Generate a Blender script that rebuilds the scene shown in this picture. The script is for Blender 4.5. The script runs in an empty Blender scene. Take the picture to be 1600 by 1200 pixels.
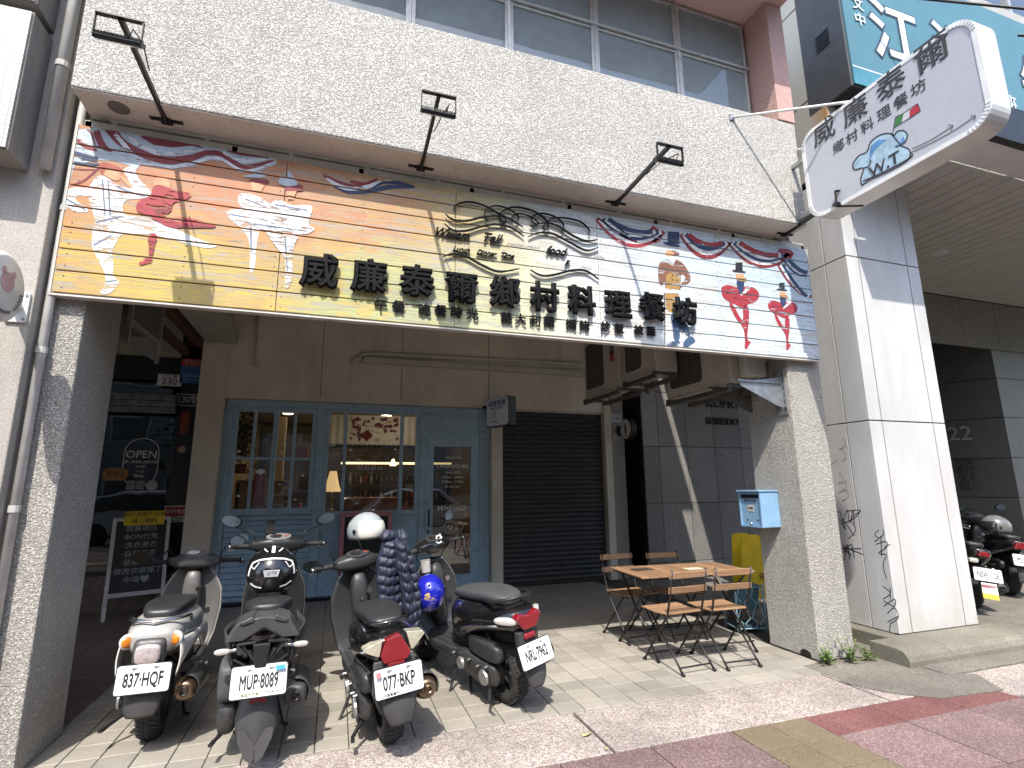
import bpy, bmesh, math, random
from math import pi, sin, cos, tan, radians, sqrt, exp, atan2
from mathutils import Vector, Matrix
from mathutils.geometry import tessellate_polygon
random.seed(7)
SC = bpy.context.scene
COL = SC.collection

# ------------------------------------------------------------------ camera
W, H = 1600, 1200
YAW, PIT, ROL, FPX, EYE = 0.323100701, 0.194142196, -0.00859885, 817.788577, 1.55
_f = Vector((sin(YAW)*cos(PIT), cos(YAW)*cos(PIT), sin(PIT)))
_r = Vector((cos(YAW), -sin(YAW), 0)); _u = _r.cross(_f)
CR = cos(ROL)*_r + sin(ROL)*_u; CU = -sin(ROL)*_r + cos(ROL)*_u; CF = _f
CO = Vector((0, 0, EYE))
cam = bpy.data.cameras.new('camera'); camo = bpy.data.objects.new('camera', cam); COL.objects.link(camo)
cam.sensor_width = 36; cam.lens = FPX/W*36; cam.clip_end = 400; cam.clip_start = 0.05
camo.matrix_world = Matrix(((CR.x, CU.x, -CF.x, 0), (CR.y, CU.y, -CF.y, 0), (CR.z, CU.z, -CF.z, EYE), (0, 0, 0, 1)))
SC.camera = camo
def at(px, py, ax, val):
    """point of the photograph on the world plane  axis ax = val"""
    d = CF + CR*((px-W/2)/FPX) - CU*((py-H/2)/FPX)
    return CO + d*((val-CO[ax])/d[ax])

# ------------------------------------------------------------------ light
SUN = Vector((0.25, 0.69, -1.0)).normalized()          # direction the light travels
elev = math.asin(-SUN.z)
wd = bpy.data.worlds.new('World'); SC.world = wd; wd.use_nodes = True
wn = wd.node_tree; bg = wn.nodes['Background']
sky = wn.nodes.new('ShaderNodeTexSky'); sky.sky_type = 'NISHITA'; sky.sun_disc = False
sky.sun_elevation = elev; sky.sun_rotation = atan2(-SUN.x, -SUN.y); sky.dust_density = 1.6; sky.air_density = 1.0
wn.links.new(sky.outputs[0], bg.inputs[0]); bg.inputs[1].default_value = 0.15
sl = bpy.data.lights.new('sun', 'SUN'); sl.energy = 2.4; sl.angle = radians(0.53); sl.color = (1, 0.95, 0.88)
so = bpy.data.objects.new('sun', sl); COL.objects.link(so); so.rotation_euler = SUN.to_track_quat('-Z', 'Y').to_euler(); so.location = (-3, -8, 14)
SC.view_settings.view_transform = 'Standard'; SC.view_settings.look = 'None'
SC.view_settings.exposure = 1.60; SC.view_settings.gamma = 1.0; SC.view_settings.use_curve_mapping = False

# ------------------------------------------------------------------ materials
def c(h):
    h = h.lstrip('#'); v = [int(h[i:i+2], 16)/255 for i in (0, 2, 4)]
    return tuple(x/12.92 if x <= .04045 else ((x+.055)/1.055)**2.4 for x in v)
class N:
    def __init__(s, name):
        s.m = bpy.data.materials.new(name); s.m.use_nodes = True; s.t = s.m.node_tree; s.b = s.t.nodes['Principled BSDF']; s.out = s.t.nodes['Material Output']
    def n(s, typ, **k):
        o = s.t.nodes.new('ShaderNode'+typ)
        for a, v in k.items():
            if hasattr(o, a): setattr(o, a, v)
        return o
    def l(s, a, b): s.t.links.new(a, b)
    def coord(s, kind='Object', scale=None):
        tc = s.n('TexCoord'); o = tc.outputs[kind]
        if scale is not None:
            mp = s.n('Mapping'); mp.inputs['Scale'].default_value = scale if hasattr(scale, '__len__') else (scale,)*3
            s.l(o, mp.inputs[0]); o = mp.outputs[0]
        return o
    def noise(s, co, scale, detail=4, rough=.55, dist=0):
        o = s.n('TexNoise'); o.inputs['Scale'].default_value = scale; o.inputs['Detail'].default_value = detail
        o.inputs['Roughness'].default_value = rough; o.inputs['Distortion'].default_value = dist; s.l(co, o.inputs['Vector']); return o.outputs['Fac']
    def voro(s, co, scale, feat='F1', out='Distance', rnd=1):
        o = s.n('TexVoronoi', feature=feat); o.inputs['Scale'].default_value = scale; o.inputs['Randomness'].default_value = rnd; s.l(co, o.inputs['Vector']); return o.outputs[out]
    def ramp(s, fac, stops, interp='LINEAR'):
        o = s.n('ValToRGB'); e = o.color_ramp; e.interpolation = interp
        while len(e.elements) < len(stops): e.elements.new(.5)
        for el, (p, col) in zip(e.elements, stops):
            el.position = p; el.color = (*col, 1) if hasattr(col, '__len__') else (col, col, col, 1)
        s.l(fac, o.inputs[0]); return o.outputs[0]
    def mix(s, fac, a, b, typ='MIX'):
        o = s.n('MixRGB', blend_type=typ)
        for i, v in enumerate((fac, a, b)):
            if hasattr(v, 'links'): s.l(v, o.inputs[i])
            elif i == 0: o.inputs[0].default_value = v
            else: o.inputs[i].default_value = (*v, 1) if hasattr(v, '__len__') else (v, v, v, 1)
        return o.outputs[0]
    def math(s, op, a, b=0):
        o = s.n('Math', operation=op)
        for i, v in enumerate((a, b)):
            if hasattr(v, 'links'): s.l(v, o.inputs[i])
            else: o.inputs[i].default_value = v
        return o.outputs[0]
    def bump(s, h, strength=.5, dist=.01, prev=None):
        o = s.n('Bump'); o.inputs['Strength'].default_value = strength; o.inputs['Distance'].default_value = dist; s.l(h, o.inputs['Height'])
        if prev is not None: s.l(prev, o.inputs['Normal'])
        return o.outputs[0]
    def set(s, **k):
        for a, v in k.items():
            i = s.b.inputs[a.replace('_', ' ')]
            if hasattr(v, 'links'): s.l(v, i)
            elif hasattr(v, '__len__') and len(v) == 3 and i.type == 'RGBA': i.default_value = (*v, 1)
            else: i.default_value = v
        return s.m
MATS = {}
def plain(name, col, rough=.5, metal=0, grime=.25, gs=6, bumps=None, coat=0, spec=.5, dirt=None, rnd=0):
    """painted / moulded surface: broad dirt variation + fine roughness change, optional micro relief"""
    if name in MATS: return MATS[name]
    m = N(name); co = m.coord()
    n1 = m.noise(co, gs, 6, .62); n2 = m.noise(co, gs*9, 3, .6)
    base = m.ramp(n1, [(.3, tuple(x*(1-grime) for x in col)), (.7, tuple(min(1, x*(1+grime*.35)) for x in col))])
    if dirt: base = m.mix(m.ramp(m.noise(co, gs*2.3, 8, .7), [(.52, 0), (.72, .55)]), base, dirt)
    if rnd:
        oi = m.n('ObjectInfo'); r = m.ramp(oi.outputs['Random'], [(0, 1-rnd), (1, 1+rnd*.4)]); base = m.mix(1, base, r, 'MULTIPLY')
    m.set(Base_Color=base, Metallic=metal, Roughness=m.ramp(n2, [(.3, max(.02, rough-.08)), (.75, min(1, rough+.12))]))
    m.b.inputs['Specular IOR Level'].default_value = spec
    if coat: m.b.inputs['Coat Weight'].default_value = coat; m.b.inputs['Coat Roughness'].default_value = .06
    if bumps: m.set(Normal=m.bump(m.noise(co, bumps[0], 5, .6), bumps[1], bumps[2] if len(bumps) > 2 else .004))
    MATS[name] = m.m; return m.m
def stucco(name, col, col2, sc=42, strength=.9, dist=.012, stain=.25):
    m = N(name); co = m.coord()
    v = m.noise(co, sc, 3, .5, .9); w = m.noise(co, sc*2.7, 3, .6)
    h = m.math('ADD', m.ramp(v, [(.38, 0), (.52, .75), (.7, 1)]), m.math('MULTIPLY', w, .45))
    big = m.noise(co, 1.3, 5, .6); st = m.noise(m.coord('Object', (1, 1, .16)), 3.2, 6, .65)
    base = m.mix(m.ramp(v, [(.35, 0), (.6, 1)]), col2, col)
    base = m.mix(m.ramp(big, [(.38, stain), (.62, 0)]), base, tuple(x*.62 for x in col2))
    base = m.mix(m.ramp(st, [(.53, 0), (.75, stain)]), base, tuple(x*.5 for x in col2))
    m.set(Base_Color=base, Roughness=.92, Normal=m.bump(h, strength, dist)); m.b.inputs['Specular IOR Level'].default_value = .2
    MATS[name] = m.m; return m.m
def speckle(name, cols, sc=260, rough=.7, rnd=.1, stain=.25, bump=.15):
    m = N(name); co = m.coord('Object')
    oi = m.n('ObjectInfo'); va = m.n('VectorMath', operation='ADD'); m.l(co, va.inputs[0]); m.l(oi.outputs['Location'], va.inputs[1]); co = va.outputs[0]
    cell = m.voro(co, sc, 'F1', 'Color'); sep = m.n('SeparateColor'); m.l(cell, sep.inputs[0])
    k = len(cols); base = m.ramp(sep.outputs[0], [(i/k, cc) for i, cc in enumerate(cols)], 'CONSTANT')
    cell2 = m.n('SeparateColor'); m.l(m.voro(co, sc*.37, 'F1', 'Color'), cell2.inputs[0])
    base = m.mix(m.ramp(cell2.outputs[1], [(.0, .35), (.35, 0)]), base, cols[0])
    base = m.mix(m.ramp(m.noise(co, 1.7, 6, .65), [(.4, stain), (.65, 0)]), base, tuple(x*.45 for x in cols[0]))
    base = m.mix(m.ramp(m.noise(co, 9, 6, .7), [(.6, 0), (.75, stain)]), base, tuple(x*.5 for x in cols[0]))
    r = m.ramp(oi.outputs['Random'], [(0, 1-rnd), (1, 1+rnd*.5)]); base = m.mix(1, base, r, 'MULTIPLY')
    m.set(Base_Color=base, Roughness=rough, Normal=m.bump(m.noise(co, sc*.6, 3), bump, .003)); m.b.inputs['Specular IOR Level'].default_value = .3
    MATS[name] = m.m; return m.m
def wood(name, a, b, axis=0, sc=18, rnd=.25, rough=.6):
    m = N(name); s = [1, 1, 1]; s[axis] = .06; oi = m.n('ObjectInfo')
    tc = m.n('TexCoord'); va = m.n('VectorMath', operation='ADD'); m.l(tc.outputs['Object'], va.inputs[0])
    sc3 = m.n('VectorMath', operation='SCALE'); m.l(oi.outputs['Location'], sc3.inputs[0]); sc3.inputs['Scale'].default_value = 3.1; m.l(sc3.outputs[0], va.inputs[1])
    mp = m.n('Mapping'); mp.inputs['Scale'].default_value = s; m.l(va.outputs[0], mp.inputs[0]); co = mp.outputs[0]
    n1 = m.noise(co, sc, 6, .65, 1.2); n2 = m.noise(co, sc*6, 4, .6)
    base = m.mix(n1, a, b); base = m.mix(m.ramp(n2, [(.35, .5), (.6, 0)]), base, tuple(x*.45 for x in a))
    r = m.ramp(oi.outputs['Random'], [(0, 1-rnd), (1, 1+rnd*.5)]); base = m.mix(1, base, r, 'MULTIPLY')
    m.set(Base_Color=base, Roughness=rough, Normal=m.bump(n2, .3, .002)); MATS[name] = m.m; return m.m
def emit(name, col, st):
    m = N(name); m.set(Base_Color=col, Emission_Color=col, Emission_Strength=st, Roughness=.6); MATS[name] = m.m; return m.m
def glass(name, tint=(.9, .93, .92), refl=1.0, dirt=.05, f0=.06, sky_film=None):
    m = N(name); tr = m.n('BsdfTransparent'); tr.inputs[0].default_value = (*tint, 1)
    gl = m.n('BsdfGlossy'); gl.inputs['Roughness'].default_value = .015; gl.inputs[0].default_value = (refl, refl, refl, 1)
    lw = m.n('LayerWeight'); lw.inputs[0].default_value = .25
    wob = m.bump(m.noise(m.coord(), 1.1, 2), .06, .05); m.l(wob, gl.inputs['Normal'])
    f = m.ramp(lw.outputs['Fresnel'], [(0, f0), (1, .9)])
    mx = m.n('MixShader'); m.l(f, mx.inputs[0]); m.l(tr.outputs[0], mx.inputs[1]); m.l(gl.outputs[0], mx.inputs[2])
    df = m.n('BsdfDiffuse'); df.inputs[0].default_value = (*(sky_film or (.5, .5, .47)), 1); m2 = m.n('MixShader')
    d = m.ramp(m.noise(m.coord(), 5, 6, .7), [(.35, dirt*(.75 if sky_film else .3)), (.75, dirt)]); m.l(d, m2.inputs[0]); m.l(mx.outputs[0], m2.inputs[1]); m.l(df.outputs[0], m2.inputs[2])  # dirt weight; with a film, also the strength of the painted sky reflection
    m.l(m2.outputs[0], m.out.inputs[0]); MATS[name] = m.m; return m.m

# ------------------------------------------------------------------ mesh helpers
class MB:
    def __init__(s): s.v = []; s.f = []; s.mi = []; s.sm = []; s.cur = 0; s.smooth = False; s.X = None
    def add(s, vs, fs):
        o = len(s.v)
        s.v += [tuple(s.X @ Vector(p)) if s.X else tuple(p) for p in vs]
        s.f += [tuple(o+i for i in f) for f in fs]; s.mi += [s.cur]*len(fs); s.sm += [s.smooth]*len(fs); return s
    def box(s, x0, x1, y0, y1, z0, z1):
        vs = [(x, y, z) for x in (x0, x1) for y in (y0, y1) for z in (z0, z1)]
        return s.add(vs, [(0, 1, 3, 2), (4, 6, 7, 5), (0, 4, 5, 1), (2, 3, 7, 6), (0, 2, 6, 4), (1, 5, 7, 3)])
    def bar(s, a, b, w, h=None, up=(0, 0, 1)):
        """square bar from a to b"""
        h = h or w; a = Vector(a); b = Vector(b); d = (b-a).normalized(); u = Vector(up)
        if abs(d.dot(u)) > .98: u = Vector((0, 1, 0))
        x = d.cross(u).normalized(); y = x.cross(d).normalized()
        vs = [p + x*i*w/2 + y*j*h/2 for p in (a, b) for i, j in ((-1, -1), (1, -1), (1, 1), (-1, 1))]
        return s.add(vs, [(3, 2, 1, 0), (4, 5, 6, 7), (0, 1, 5, 4), (1, 2, 6, 5), (2, 3, 7, 6), (3, 0, 4, 7)])
    def tube(s, pts, r, n=8, cap=True):
        pts = [Vector(p) for p in pts]; rr = r if hasattr(r, '__len__') else [r]*len(pts); rings = []; up = None
        for i, p in enumerate(pts):
            d = (pts[min(i+1, len(pts)-1)] - pts[max(i-1, 0)]).normalized()
            if up is None: up = Vector((0, 0, 1)) if abs(d.z) < .9 else Vector((0, 1, 0))
            x = d.cross(up).normalized(); y = x.cross(d).normalized(); up = y
            rings.append([p + (x*cos(2*pi*k/n) + y*sin(2*pi*k/n))*rr[i] for k in range(n)])
        return s.rings(rings, cap, cap)
    def rings(s, rings, cap0=True, cap1=True, closed=True):
        n = len(rings[0]); vs = [p for r in rings for p in r]; fs = []
        m = n if closed else n-1
        for i in range(len(rings)-1):
            for k in range(m): a = i*n+k; b = i*n+(k+1) % n; fs.append((a, b, b+n, a+n))
        if cap0: fs.append(tuple(range(n-1, -1, -1)))
        if cap1: fs.append(tuple((len(rings)-1)*n+k for k in range(n)))
        return s.add(vs, fs)
    def loft(s, secs, n=20, axis=1, e=2.5):
        """secs: (t, centre_a, centre_z, half_a, up, down[, exponent]) superellipse rings across axis"""
        R = []
        for q in secs:
            t, ca, cz, ha, up, dn = q[:6]; ex = q[6] if len(q) > 6 else e; ring = []
            for k in range(n):
                a = 2*pi*k/n; ca_, sa = cos(a), sin(a)
                px = (abs(ca_)**(2/ex))*(1 if ca_ >= 0 else -1)*ha; pz = (abs(sa)**(2/ex))*(up if sa >= 0 else -dn)
                ring.append((ca+px, t, cz+pz) if axis == 1 else ((t, ca+px, cz+pz) if axis == 0 else (ca+px, cz+pz, t)))
            R.append(ring)
        return s.rings(R)
    def lathe(s, prof, ctr=(0, 0, 0), axis=2, n=24, a0=0, a1=2*pi):
        full = abs(a1-a0-2*pi) < 1e-6; m = n if full else n+1; R = []
        for r, h in prof:
            ring = []
            for k in range(m):
                a = a0+(a1-a0)*k/n; p = [0, 0, 0]; i, j = ((1, 2), (2, 0), (0, 1))[axis]
                p[i] = r*cos(a)+ctr[i]; p[j] = r*sin(a)+ctr[j]; p[axis] = h+ctr[axis]; ring.append(tuple(p))
            R.append(ring)
        return s.rings(R, False, False, full)
    def prism(s, poly, t0, t1, axis=1):
        """poly of 2-D points extruded along axis (axis 1: x,z ; 0: y,z ; 2: x,y)"""
        def P(p, t): return (p[0], t, p[1]) if axis == 1 else ((t, p[0], p[1]) if axis == 0 else (p[0], p[1], t))
        n = len(poly); vs = [P(p, t0) for p in poly]+[P(p, t1) for p in poly]
        tri = tessellate_polygon([[Vector((p[0], p[1], 0)) for p in poly]])
        fs = [tuple(t) for t in tri]+[tuple(n+i for i in t[::-1]) for t in tri]+[(i, i+n, (i+1) % n+n, (i+1) % n) for i in range(n)]
        return s.add(vs, fs)
    def flat(s, pts3):
        """planar polygon in 3-D"""
        nrm = Vector((0, 0, 0)); P = [Vector(p) for p in pts3]
        for i in range(len(P)): nrm += P[i].cross(P[(i+1) % len(P)])
        q = nrm.to_track_quat('Z', 'Y').inverted() if nrm.length > 0 else None
        if len(P) < 3 or q is None: return s
        tri = tessellate_polygon([[(q@p) for p in P]]); return s.add(P, [tuple(t) for t in tri])
    def ball(s, ctr, r, n=20, m=12, t0=0, t1=pi):
        rx, ry, rz = r if hasattr(r, '__len__') else (r,)*3; R = []
        for i in range(m+1):
            t = t0+(t1-t0)*i/m; R.append([(ctr[0]+rx*max(sin(t), 1e-4)*cos(2*pi*k/n), ctr[1]+ry*max(sin(t), 1e-4)*sin(2*pi*k/n), ctr[2]+rz*cos(t)) for k in range(n)])
        return s.rings(R, False, t1 < pi-.01)
    def grid(s, fn, nu, nv):
        vs = [fn(i/nu, j/nv) for i in range(nu+1) for j in range(nv+1)]
        return s.add(vs, [(i*(nv+1)+j, (i+1)*(nv+1)+j, (i+1)*(nv+1)+j+1, i*(nv+1)+j+1) for i in range(nu) for j in range(nv)])
    def mesh(s, name, fix=True):
        me = bpy.data.meshes.new(name); me.from_pydata(s.v, [], s.f)
        for p, i, q in zip(me.polygons, s.mi, s.sm): p.material_index = i; p.use_smooth = q
        if fix:
            bm = bmesh.new(); bm.from_mesh(me); bmesh.ops.recalc_face_normals(bm, faces=bm.faces); bm.to_mesh(me); bm.free()
        return me
    def obj(s, name, mats, parent=None, bevel=0, seg=2, sub=0, solid=0, smooth=None, loc=None, fix=True):
        me = s.mesh(name, fix)
        for m in (mats if isinstance(mats, (list, tuple)) else [mats]): me.materials.append(m)
        o = bpy.data.objects.new(name, me); COL.objects.link(o)
        if parent: o.parent = parent
        if loc: o.location = loc
        if solid: md = o.modifiers.new('s', 'SOLIDIFY'); md.thickness = solid; md.offset = 0
        if bevel: md = o.modifiers.new('b', 'BEVEL'); md.width = bevel; md.segments = seg; md.limit_method = 'ANGLE'; md.angle_limit = radians(35)
        if sub: md = o.modifiers.new('u', 'SUBSURF'); md.levels = sub; md.render_levels = sub
        if smooth or sub:
            for p in me.polygons: p.use_smooth = True
        return o
def tag(o, label=None, cat=None, group=None, kind=None):
    for k, v in (('label', label), ('category', cat), ('group', group), ('kind', kind)):
        if v: o[k] = v
    return o
def root(name, loc=(0, 0, 0), label=None, cat=None, group=None, rz=0, kind=None):
    o = bpy.data.objects.new(name, None); COL.objects.link(o); o.location = loc; o.rotation_euler = (0, 0, rz); o.empty_display_size = .1
    return tag(o, label, cat, group, kind)
def dup(o, parent=None):
    q = o.copy(); COL.objects.link(q)
    if parent: q.parent = parent
    for ch in o.children: dup(ch, q)
    return q
FACE_S = (pi/2, 0, 0)           # lettering that faces the street
FACE_W = (pi/2, 0, -pi/2)       # lettering that faces -X
def text(body, size, mat, loc, rot=FACE_S, parent=None, ex=.002, bev=0, align='CENTER', name='lettering', shear=0, wx=1, spacing=1, link=True):
    cu = bpy.data.curves.new('t', 'FONT'); cu.body = body; cu.size = size; cu.extrude = ex; cu.bevel_depth = bev; cu.bevel_resolution = 0
    cu.align_x = align; cu.align_y = 'CENTER'; cu.shear = shear; cu.space_character = spacing; cu.resolution_u = 3
    t = bpy.data.objects.new('t', cu); COL.objects.link(t); dg = bpy.context.evaluated_depsgraph_get()
    me = bpy.data.meshes.new_from_object(t.evaluated_get(dg)); bpy.data.objects.remove(t); bpy.data.curves.remove(cu)
    me.materials.clear(); me.materials.append(mat); me.transform(Matrix.Diagonal((wx, 1, 1, 1)))
    o = bpy.data.objects.new(name, me); COL.objects.link(o); o.location = loc; o.rotation_euler = rot
    if parent: o.parent = parent
    return o
def ngon_r(w, h, r, n=5):
    """rounded rectangle outline centred on 0"""
    P = []
    for cx, cy, a in ((w/2-r, h/2-r, 0), (-w/2+r, h/2-r, 90), (-w/2+r, -h/2+r, 180), (w/2-r, -h/2+r, 270)):
        for k in range(n+1): t = radians(a+90*k/n); P.append((cx+r*cos(t), cy+r*sin(t)))
    return P
def ribbon(pts, wd, m=6):
    """2-D ribbon polygon along a smooth path; wd = width or list"""
    P = [Vector(p) for p in pts]; Q = []; Wd = []
    w = wd if hasattr(wd, '__len__') else [wd]*len(P)
    for i in range(len(P)-1):
        p0 = P[max(i-1, 0)]; p1 = P[i]; p2 = P[i+1]; p3 = P[min(i+2, len(P)-1)]
        for k in range(m):
            t = k/m; Q.append(.5*((2*p1)+(p2-p0)*t+(2*p0-5*p1+4*p2-p3)*t*t+(3*p1-p0-3*p2+p3)*t**3)); Wd.append(w[i]*(1-t)+w[i+1]*t)
    Q.append(P[-1]); Wd.append(w[-1]); L = []; R = []
    for i, q in enumerate(Q):
        d = (Q[min(i+1, len(Q)-1)]-Q[max(i-1, 0)]); d = d.normalized() if d.length else Vector((1, 0)); n = Vector((-d.y, d.x)); L.append(q+n*Wd[i]/2); R.append(q-n*Wd[i]/2)
    return [(L[i], L[i+1], R[i+1], R[i]) for i in range(len(Q)-1)]

# shared materials
def chaikin(P, n=2):
    for _ in range(n):
        Q = []
        for i in range(len(P)):
            a, b = P[i], P[(i+1) % len(P)]; Q += [(a[0]*.75+b[0]*.25, a[1]*.75+b[1]*.25), (a[0]*.25+b[0]*.75, a[1]*.25+b[1]*.75)]
        P = Q
    return P
WHITEST = stucco('render_white', (.68, .66, .61), (.40, .385, .35), 88, .9, .012, .16)
COLST = stucco('render_pillar', (.56, .535, .48), (.40, .38, .335), 85, 1.0, .013, .28)
WALLST = stucco('render_wall', (.76, .69, .57), (.64, .57, .46), 95, .6, .006, .35)
SOFF = stucco('soffit_paint', (.68, .645, .57), (.58, .54, .47), 60, .35, .004, .3)
BLACK = plain('black_metal', (.012, .012, .012), .45, 0, .3)
DARK = plain('black_plastic', (.018, .018, .019), .5, 0, .3, 9)
RUBBER = plain('rubber', (.022, .021, .02), .85, 0, .4, 20, (120, .4, .003), dirt=(.09, .085, .075))
GREYP = plain('grey_plastic', (.055, .057, .06), .6, 0, .25, 7, dirt=(.12, .115, .1))
CHROME = plain('chrome', (.62, .62, .6), .16, 1, .3)
STEEL = plain('galvanised_steel', (.42, .43, .43), .42, .8, .3, 12)
WHITEP = plain('white_paint', (.74, .74, .72), .4, 0, .12, 4)
# ------------------------------------------------------------------ ground
TILE = speckle('porch_tile_glaze', [(.30, .275, .23), (.335, .305, .26), (.35, .325, .28), (.315, .29, .24)], 130, .55, .2, .35, .05)
PINK = speckle('pink_washed_stone', [(.26, .215, .19), (.42, .37, .33), (.33, .275, .245), (.50, .455, .41), (.20, .165, .145), (.39, .335, .295)], 105, .8, .10, .45, .6)
RED = speckle('red_paver_stone', [(.19, .075, .068), (.25, .13, .12), (.16, .065, .06), (.22, .095, .088)], 125, .8, .18, .45, .5)
MAUVE = speckle('mauve_paver_stone', [(.175, .115, .108), (.23, .16, .15), (.15, .095, .09), (.30, .23, .215), (.17, .10, .098)], 125, .8, .20, .40, .5)
TAN = speckle('tan_paver_stone', [(.165, .13, .082), (.195, .155, .10), (.14, .11, .07)], 140, .8, .1, .3, .2)
CONC = speckle('worn_concrete', [(.16, .145, .12), (.20, .18, .15), (.13, .12, .10), (.24, .22, .185)], 120, .85, .05, .45, .3)
GROUT = plain('dark_grout', (.06, .054, .046), .95, 0, .4, 20)
ASPH = speckle('asphalt', [(.045, .045, .046), (.06, .06, .06), (.035, .035, .036)], 180, .9, 0, .2, .3)
g = MB().box(-60, 70, -60, 60, -.6, -.13).obj('ground', plain('earth', (.10, .09, .08), .95)); tag(g, kind='structure')
g = MB().box(-59, 69, -12, -1.2, -.128, -.12).obj('road', ASPH); tag(g, kind='structure')
g = MB().box(-59, 69, -1.0, 45, -.128, -.016).obj('pavement_bed', GROUT); tag(g, kind='structure')
kb = MB()
g = MB().box(-59, 69, -1.2, -1.0, -.127, 0).obj('kerb', CONC, bevel=.015); tag(g, kind='structure')
mk = MB()
for i in range(-9, 12): mk.box(i*6-1.5, i*6+1.5, -6.7, -6.55, -.119, -.116)
tag(mk.obj('road_marking', WHITEP), kind='structure')

PAVE = root('pavement', kind='structure')
def slab(name, x0, x1, y0, y1, mat, par, top=0.0, th=.03, gap=.006, tilt=0, cache={}):
    k = (name, round(x1-x0, 3), round(y1-y0, 3), mat.name)
    if k not in cache:
        w, d = (x1-x0)/2-gap/2, (y1-y0)/2-gap/2
        b = min(.003, w*.2); mb = MB()
        rs = [[(-w, -d, -th), (w, -d, -th), (w, d, -th), (-w, d, -th)], [(-w, -d, -b), (w, -d, -b), (w, d, -b), (-w, d, -b)], [(-w+b, -d+b, 0), (w-b, -d+b, 0), (w-b, d-b, 0), (-w+b, d-b, 0)]]
        mb.rings(rs, False, True); me = mb.mesh(name); me.materials.append(mat); cache[k] = me
    o = bpy.data.objects.new(name, cache[k]); COL.objects.link(o); o.parent = par
    o.location = ((x0+x1)/2, (y0+y1)/2, top+random.uniform(-.0012, .0012)); o.rotation_euler = (random.gauss(0, .0015), random.gauss(0, .0015), 0)
    return o
# pink washed-stone strip slabs
for x0, x1 in ((-6.3, -4.0), (-4.0, -1.2), (-1.2, 1.66), (1.67, 3.92), (3.93, 4.86)): slab('pink_slab', x0, x1, 3.1, 3.695, PINK, PAVE, gap=.012)
for x0 in (4.86, 5.46, 6.06, 6.66, 7.26, 7.86, 8.46, 9.06, 9.66): slab('pink_slab', x0, x0+.6, 2.86, 3.30, PINK, PAVE, gap=.006, top=.002)
# pavers
for j in range(4):
    for i in range(-8, 10):
        x0 = -3.5+.6*i
        if x0 > 2.45 or x0 < -6: continue
        y1 = 3.1-.57*j; m = random.choice([MAUVE, MAUVE, RED]) if x0 < 1 else MAUVE
        slab('paver', x0, x0+.6, y1-.57, y1, m, PAVE, gap=.009)
for j in range(8):
    for i in range(2): slab('tan_paver', 2.5+.295*i, 2.795+.295*i, 3.1-.285*(j+1), 3.1-.285*j, TAN, PAVE)
for i in range(16):
    x0 = 3.09+.6*i; slab('paver', x0, x0+.6, 2.83, 3.1, RED if i < 3 else MAUVE, PAVE) if i < 3 else None
    for j in range(4): slab('paver', x0, x0+.6, 2.83-.57*(j+1), 2.83-.57*j, RED if (i*7+j*3) % 5 == 1 else MAUVE, PAVE, gap=.009)
# concrete patch between pillars + broken joint
slab('concrete_patch', 3.95, 4.86, 3.30, 3.9, CONC, PAVE, top=.004, gap=0)
tag(MB().prism([(4.30, 3.0), (4.9, 2.95), (5.1, 3.25), (4.6, 3.42), (4.3, 3.6), (3.9, 3.5), (4.05, 3.2)], .001, .0075, 2).obj('mortar_smear', CONC), kind='structure')
slab('concrete_patch', 4.60, 5.3, 3.9, 9, CONC, PAVE, top=.003, gap=0)
slab('concrete_apron', 4.86, 16, 3.31, 12, CONC, PAVE, top=.0, gap=0)
# porch floor tiles, 20 cm
FLOOR = root('porch_floor', kind='structure')
rows = [3.70, 3.86]+[3.86+.2*k for k in range(1, 23)]; xs = [-1.63+.2*k for k in range(30)]; cnt = 0
far = MB()
for j in range(len(rows)-1):
    for i in range(len(xs)-1):
        x0, x1, y0, y1 = xs[i], xs[i+1], rows[j], rows[j+1]
        if x0 > 4.0 and y1 < 4.55 and x1 > 4.25: continue
        if cnt < 300: slab('floor_tile', x0, x1, y0, y1, TILE, FLOOR); cnt += 1
        else: far.box(x0+.003, x1-.003, y0+.003, y1-.003, -.02, random.uniform(-.001, .001))
o = far.obj('floor_tile_field', TILE, FLOOR); o['kind'] = 'stuff'
# floor of the neighbouring porch: brown granite slabs
BGRAN = speckle('brown_granite', [(.12, .09, .075), (.2, .15, .125), (.26, .2, .165), (.09, .07, .06)], 120, .4, .15, .2, .05)
for j in range(8):
    for i in range(6): slab('granite_slab', -1.63-.6*(i+1), -1.63-.6*i, 3.92+.6*j, 3.92+.6*(j+1), BGRAN, FLOOR, top=.0)
# crack lines, leaf litter
lf = MB(); leafm = plain('dry_leaf', (.42, .40, .16), .8)
for (x, y, s, a) in ((1.6, 3.35, .045, .4), (1.63, 3.14, .02, 1)):
    lf.grid(lambda u, v: (x+(u-.5)*2*s*cos(a)-(v-.5)*s*sin(a)*4*u*(1-u), y+(u-.5)*2*s*sin(a)+(v-.5)*s*cos(a)*4*u*(1-u), .006+.01*sin(u*3+v*2)), 6, 3)
tag(lf.obj('fallen_leaf', leafm, solid=.001), 'small yellow dry leaf lying on the pink stone strip', 'leaf')

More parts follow.
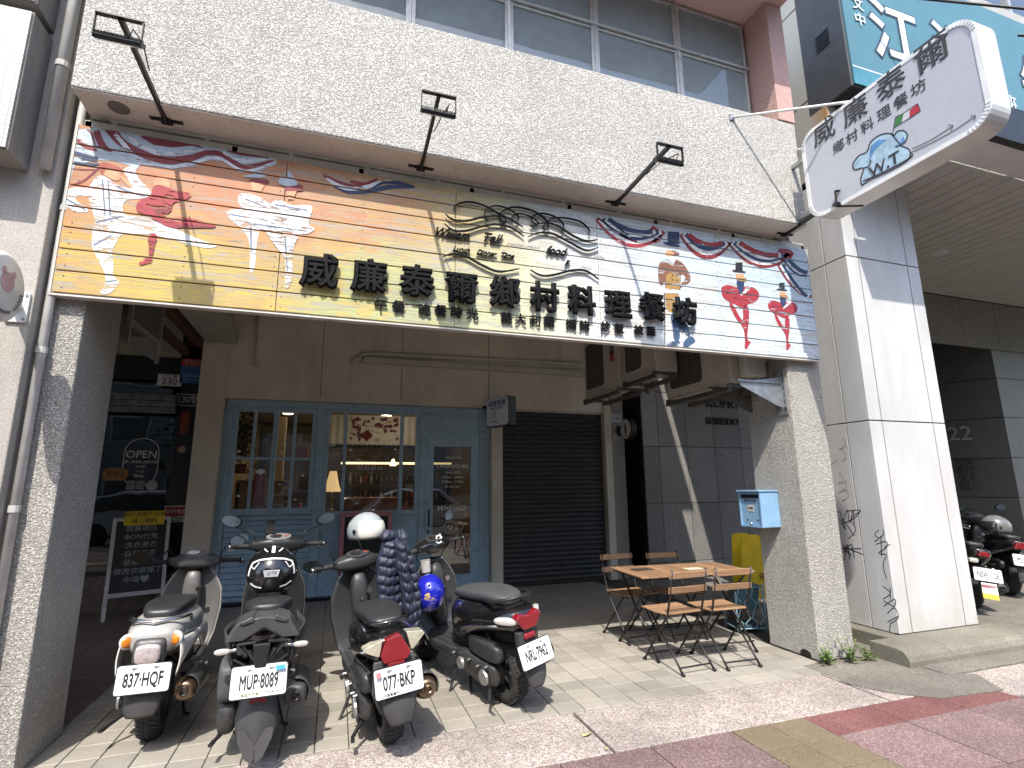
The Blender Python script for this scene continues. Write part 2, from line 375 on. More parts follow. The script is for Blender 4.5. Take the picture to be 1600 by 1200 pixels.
# ------------------------------------------------------------------ pillars, beam, walls
R = MB().box(4.18, 4.60, 3.92, 4.50, 0, 4.064).obj('pillar', COLST, bevel=.012); tag(R, 'rough rendered right pillar carrying the blue mailbox', 'pillar', 'pillars of the porch')
R = MB().box(-1.80, -1.585, 3.92, 4.50, 0, 4.4).obj('pillar', COLST, bevel=.012); tag(R, 'narrow rough rendered left pillar beside the round bear sign', 'pillar', 'pillars of the porch')
B = root('facade_beam', (0, 0, 0), 'wide pebble-dashed concrete beam above the painted signboard', 'beam')
MB().box(-1.72, 4.31, 3.61, 3.93, 4.065, 5.20).obj('beam_face', WHITEST, B, bevel=.01)
MB().box(-1.70, 4.29, 3.932, 4.5, 4.075, 5.0).obj('beam_core', SOFF, B)
MB().box(-1.715, 4.305, 3.62, 3.935, 4.058, 4.0645).obj('soffit_skin', SOFF, B)
# porch ceiling and back wall
tag(MB().box(-6, 4.93, 4.5, 8.9, 4.42, 4.6).obj('porch_ceiling', SOFF), kind='structure')
Wb = root('back_wall', (0, 0, 0), 'beige rendered back wall of the porch above the storefront', 'wall')
MB().box(-1.56, 4.49, 8.30, 8.55, 2.84, 4.42).obj('upper_wall', WALLST, Wb, bevel=.004)
MB().box(-1.90, -1.562, 8.298, 8.9, 0, 4.42).obj('left_pier', WALLST, Wb, bevel=.01)
MB().box(2.415, 2.61, 8.296, 8.9, 0, 2.838).obj('middle_pier', WALLST, Wb, bevel=.01)
MB().box(4.492, 4.63, 8.26, 8.9, 0, 4.42).obj('right_jamb', WALLST, Wb, bevel=.01)
MB().box(4.632, 4.90, 8.30, 8.9, 0, 4.42).obj('right_pier', COLST, Wb, bevel=.01)
jt = MB()
for x in (-.28, .92, 2.36): jt.box(x, x+.008, 8.2965, 8.299, 2.9, 4.4)
jt.obj('wall_joint', GROUT, Wb)
# room / building mass behind (stops light)
MASS = plain('inner_concrete', (.18, .16, .14), .9)
tag(MB().box(-4, 4.1, 4.6, 8.2, 4.62, 5.0).obj('slab_above_porch', MASS), kind='structure')

# ------------------------------------------------------------------ upper floor with windows
UP = root('upper_storey', (0, 0, 0), 'upper storey with aluminium windows and pink rendered reveal', 'building')
PINKW = stucco('pink_render', (.60, .40, .35), (.46, .29, .255), 70, .7, .006, .2)
PINKP = plain('pink_paint', (.64, .44, .39), .8, 0, .15, 3, (60, .2, .003))
MB().box(4.10, 4.31, 3.60, 4.3, 5.205, 6.63).obj('pink_reveal', PINKW, UP, bevel=.006)
MB().box(-4, 4.32, 2.9, 4.5, 6.634, 6.9).obj('pink_soffit', PINKP, UP)
MB().box(-4, 4.09, 3.935, 4.6, 4.95, 5.18).obj('sill', WHITEST, UP)
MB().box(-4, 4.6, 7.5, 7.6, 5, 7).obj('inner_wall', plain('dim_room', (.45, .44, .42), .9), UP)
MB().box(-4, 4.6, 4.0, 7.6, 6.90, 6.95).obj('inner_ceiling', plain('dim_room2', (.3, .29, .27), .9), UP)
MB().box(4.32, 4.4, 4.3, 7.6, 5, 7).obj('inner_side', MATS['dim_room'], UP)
ALU = plain('aluminium', (.52, .52, .50), .38, .55, .25, 10)
WGL = glass('upper_glass', (.42, .45, .46), .9, .78, .20, (.31, .36, .375))  # grey-blue film colour stands in for sky reflected in the panes
mull = [-3.4, -1.25, -.45, .41, 1.31, 2.20, 3.17, 4.07]
for i in range(len(mull)-1):
    a, b = mull[i], mull[i+1]; dk = i >= 5
    for (z0, z1) in ((5.19, 6.02), (6.04, 6.60)):
        wn_ = MB(); t = .03
        wn_.box(a+.006, a+t+.012, 3.90, 3.955, z0, z1).box(b-t-.012, b-.006, 3.90, 3.955, z0, z1).box(a+t+.012, b-t-.012, 3.905, 3.95, z0, z0+t).box(a+t+.012, b-t-.012, 3.905, 3.95, z1-t, z1)
        w = wn_.obj('window', ALU, UP, bevel=.003)
        MB().box(a+t, b-t, 3.925, 3.93, z0+t*.6, z1-t*.6).obj('pane', WGL, w)
    MB().box(a-.012, a+.004, 3.885, 3.97, 5.185, 6.62).obj('mullion', WHITEP if i < 5 else ALU, UP, bevel=.003)
MB().box(-3.4, 4.09, 3.88, 3.9, 6.02, 6.04).obj('transom', ALU, UP)
# things faintly seen in upstairs windows
RIM = plain('white_frame', (.7, .7, .66), .6)
q = root('window_ornament', (.95, 4.02, 5.52), 'round white diamond-patterned ornament hanging behind an upstairs window', 'ornament')
pts = [(.16*cos(2*pi*k/8), .16*sin(2*pi*k/8)) for k in range(8)]; mb = MB()
for k in range(8): mb.bar((pts[k][0], 0, pts[k][1]), (pts[(k+1) % 8][0], 0, pts[(k+1) % 8][1]), .012)
for k in range(0, 8, 2): mb.bar((0, 0, 0), (pts[k][0], 0, pts[k][1]), .008)
for k in range(4): mb.bar((.1*cos(pi/2*k), 0, .1*sin(pi/2*k)), (.1*cos(pi/2*(k+1)), 0, .1*sin(pi/2*(k+1))), .008)
mb.obj('frame', RIM, q)

# ------------------------------------------------------------------ neighbour on the left
NB = root('neighbour_building', (0, 0, 0), 'beige neighbouring building at the left with tiled balcony boxes', 'building')
NBW = stucco('neighbour_render', (.47, .44, .39), (.34, .31, .27), 120, .4, .004, .35)
MB().box(-3.2, -1.80, 3.80, 4.5, 0, 9).obj('wall', NBW, NB, bevel=.008)
MB().box(-5.9, -3.2, 3.80, 9.2, 3.9, 9).obj('side_wall', NBW, NB)
TW = N('small_white_tiles'); co = TW.coord('Object'); br = TW.n('TexBrick'); br.offset = 0; br.inputs['Color1'].default_value = (.66, .65, .62, 1); br.inputs['Color2'].default_value = (.58, .57, .54, 1); br.inputs['Mortar'].default_value = (.33, .31, .28, 1)
br.inputs['Scale'].default_value = 1; br.inputs['Mortar Size'].default_value = .0035; br.inputs['Brick Width'].default_value = .048; br.inputs['Row Height'].default_value = .03
mp = TW.n('Mapping'); mp.inputs['Rotation'].default_value = (-pi/2, 0, 0); TW.l(co, mp.inputs[0]); TW.l(mp.outputs[0], br.inputs['Vector'])
TW.set(Base_Color=TW.mix(TW.ramp(TW.noise(co, 2, 6), [(.4, .3), (.65, 0)]), br.outputs[0], (.3, .28, .25)), Roughness=.4, Normal=TW.bump(br.outputs['Fac'], -.5, .002)); TW = TW.m
GREYSIDE = stucco('grey_side_render', (.30, .285, .26), (.22, .205, .185), 130, .3, .003, .4)
for z0, z1, nm in ((3.53, 4.50, 'lower'), (4.56, 6.4, 'upper')):
    MB().box(-3.6, -1.94, 3.57, 3.795, z0, z1).obj('balcony_box', GREYSIDE, NB, bevel=.006)
    MB().box(-3.6, -1.95, 3.556, 3.568, z0+.012, z1-.012).obj('tile_facing', TW, NB)
# pipes in the corner
PIPE = plain('grey_pvc', (.46, .45, .42), .6, 0, .3, 5)
for x, y, r, z1, lb in ((-1.755, 3.875, .024, 7, 'thin grey drainpipe on the left pillar beside the signboard'), (-1.845, 3.755, .034, 7, 'thick grey drainpipe between balcony box and beam')):
    d = root('drainpipe', (x, y, 0), lb, 'pipe', 'drainpipes in the left corner')
    mb = MB(); mb.smooth = True; mb.tube([(0, 0, 0 if r < .03 else 2.75+.8), (0, 0, z1)], r, 12); mb.obj('pipe', PIPE, d)
    mb = MB()
    for k in range(7):
        z = .5+k*.95
        if r > .03 and z < 3.7: continue
        mb.lathe([(r+.003, z-.02), (r+.006, z-.02), (r+.006, z+.02), (r+.003, z+.02)], (0, 0, 0), 2, 12)
    mb.obj('clamp', PIPE, d)
for z0 in (4.1,):
    mb = MB(); random.seed(3)
    for k in range(26):
        p = Vector((-1.70+random.uniform(-.03, .03), 3.66+random.uniform(-.02, .03), 4.75+random.uniform(-.12, .2))); mb.bar(p, p+Vector((random.uniform(-.05, .05), random.uniform(-.05, .02), random.uniform(-.06, .06))), .006, .02)
    tag(mb.obj('dry_weed', plain('rusty_brown', (.16, .09, .05), .9)), 'clump of dry brown weed stuck beside the beam end', 'weed')

# round bear sign on bracket (left edge)
rs = root('round_sign', (-1.80, 3.42, 2.64), 'round white projecting sign with a pink bear at the left edge', 'sign')
mb = MB(); mb.smooth = False; mb.lathe([(0, -.05), (.17, -.05), (.19, -.035), (.195, 0), (.19, .035), (.17, .05), (0, .05)], (0, 0, 0), 0, 40); mb.obj('disc', plain('sign_white', (.66, .65, .62), .35, 0, .1), rs, smooth=True)
bp = plain('bear_pink', (.55, .36, .36), .6); gy = plain('ink_grey', (.12, .12, .14), .6)
def disc2(mb, x, cy, cz, ry, rz, n=16): mb.flat([(x, cy+ry*cos(2*pi*k/n), cz+rz*sin(2*pi*k/n)) for k in range(n)])
for s in (1,):
    mb = MB()
    for cy, cz, ry, rz in ((0, .03, .062, .055), (-.045, .085, .02, .02), (.045, .085, .02, .02)): disc2(mb, .0525*s, cy, cz, ry, rz); disc2(mb, -.0525, cy, cz, ry, rz)
    mb.obj('bear', bp, rs)
    mb = MB()
    for k in range(22):
        a = -2.9+k*.135; 
        if -.9 > a > -1.1: continue
        y, z = .125*cos(a), .125*sin(a)-.0
        for xx in (.0535, -.0535): mb.flat([(xx, y, z), (xx, y+.018*cos(a+1), z+.018*sin(a+1)), (xx, y+.03*cos(a+.4), z+.03*sin(a+.4)), (xx, y+.018*cos(a), z+.012*sin(a))])
    mb.obj('wreath', gy, rs)
mb = MB(); mb.smooth = True; mb.tube([(-.02, .18, 0), (-.07, .365, .0)], .028, 14); mb.obj('arm', WHITEP, rs)
MB().prism([(p[0]-.07, p[1]) for p in ngon_r(.11, .19, .012)], .362, .378, 1).obj('mounting_plate', WHITEP, rs)
for k, (x, z) in enumerate(((-.11, .075), (-.03, .075), (-.11, -.075), (-.03, -.075))): MB().lathe([(0, .352), (.008, .352), (.009, .361)], (x, 0, z), 1, 8).obj('bolt', STEEL, rs)
# ------------------------------------------------------------------ painted signboard
SY = 3.85                                   # front plane of the planks
SZ0, SZ1, SX0, SX1 = 2.773, 3.956, -1.748, 4.535
SB = root('signboard', (0, 0, 0), 'long painted timber signboard with dancers and raised black characters', 'signboard')
m = N('painted_planks'); geo = m.n('NewGeometry'); sep = m.n('SeparateXYZ'); m.l(geo.outputs['Position'], sep.inputs[0])
mp = m.n('Mapping'); mp.inputs['Scale'].default_value = (1, 1, 1.6); m.l(geo.outputs['Position'], mp.inputs[0]); P0 = mp.outputs[0]
wob = m.noise(P0, 1.1, 5, .6); xx = m.math('ADD', m.math('DIVIDE', m.math('ADD', sep.outputs[0], 1.75), 6.29), m.math('MULTIPLY', m.math('SUBTRACT', wob, .5), .16))
zz = m.math('ADD', m.math('DIVIDE', m.math('SUBTRACT', sep.outputs[2], SZ0), 1.183), m.math('MULTIPLY', m.math('SUBTRACT', m.noise(P0, 1.7, 4), .5), .35))
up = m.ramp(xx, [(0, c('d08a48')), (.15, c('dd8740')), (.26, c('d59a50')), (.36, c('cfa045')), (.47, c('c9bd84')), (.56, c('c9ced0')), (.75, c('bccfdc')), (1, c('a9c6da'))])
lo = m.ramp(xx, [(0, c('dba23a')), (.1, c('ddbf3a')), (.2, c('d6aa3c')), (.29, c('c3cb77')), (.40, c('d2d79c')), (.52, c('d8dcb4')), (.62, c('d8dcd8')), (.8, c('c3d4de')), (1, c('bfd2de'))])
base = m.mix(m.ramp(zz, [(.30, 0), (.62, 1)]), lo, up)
yl = m.ramp(m.noise(P0, 3.1, 6, .7), [(.5, 0), (.56, .9)]); ylm = m.math('MULTIPLY', yl, m.ramp(xx, [(0, 1), (.3, .8), (.42, 0)]))
base = m.mix(ylm, base, m.mix(m.ramp(zz, [(.2, 0), (.6, 1)]), c('e0bd1e'), c('d9782a')))
mg = m.n('Mapping'); mg.inputs['Scale'].default_value = (1.0, 1, 14); m.l(geo.outputs['Position'], mg.inputs[0]); G1 = mg.outputs[0]
oi = m.n('ObjectInfo'); vv = m.n('VectorMath', operation='ADD'); m.l(G1, vv.inputs[0]); cx = m.n('CombineXYZ'); m.l(m.math('MULTIPLY', oi.outputs['Random'], 40), cx.inputs[0]); m.l(cx.outputs[0], vv.inputs[1])
gr = m.noise(vv.outputs[0], 2.2, 6, .62, 2.6); gl = m.n('TexWave', wave_type='BANDS', bands_direction='Z'); gl.inputs['Scale'].default_value = .9; gl.inputs['Distortion'].default_value = 16; gl.inputs['Detail'].default_value = 4; gl.inputs['Detail Scale'].default_value = .55; m.l(vv.outputs[0], gl.inputs['Vector'])
ringm = m.ramp(gl.outputs['Fac'], [(.0, 0), (.10, 1), (.2, 0)]); patch = m.ramp(m.noise(P0, 1.9, 4), [(.42, 0), (.6, 1)])
base = m.mix(m.math('MULTIPLY', ringm, patch), base, c('857a68'))
base = m.mix(m.ramp(gr, [(.46, 0), (.54, .42), (.64, .22), (.70, .7)]), base, c('9c9384'))
base = m.mix(m.ramp(m.noise(vv.outputs[0], 9, 4, .7, .5), [(.62, 0), (.70, .8)]), base, c('6d6455'))
wp_ = m.noise(vv.outputs[0], 1.6, 7, .72, 1.5); base = m.mix(m.ramp(wp_, [(.555, 0), (.57, .8)]), base, c('b4aca0')); base = m.mix(m.ramp(wp_, [(.552, 0), (.56, .7), (.568, 0)]), base, c('5d564b'))
base = m.mix(m.ramp(m.noise(P0, 40, 2), [(.74, 0), (.78, .8)]), base, (.05, .045, .04))
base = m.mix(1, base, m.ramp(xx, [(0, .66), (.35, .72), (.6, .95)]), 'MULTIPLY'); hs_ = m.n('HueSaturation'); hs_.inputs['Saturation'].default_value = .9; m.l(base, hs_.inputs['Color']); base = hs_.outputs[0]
m.set(Base_Color=base, Roughness=.62, Normal=m.bump(m.noise(vv.outputs[0], 6, 5, .6, 1), .35, .003)); PLANK = m.m
def paint(name, col, hole=.56):
    hole -= .065; g_ = sum(col)/3; col = tuple((x*.85+g_*.15)*.86 for x in col)
    m = N(name); geo = m.n('NewGeometry'); mg = m.n('Mapping'); mg.inputs['Scale'].default_value = (1.0, 1, 4.5); m.l(geo.outputs['Position'], mg.inputs[0])
    n1 = m.noise(mg.outputs[0], 5.5, 6, .68, 1.3); mk = m.ramp(n1, [(hole, 0), (hole+.03, .85)])
    tr = m.n('BsdfTransparent'); mx = m.n('MixShader'); m.l(mk, mx.inputs[0]); m.l(m.b.outputs[0], mx.inputs[1]); m.l(tr.outputs[0], mx.inputs[2]); m.l(mx.outputs[0], m.out.inputs[0])
    n2 = m.noise(geo.outputs['Position'], 14, 5, .7)
    m.set(Base_Color=m.ramp(n2, [(.3, tuple(x*.72 for x in col)), (.65, col)]), Roughness=.6); return m.m
pk = 8; ph = (SZ1-SZ0)/pk; seams = [SX0, -.46, .82, 2.10, 3.38, SX1]
for k in range(pk):
    for i in range(5):
        x0, x1 = seams[i]+(.002 if i else 0), seams[i+1]-(.002 if i < 4 else 0); z0 = SZ0+ph*k+.004; z1 = SZ0+ph*(k+1)-.004
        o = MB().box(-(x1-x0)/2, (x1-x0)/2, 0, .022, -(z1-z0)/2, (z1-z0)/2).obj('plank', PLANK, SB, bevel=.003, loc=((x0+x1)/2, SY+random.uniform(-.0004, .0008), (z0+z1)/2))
nl = MB()
for k in range(pk):
    for x in [SX0+.05, SX1-.05]+[s+d for s in seams[1:-1] for d in (-.03, .03)]+[SX0+.7, .1, 1.4, 2.75, 3.9]:
        for dz in (.035, ph-.035):
            nl.box(x-.0035, x+.0035, SY-.0012, SY+.001, SZ0+ph*k+dz-.0035, SZ0+ph*k+dz+.0035)
nl.obj('screw_heads', plain('rust', (.07, .05, .035), .8), SB)
fr = MB(); fr.box(SX0, SX1, SY+.024, SY+.060, SZ0-.008, SZ0+.03).box(SX0, SX1, SY+.024, SY+.06, SZ1-.03, SZ1+.055)
for x in [SX0+.02+i*.89 for i in range(8)]: fr.box(x, x+.035, SY+.024, SY+.062, SZ0, SZ1+.05)
fr.box(SX0-.012, SX0-.001, SY-.004, SY+.05, SZ0-.006, SZ1+.004).box(SX1+.001, SX1+.012, SY-.004, SY+.05, SZ0-.006, SZ1+.004).box(SX0-.012, SX1+.012, SY-.004, SY+.06, SZ0-.02, SZ0-.009)
fr.obj('frame', plain('cream_steel', (.52, .50, .45), .5, 0, .2), SB)
fr = MB()   # open frame above the boards
fr.box(-1.60, 4.15, SY+.03, SY+.065, 4.035, 4.057)
for x in [-1.58+i*.56 for i in range(11)]: fr.box(x, x+.03, SY+.03, SY+.062, SZ1+.056, 4.034)
fr.obj('upper_rail', MATS['cream_steel'], SB)
def clipz(poly, z, keep_above):
    out = []
    for i in range(len(poly)):
        a, b = poly[i], poly[(i+1) % len(poly)]; ia = (a[1] > z) == keep_above; ib = (b[1] > z) == keep_above
        if ia: out.append(a)
        if ia != ib: t = (z-a[1])/(b[1]-a[1]); out.append((a[0]+(b[0]-a[0])*t, z))
    return out
_lay = [0]
def figure(name, shapes, T, label=None, lay=.0006, parent=None, base=.0012, smooth=True):
    """shapes: [(material, [polygons in picture coordinates of a close-up])]; painted on the planks, never across their joints"""
    mb = MB(); mats = []; d = base
    for mat, polys in shapes:
        if mat not in mats: mats.append(mat)
        mb.cur = mats.index(mat); d += lay
        for poly in polys:
            if smooth and len(poly) > 4: poly = chaikin(poly, 2)
            w = [T(*p) for p in poly]; w = [(p.x, p.z) for p in w]
            w = [(min(max(x, SX0+.002), SX1-.002), z) for x, z in w]
            for k in range(pk):
                a, b = SZ0+ph*k+.006, SZ0+ph*(k+1)-.006
                q = clipz(clipz(w, a, True), b, False) if w else []
                if len(q) > 2: mb.flat([(x, SY-d, z) for x, z in q])
    o = mb.obj(name, mats, parent or SB, fix=False)
    if label: o['label'] = label
    return o
T1 = lambda a, b: at(60+.3*a, 160+.3*b, 1, SY)
T3 = lambda a, b: at(880+.2625*a, 300+.2625*b, 1, SY)
T2 = lambda a, b: at(440+.325*a, 280+.325*b, 1, SY)
T5 = lambda a, b: at(640+.2*a, 300+.2*b, 1, SY)
WP = paint('paint_white', c('e6e8e8'), .60); RP = paint('paint_red', c('b0182c'), .64); RD = paint('paint_dark_red', c('8c1526'), .66); BP = paint('paint_navy', c('1f3a66'), .66)
GP = paint('paint_pale_blue', c('b9c9d2'), .66); SKIN = paint('paint_skin', c('e2a06c'), .7); BR = paint('paint_brown', c('8a5638'), .60); OC = paint('paint_ochre', c('b98a3a'), .62)
JB = paint('paint_blue', c('35597f'), .63); BK = paint('paint_black', c('20242a'), .7); ORP = paint('paint_orange', c('d9773c'), .66); HAIR = paint('paint_red_hair', c('b3452e'), .7); LN = paint('paint_outline', c('6f7f95'), .6)
# male dancer in white
figure('painted_figure', [
 (WP, [[(140, 455), (200, 440), (260, 450), (300, 385), (340, 378), (400, 425), (480, 452), (490, 440), (455, 380), (440, 350), (470, 330), (500, 345), (520, 400), (580, 450), (590, 480), (560, 500), (470, 505), (440, 520), (440, 590), (520, 595), (620, 620), (700, 650), (780, 690), (880, 730), (945, 742), (900, 762), (820, 752), (700, 715), (600, 690), (500, 685), (430, 685), (400, 740), (380, 780), (395, 850), (385, 900), (425, 935), (410, 960), (370, 1000), (310, 1000), (350, 950), (350, 890), (300, 800), (275, 740), (285, 650), (300, 615), (285, 575), (265, 510), (255, 485), (200, 488), (190, 510), (250, 545), (265, 570), (220, 575), (170, 560), (140, 540), (135, 500)]]),
 (LN, [[(300, 620), (380, 600), (440, 590), (445, 598), (380, 612), (302, 630)], [(330, 400), (338, 400), (352, 590), (344, 590)], [(360, 410), (368, 410), (378, 590), (370, 590)], [(400, 430), (470, 460), (560, 490), (560, 496), (468, 470), (398, 440)], [(285, 740), (380, 690), (384, 696), (290, 750)], [(350, 930), (410, 925), (410, 931), (350, 938)], [(150, 500), (250, 560), (246, 566), (148, 508)]]),
 (SKIN, [[(330, 330), (380, 325), (415, 350), (430, 390), (420, 412), (390, 405), (350, 385), (325, 365)], [(420, 385), (440, 380), (495, 440), (490, 455), (450, 420)]]),
 (HAIR, [[(315, 320), (350, 310), (440, 345), (445, 372), (400, 350), (355, 340), (340, 378), (318, 360)]])], T1, 'leaping male dancer painted in white')
figure('painted_figure', [
 (SKIN, [[(600, 400), (650, 385), (690, 420), (680, 470), (620, 470), (600, 440)]]),
 (RP, [[(595, 435), (640, 430), (700, 455), (735, 465), (790, 470), (795, 495), (750, 515), (700, 520), (695, 570), (640, 600), (740, 595), (820, 610), (940, 645), (900, 655), (780, 645), (720, 660), (650, 640), (560, 585), (510, 570), (510, 530), (540, 505), (590, 490)], [(567, 685), (625, 685), (612, 730), (595, 800), (595, 835), (560, 840), (530, 852), (522, 835), (560, 815), (580, 790)]]),
 (RD, [[(700, 640), (860, 640), (920, 655), (760, 655)], [(600, 560), (690, 540), (700, 560), (620, 590)], [(570, 720), (615, 722), (613, 730), (570, 728)], [(575, 760), (603, 762), (602, 770), (577, 768)]])], T1, 'small dancer painted in red', base=.0045)
for dx, dy in ((0, 0),):
    figure('painted_figure', [
     (WP, [[(1040, 480), (1080, 470), (1150, 490), (1220, 540), (1210, 560), (1240, 620), (1230, 660), (1155, 655), (1135, 740), (1130, 850), (1118, 885), (1098, 885), (1105, 780), (1095, 700), (1040, 640), (975, 590), (990, 560), (1060, 555), (1040, 520)]]),
     (LN, [[(1000, 580), (1220, 620), (1220, 626), (1000, 588)], [(1080, 500), (1190, 545), (1188, 552), (1078, 508)], [(1100, 650), (1112, 650), (1112, 780), (1106, 780)]]),
     (RD, [[(1095, 395), (1195, 400), (1205, 420), (1180, 440), (1100, 415)]]), (GP, [[(1060, 390), (1180, 395), (1190, 378), (1140, 355), (1120, 378), (1075, 380)]]), (SKIN, [[(1105, 415), (1180, 430), (1160, 465), (1115, 462)]])], T1, 'white ballerina nearest the left')
    figure('painted_figure', [
     (WP, [[(1215, 520), (1260, 505), (1330, 545), (1400, 530), (1430, 545), (1420, 590), (1400, 640), (1450, 660), (1395, 690), (1345, 705), (1320, 790), (1325, 900), (1305, 970), (1280, 968), (1290, 900), (1285, 800), (1250, 770), (1200, 700), (1175, 660), (1100, 640), (1060, 610), (1220, 585), (1210, 550)]]),
     (LN, [[(1120, 630), (1400, 670), (1400, 676), (1120, 638)], [(1230, 530), (1400, 560), (1400, 567), (1230, 538)], [(1280, 700), (1290, 700), (1300, 880), (1294, 880)]]),
     (RD, [[(1275, 432), (1375, 430), (1380, 460), (1290, 470)]]), (GP, [[(1245, 420), (1280, 440), (1350, 435), (1350, 420), (1310, 360), (1295, 365), (1300, 400), (1260, 390)]]), (SKIN, [[(1290, 465), (1345, 465), (1330, 505), (1300, 505)]])], T1, 'white ballerina nearest the script lettering', base=.0045)
# ringmaster, two dancers in red
figure('painted_figure', [
 (BR, [[(580, 410), (640, 395), (700, 410), (740, 460), (765, 520), (740, 550), (705, 570), (690, 555), (735, 510), (700, 480), (700, 560), (690, 600), (610, 600), (600, 520), (595, 560), (575, 560), (562, 500), (565, 440)], [(612, 345), (690, 350), (692, 378), (660, 400), (640, 395), (640, 350)]]),
 (OC, [[(610, 480), (695, 485), (700, 570), (680, 575), (700, 720), (610, 715), (605, 590), (612, 570)]]),
 (SKIN, [[(608, 345), (655, 350), (662, 385), (640, 400), (612, 385)]]), (WP, [[(612, 385), (680, 385), (650, 440), (620, 420)], [(605, 575), (690, 585), (690, 605), (605, 600)]]),
 (BP, [[(622, 235), (690, 240), (690, 310), (620, 305)], [(595, 295), (700, 318), (698, 330), (620, 318), (595, 305)]]),
 (JB, [[(632, 720), (700, 725), (760, 850), (740, 862), (690, 800), (695, 885), (655, 885), (650, 800)]]),
 (JB, [[(605, 910), (650, 885), (695, 885), (690, 915), (640, 918)], [(705, 915), (730, 870), (765, 855), (790, 890), (765, 900), (740, 925)]]),
 (BK, [[(645, 490), (652, 490), (652, 497), (645, 497)], [(672, 492), (679, 492), (679, 499), (672, 499)], [(645, 520), (652, 520), (652, 527), (645, 527)], [(672, 522), (679, 522), (679, 529), (672, 529)], [(598, 600), (603, 600), (606, 910), (601, 910)]])], T3, 'man in a brown coat and blue top hat')
def dancer(cx, cy, s, lb):
    Q = lambda L: [(cx+p[0]*s, cy+p[1]*s) for p in L]
    figure('painted_figure', [
     (RP, [Q([(-110, -20), (-60, -35), (0, -10), (60, -30), (115, 0), (125, 40), (95, 75), (60, 80), (20, 110), (-20, 85), (-60, 70), (-100, 40)]),
           Q([(-65, 70), (-35, 80), (0, 150), (28, 190), (22, 90), (60, 90), (62, 180), (50, 260), (52, 300), (75, 310), (60, 325), (48, 350), (32, 345), (38, 300), (28, 220), (-20, 170)])]),
     (RD, [Q([(-80, 10), (80, 20), (80, 28), (-80, 20)]), Q([(-40, 40), (60, 60), (60, 66), (-40, 48)])]),
     (SKIN, [Q([(-20, -100), (30, -95), (25, -60), (-15, -60)])]), (WP, [Q([(-75, -110), (-50, -140), (-20, -130), (-20, -115), (-45, -110), (-25, -75), (-40, -70)]), Q([(40, -50), (75, -20), (60, 0), (15, 35), (5, 25), (45, -10)])]),
     (BP, [Q([(-20, -65), (35, -60), (25, 10), (10, 20), (-5, 0)])]), (BK, [Q([(-20, -165), (20, -165), (22, -118), (-22, -118)]), Q([(-38, -122), (38, -112), (38, -104), (-38, -112)])]), (OC, [Q([(-25, -70), (40, -75), (48, -50), (0, -55)])])], T3, lb)
dancer(1045, 585, 1.0, 'larger dancer in a red tutu'); dancer(1300, 670, .78, 'smaller dancer in a red tutu near the right end')
# bunting
def bands(T, list_, name='painted_bunting', lab=None):
    figure(name, [(mt, [list(q) for q in ribbon(p, w)]) for mt, p, w in list_], T, lab, lay=.00025)
def layer(T, mat, polys, base, lab=None, ribs=()):
    L = [list(p) for p in polys]+[list(q) for p, w in ribs for q in ribbon(p, w)]
    figure('painted_bunting', [(mat, L)], T, lab, lay=0, base=base, smooth=False)
layer(T1, GP, [[(205, 140), (340, 130), (1240, 285), (1240, 322), (1120, 366), (1050, 363), (1010, 338), (960, 306), (900, 299), (850, 312), (800, 332), (700, 348), (620, 337), (540, 312), (500, 365), (480, 330), (400, 305), (300, 300), (190, 330), (165, 400), (165, 300)]], .0012, 'red and white bunting above the white dancer')
layer(T1, RD, [[(530, 178), (600, 222), (700, 236), (800, 226), (860, 240), (840, 225), (560, 165)], [(980, 256), (1060, 278), (1200, 293), (1190, 270), (990, 240)]], .0020, None, [([(370, 130), (430, 205), (520, 258), (620, 294), (700, 303), (800, 288), (880, 264), (950, 270), (1000, 300), (1060, 336), (1120, 332), (1225, 302)], [60, 44, 38, 40, 42, 36, 28, 26, 28, 28, 24, 8]), ([(300, 150), (335, 225), (385, 256)], [38, 36, 8]), ([(255, 140), (280, 170), (300, 235)], [8, 10, 6]), ([(200, 190), (245, 228), (305, 252)], [24, 26, 12]), ([(168, 345), (225, 350), (300, 352)], 6), ([(165, 432), (230, 412), (290, 365), (330, 330)], [6, 10, 12, 8])])
layer(T1, WP, [], .0027, None, [([(470, 180), (560, 240), (640, 268), (740, 262), (850, 250)], [14, 22, 20, 16, 8]), ([(400, 165), (450, 225), (495, 270)], [20, 24, 10]), ([(960, 262), (1020, 290), (1080, 307), (1185, 296)], [6, 18, 20, 8]), ([(205, 160), (240, 200), (300, 232)], [30, 30, 10]), ([(520, 318), (620, 330), (700, 338), (800, 318), (900, 292), (960, 298), (1050, 352), (1120, 352), (1240, 312)], [10, 12, 16, 14, 12, 12, 14, 12, 6])])
layer(T1, BP, [], .0027, None, [([(188, 262), (240, 285), (310, 297)], [18, 34, 22]), ([(184, 312), (250, 325), (318, 322)], [10, 20, 8])])
bands(T2, [(RD, [(200, -20), (270, 20), (340, 40), (400, 20)], [10, 30, 34, 10]), (WP, [(215, -5), (290, 40), (370, 48), (460, 20), (540, 5)], [8, 22, 22, 16, 6]), (RD, [(330, 10), (400, 22), (460, 0)], 14), (BP, [(250, 35), (320, 62), (420, 58), (520, 38), (640, 40)], [6, 14, 20, 22, 6]), (BP, [(420, 60), (480, 20), (560, 18), (640, 35)], [6, 12, 16, 4])], lab='tail of the red, white and blue bunting')
def swag(T, pts, w, cols):
    """nested bands hanging between two points"""
    (x0, y0), (x1, y1), sag = pts
    L = []
    for i, mt in enumerate(cols):
        f = 1-i/(len(cols)+.3); s = []
        for k in range(7):
            t = k/6; s.append((x0+(x1-x0)*(.5+(t-.5)*(.55+.45*f)), y0+(y1-y0)*t+sag*f*4*t*(1-t)*1.0+2))
        L.append((mt, s, w))
    return L
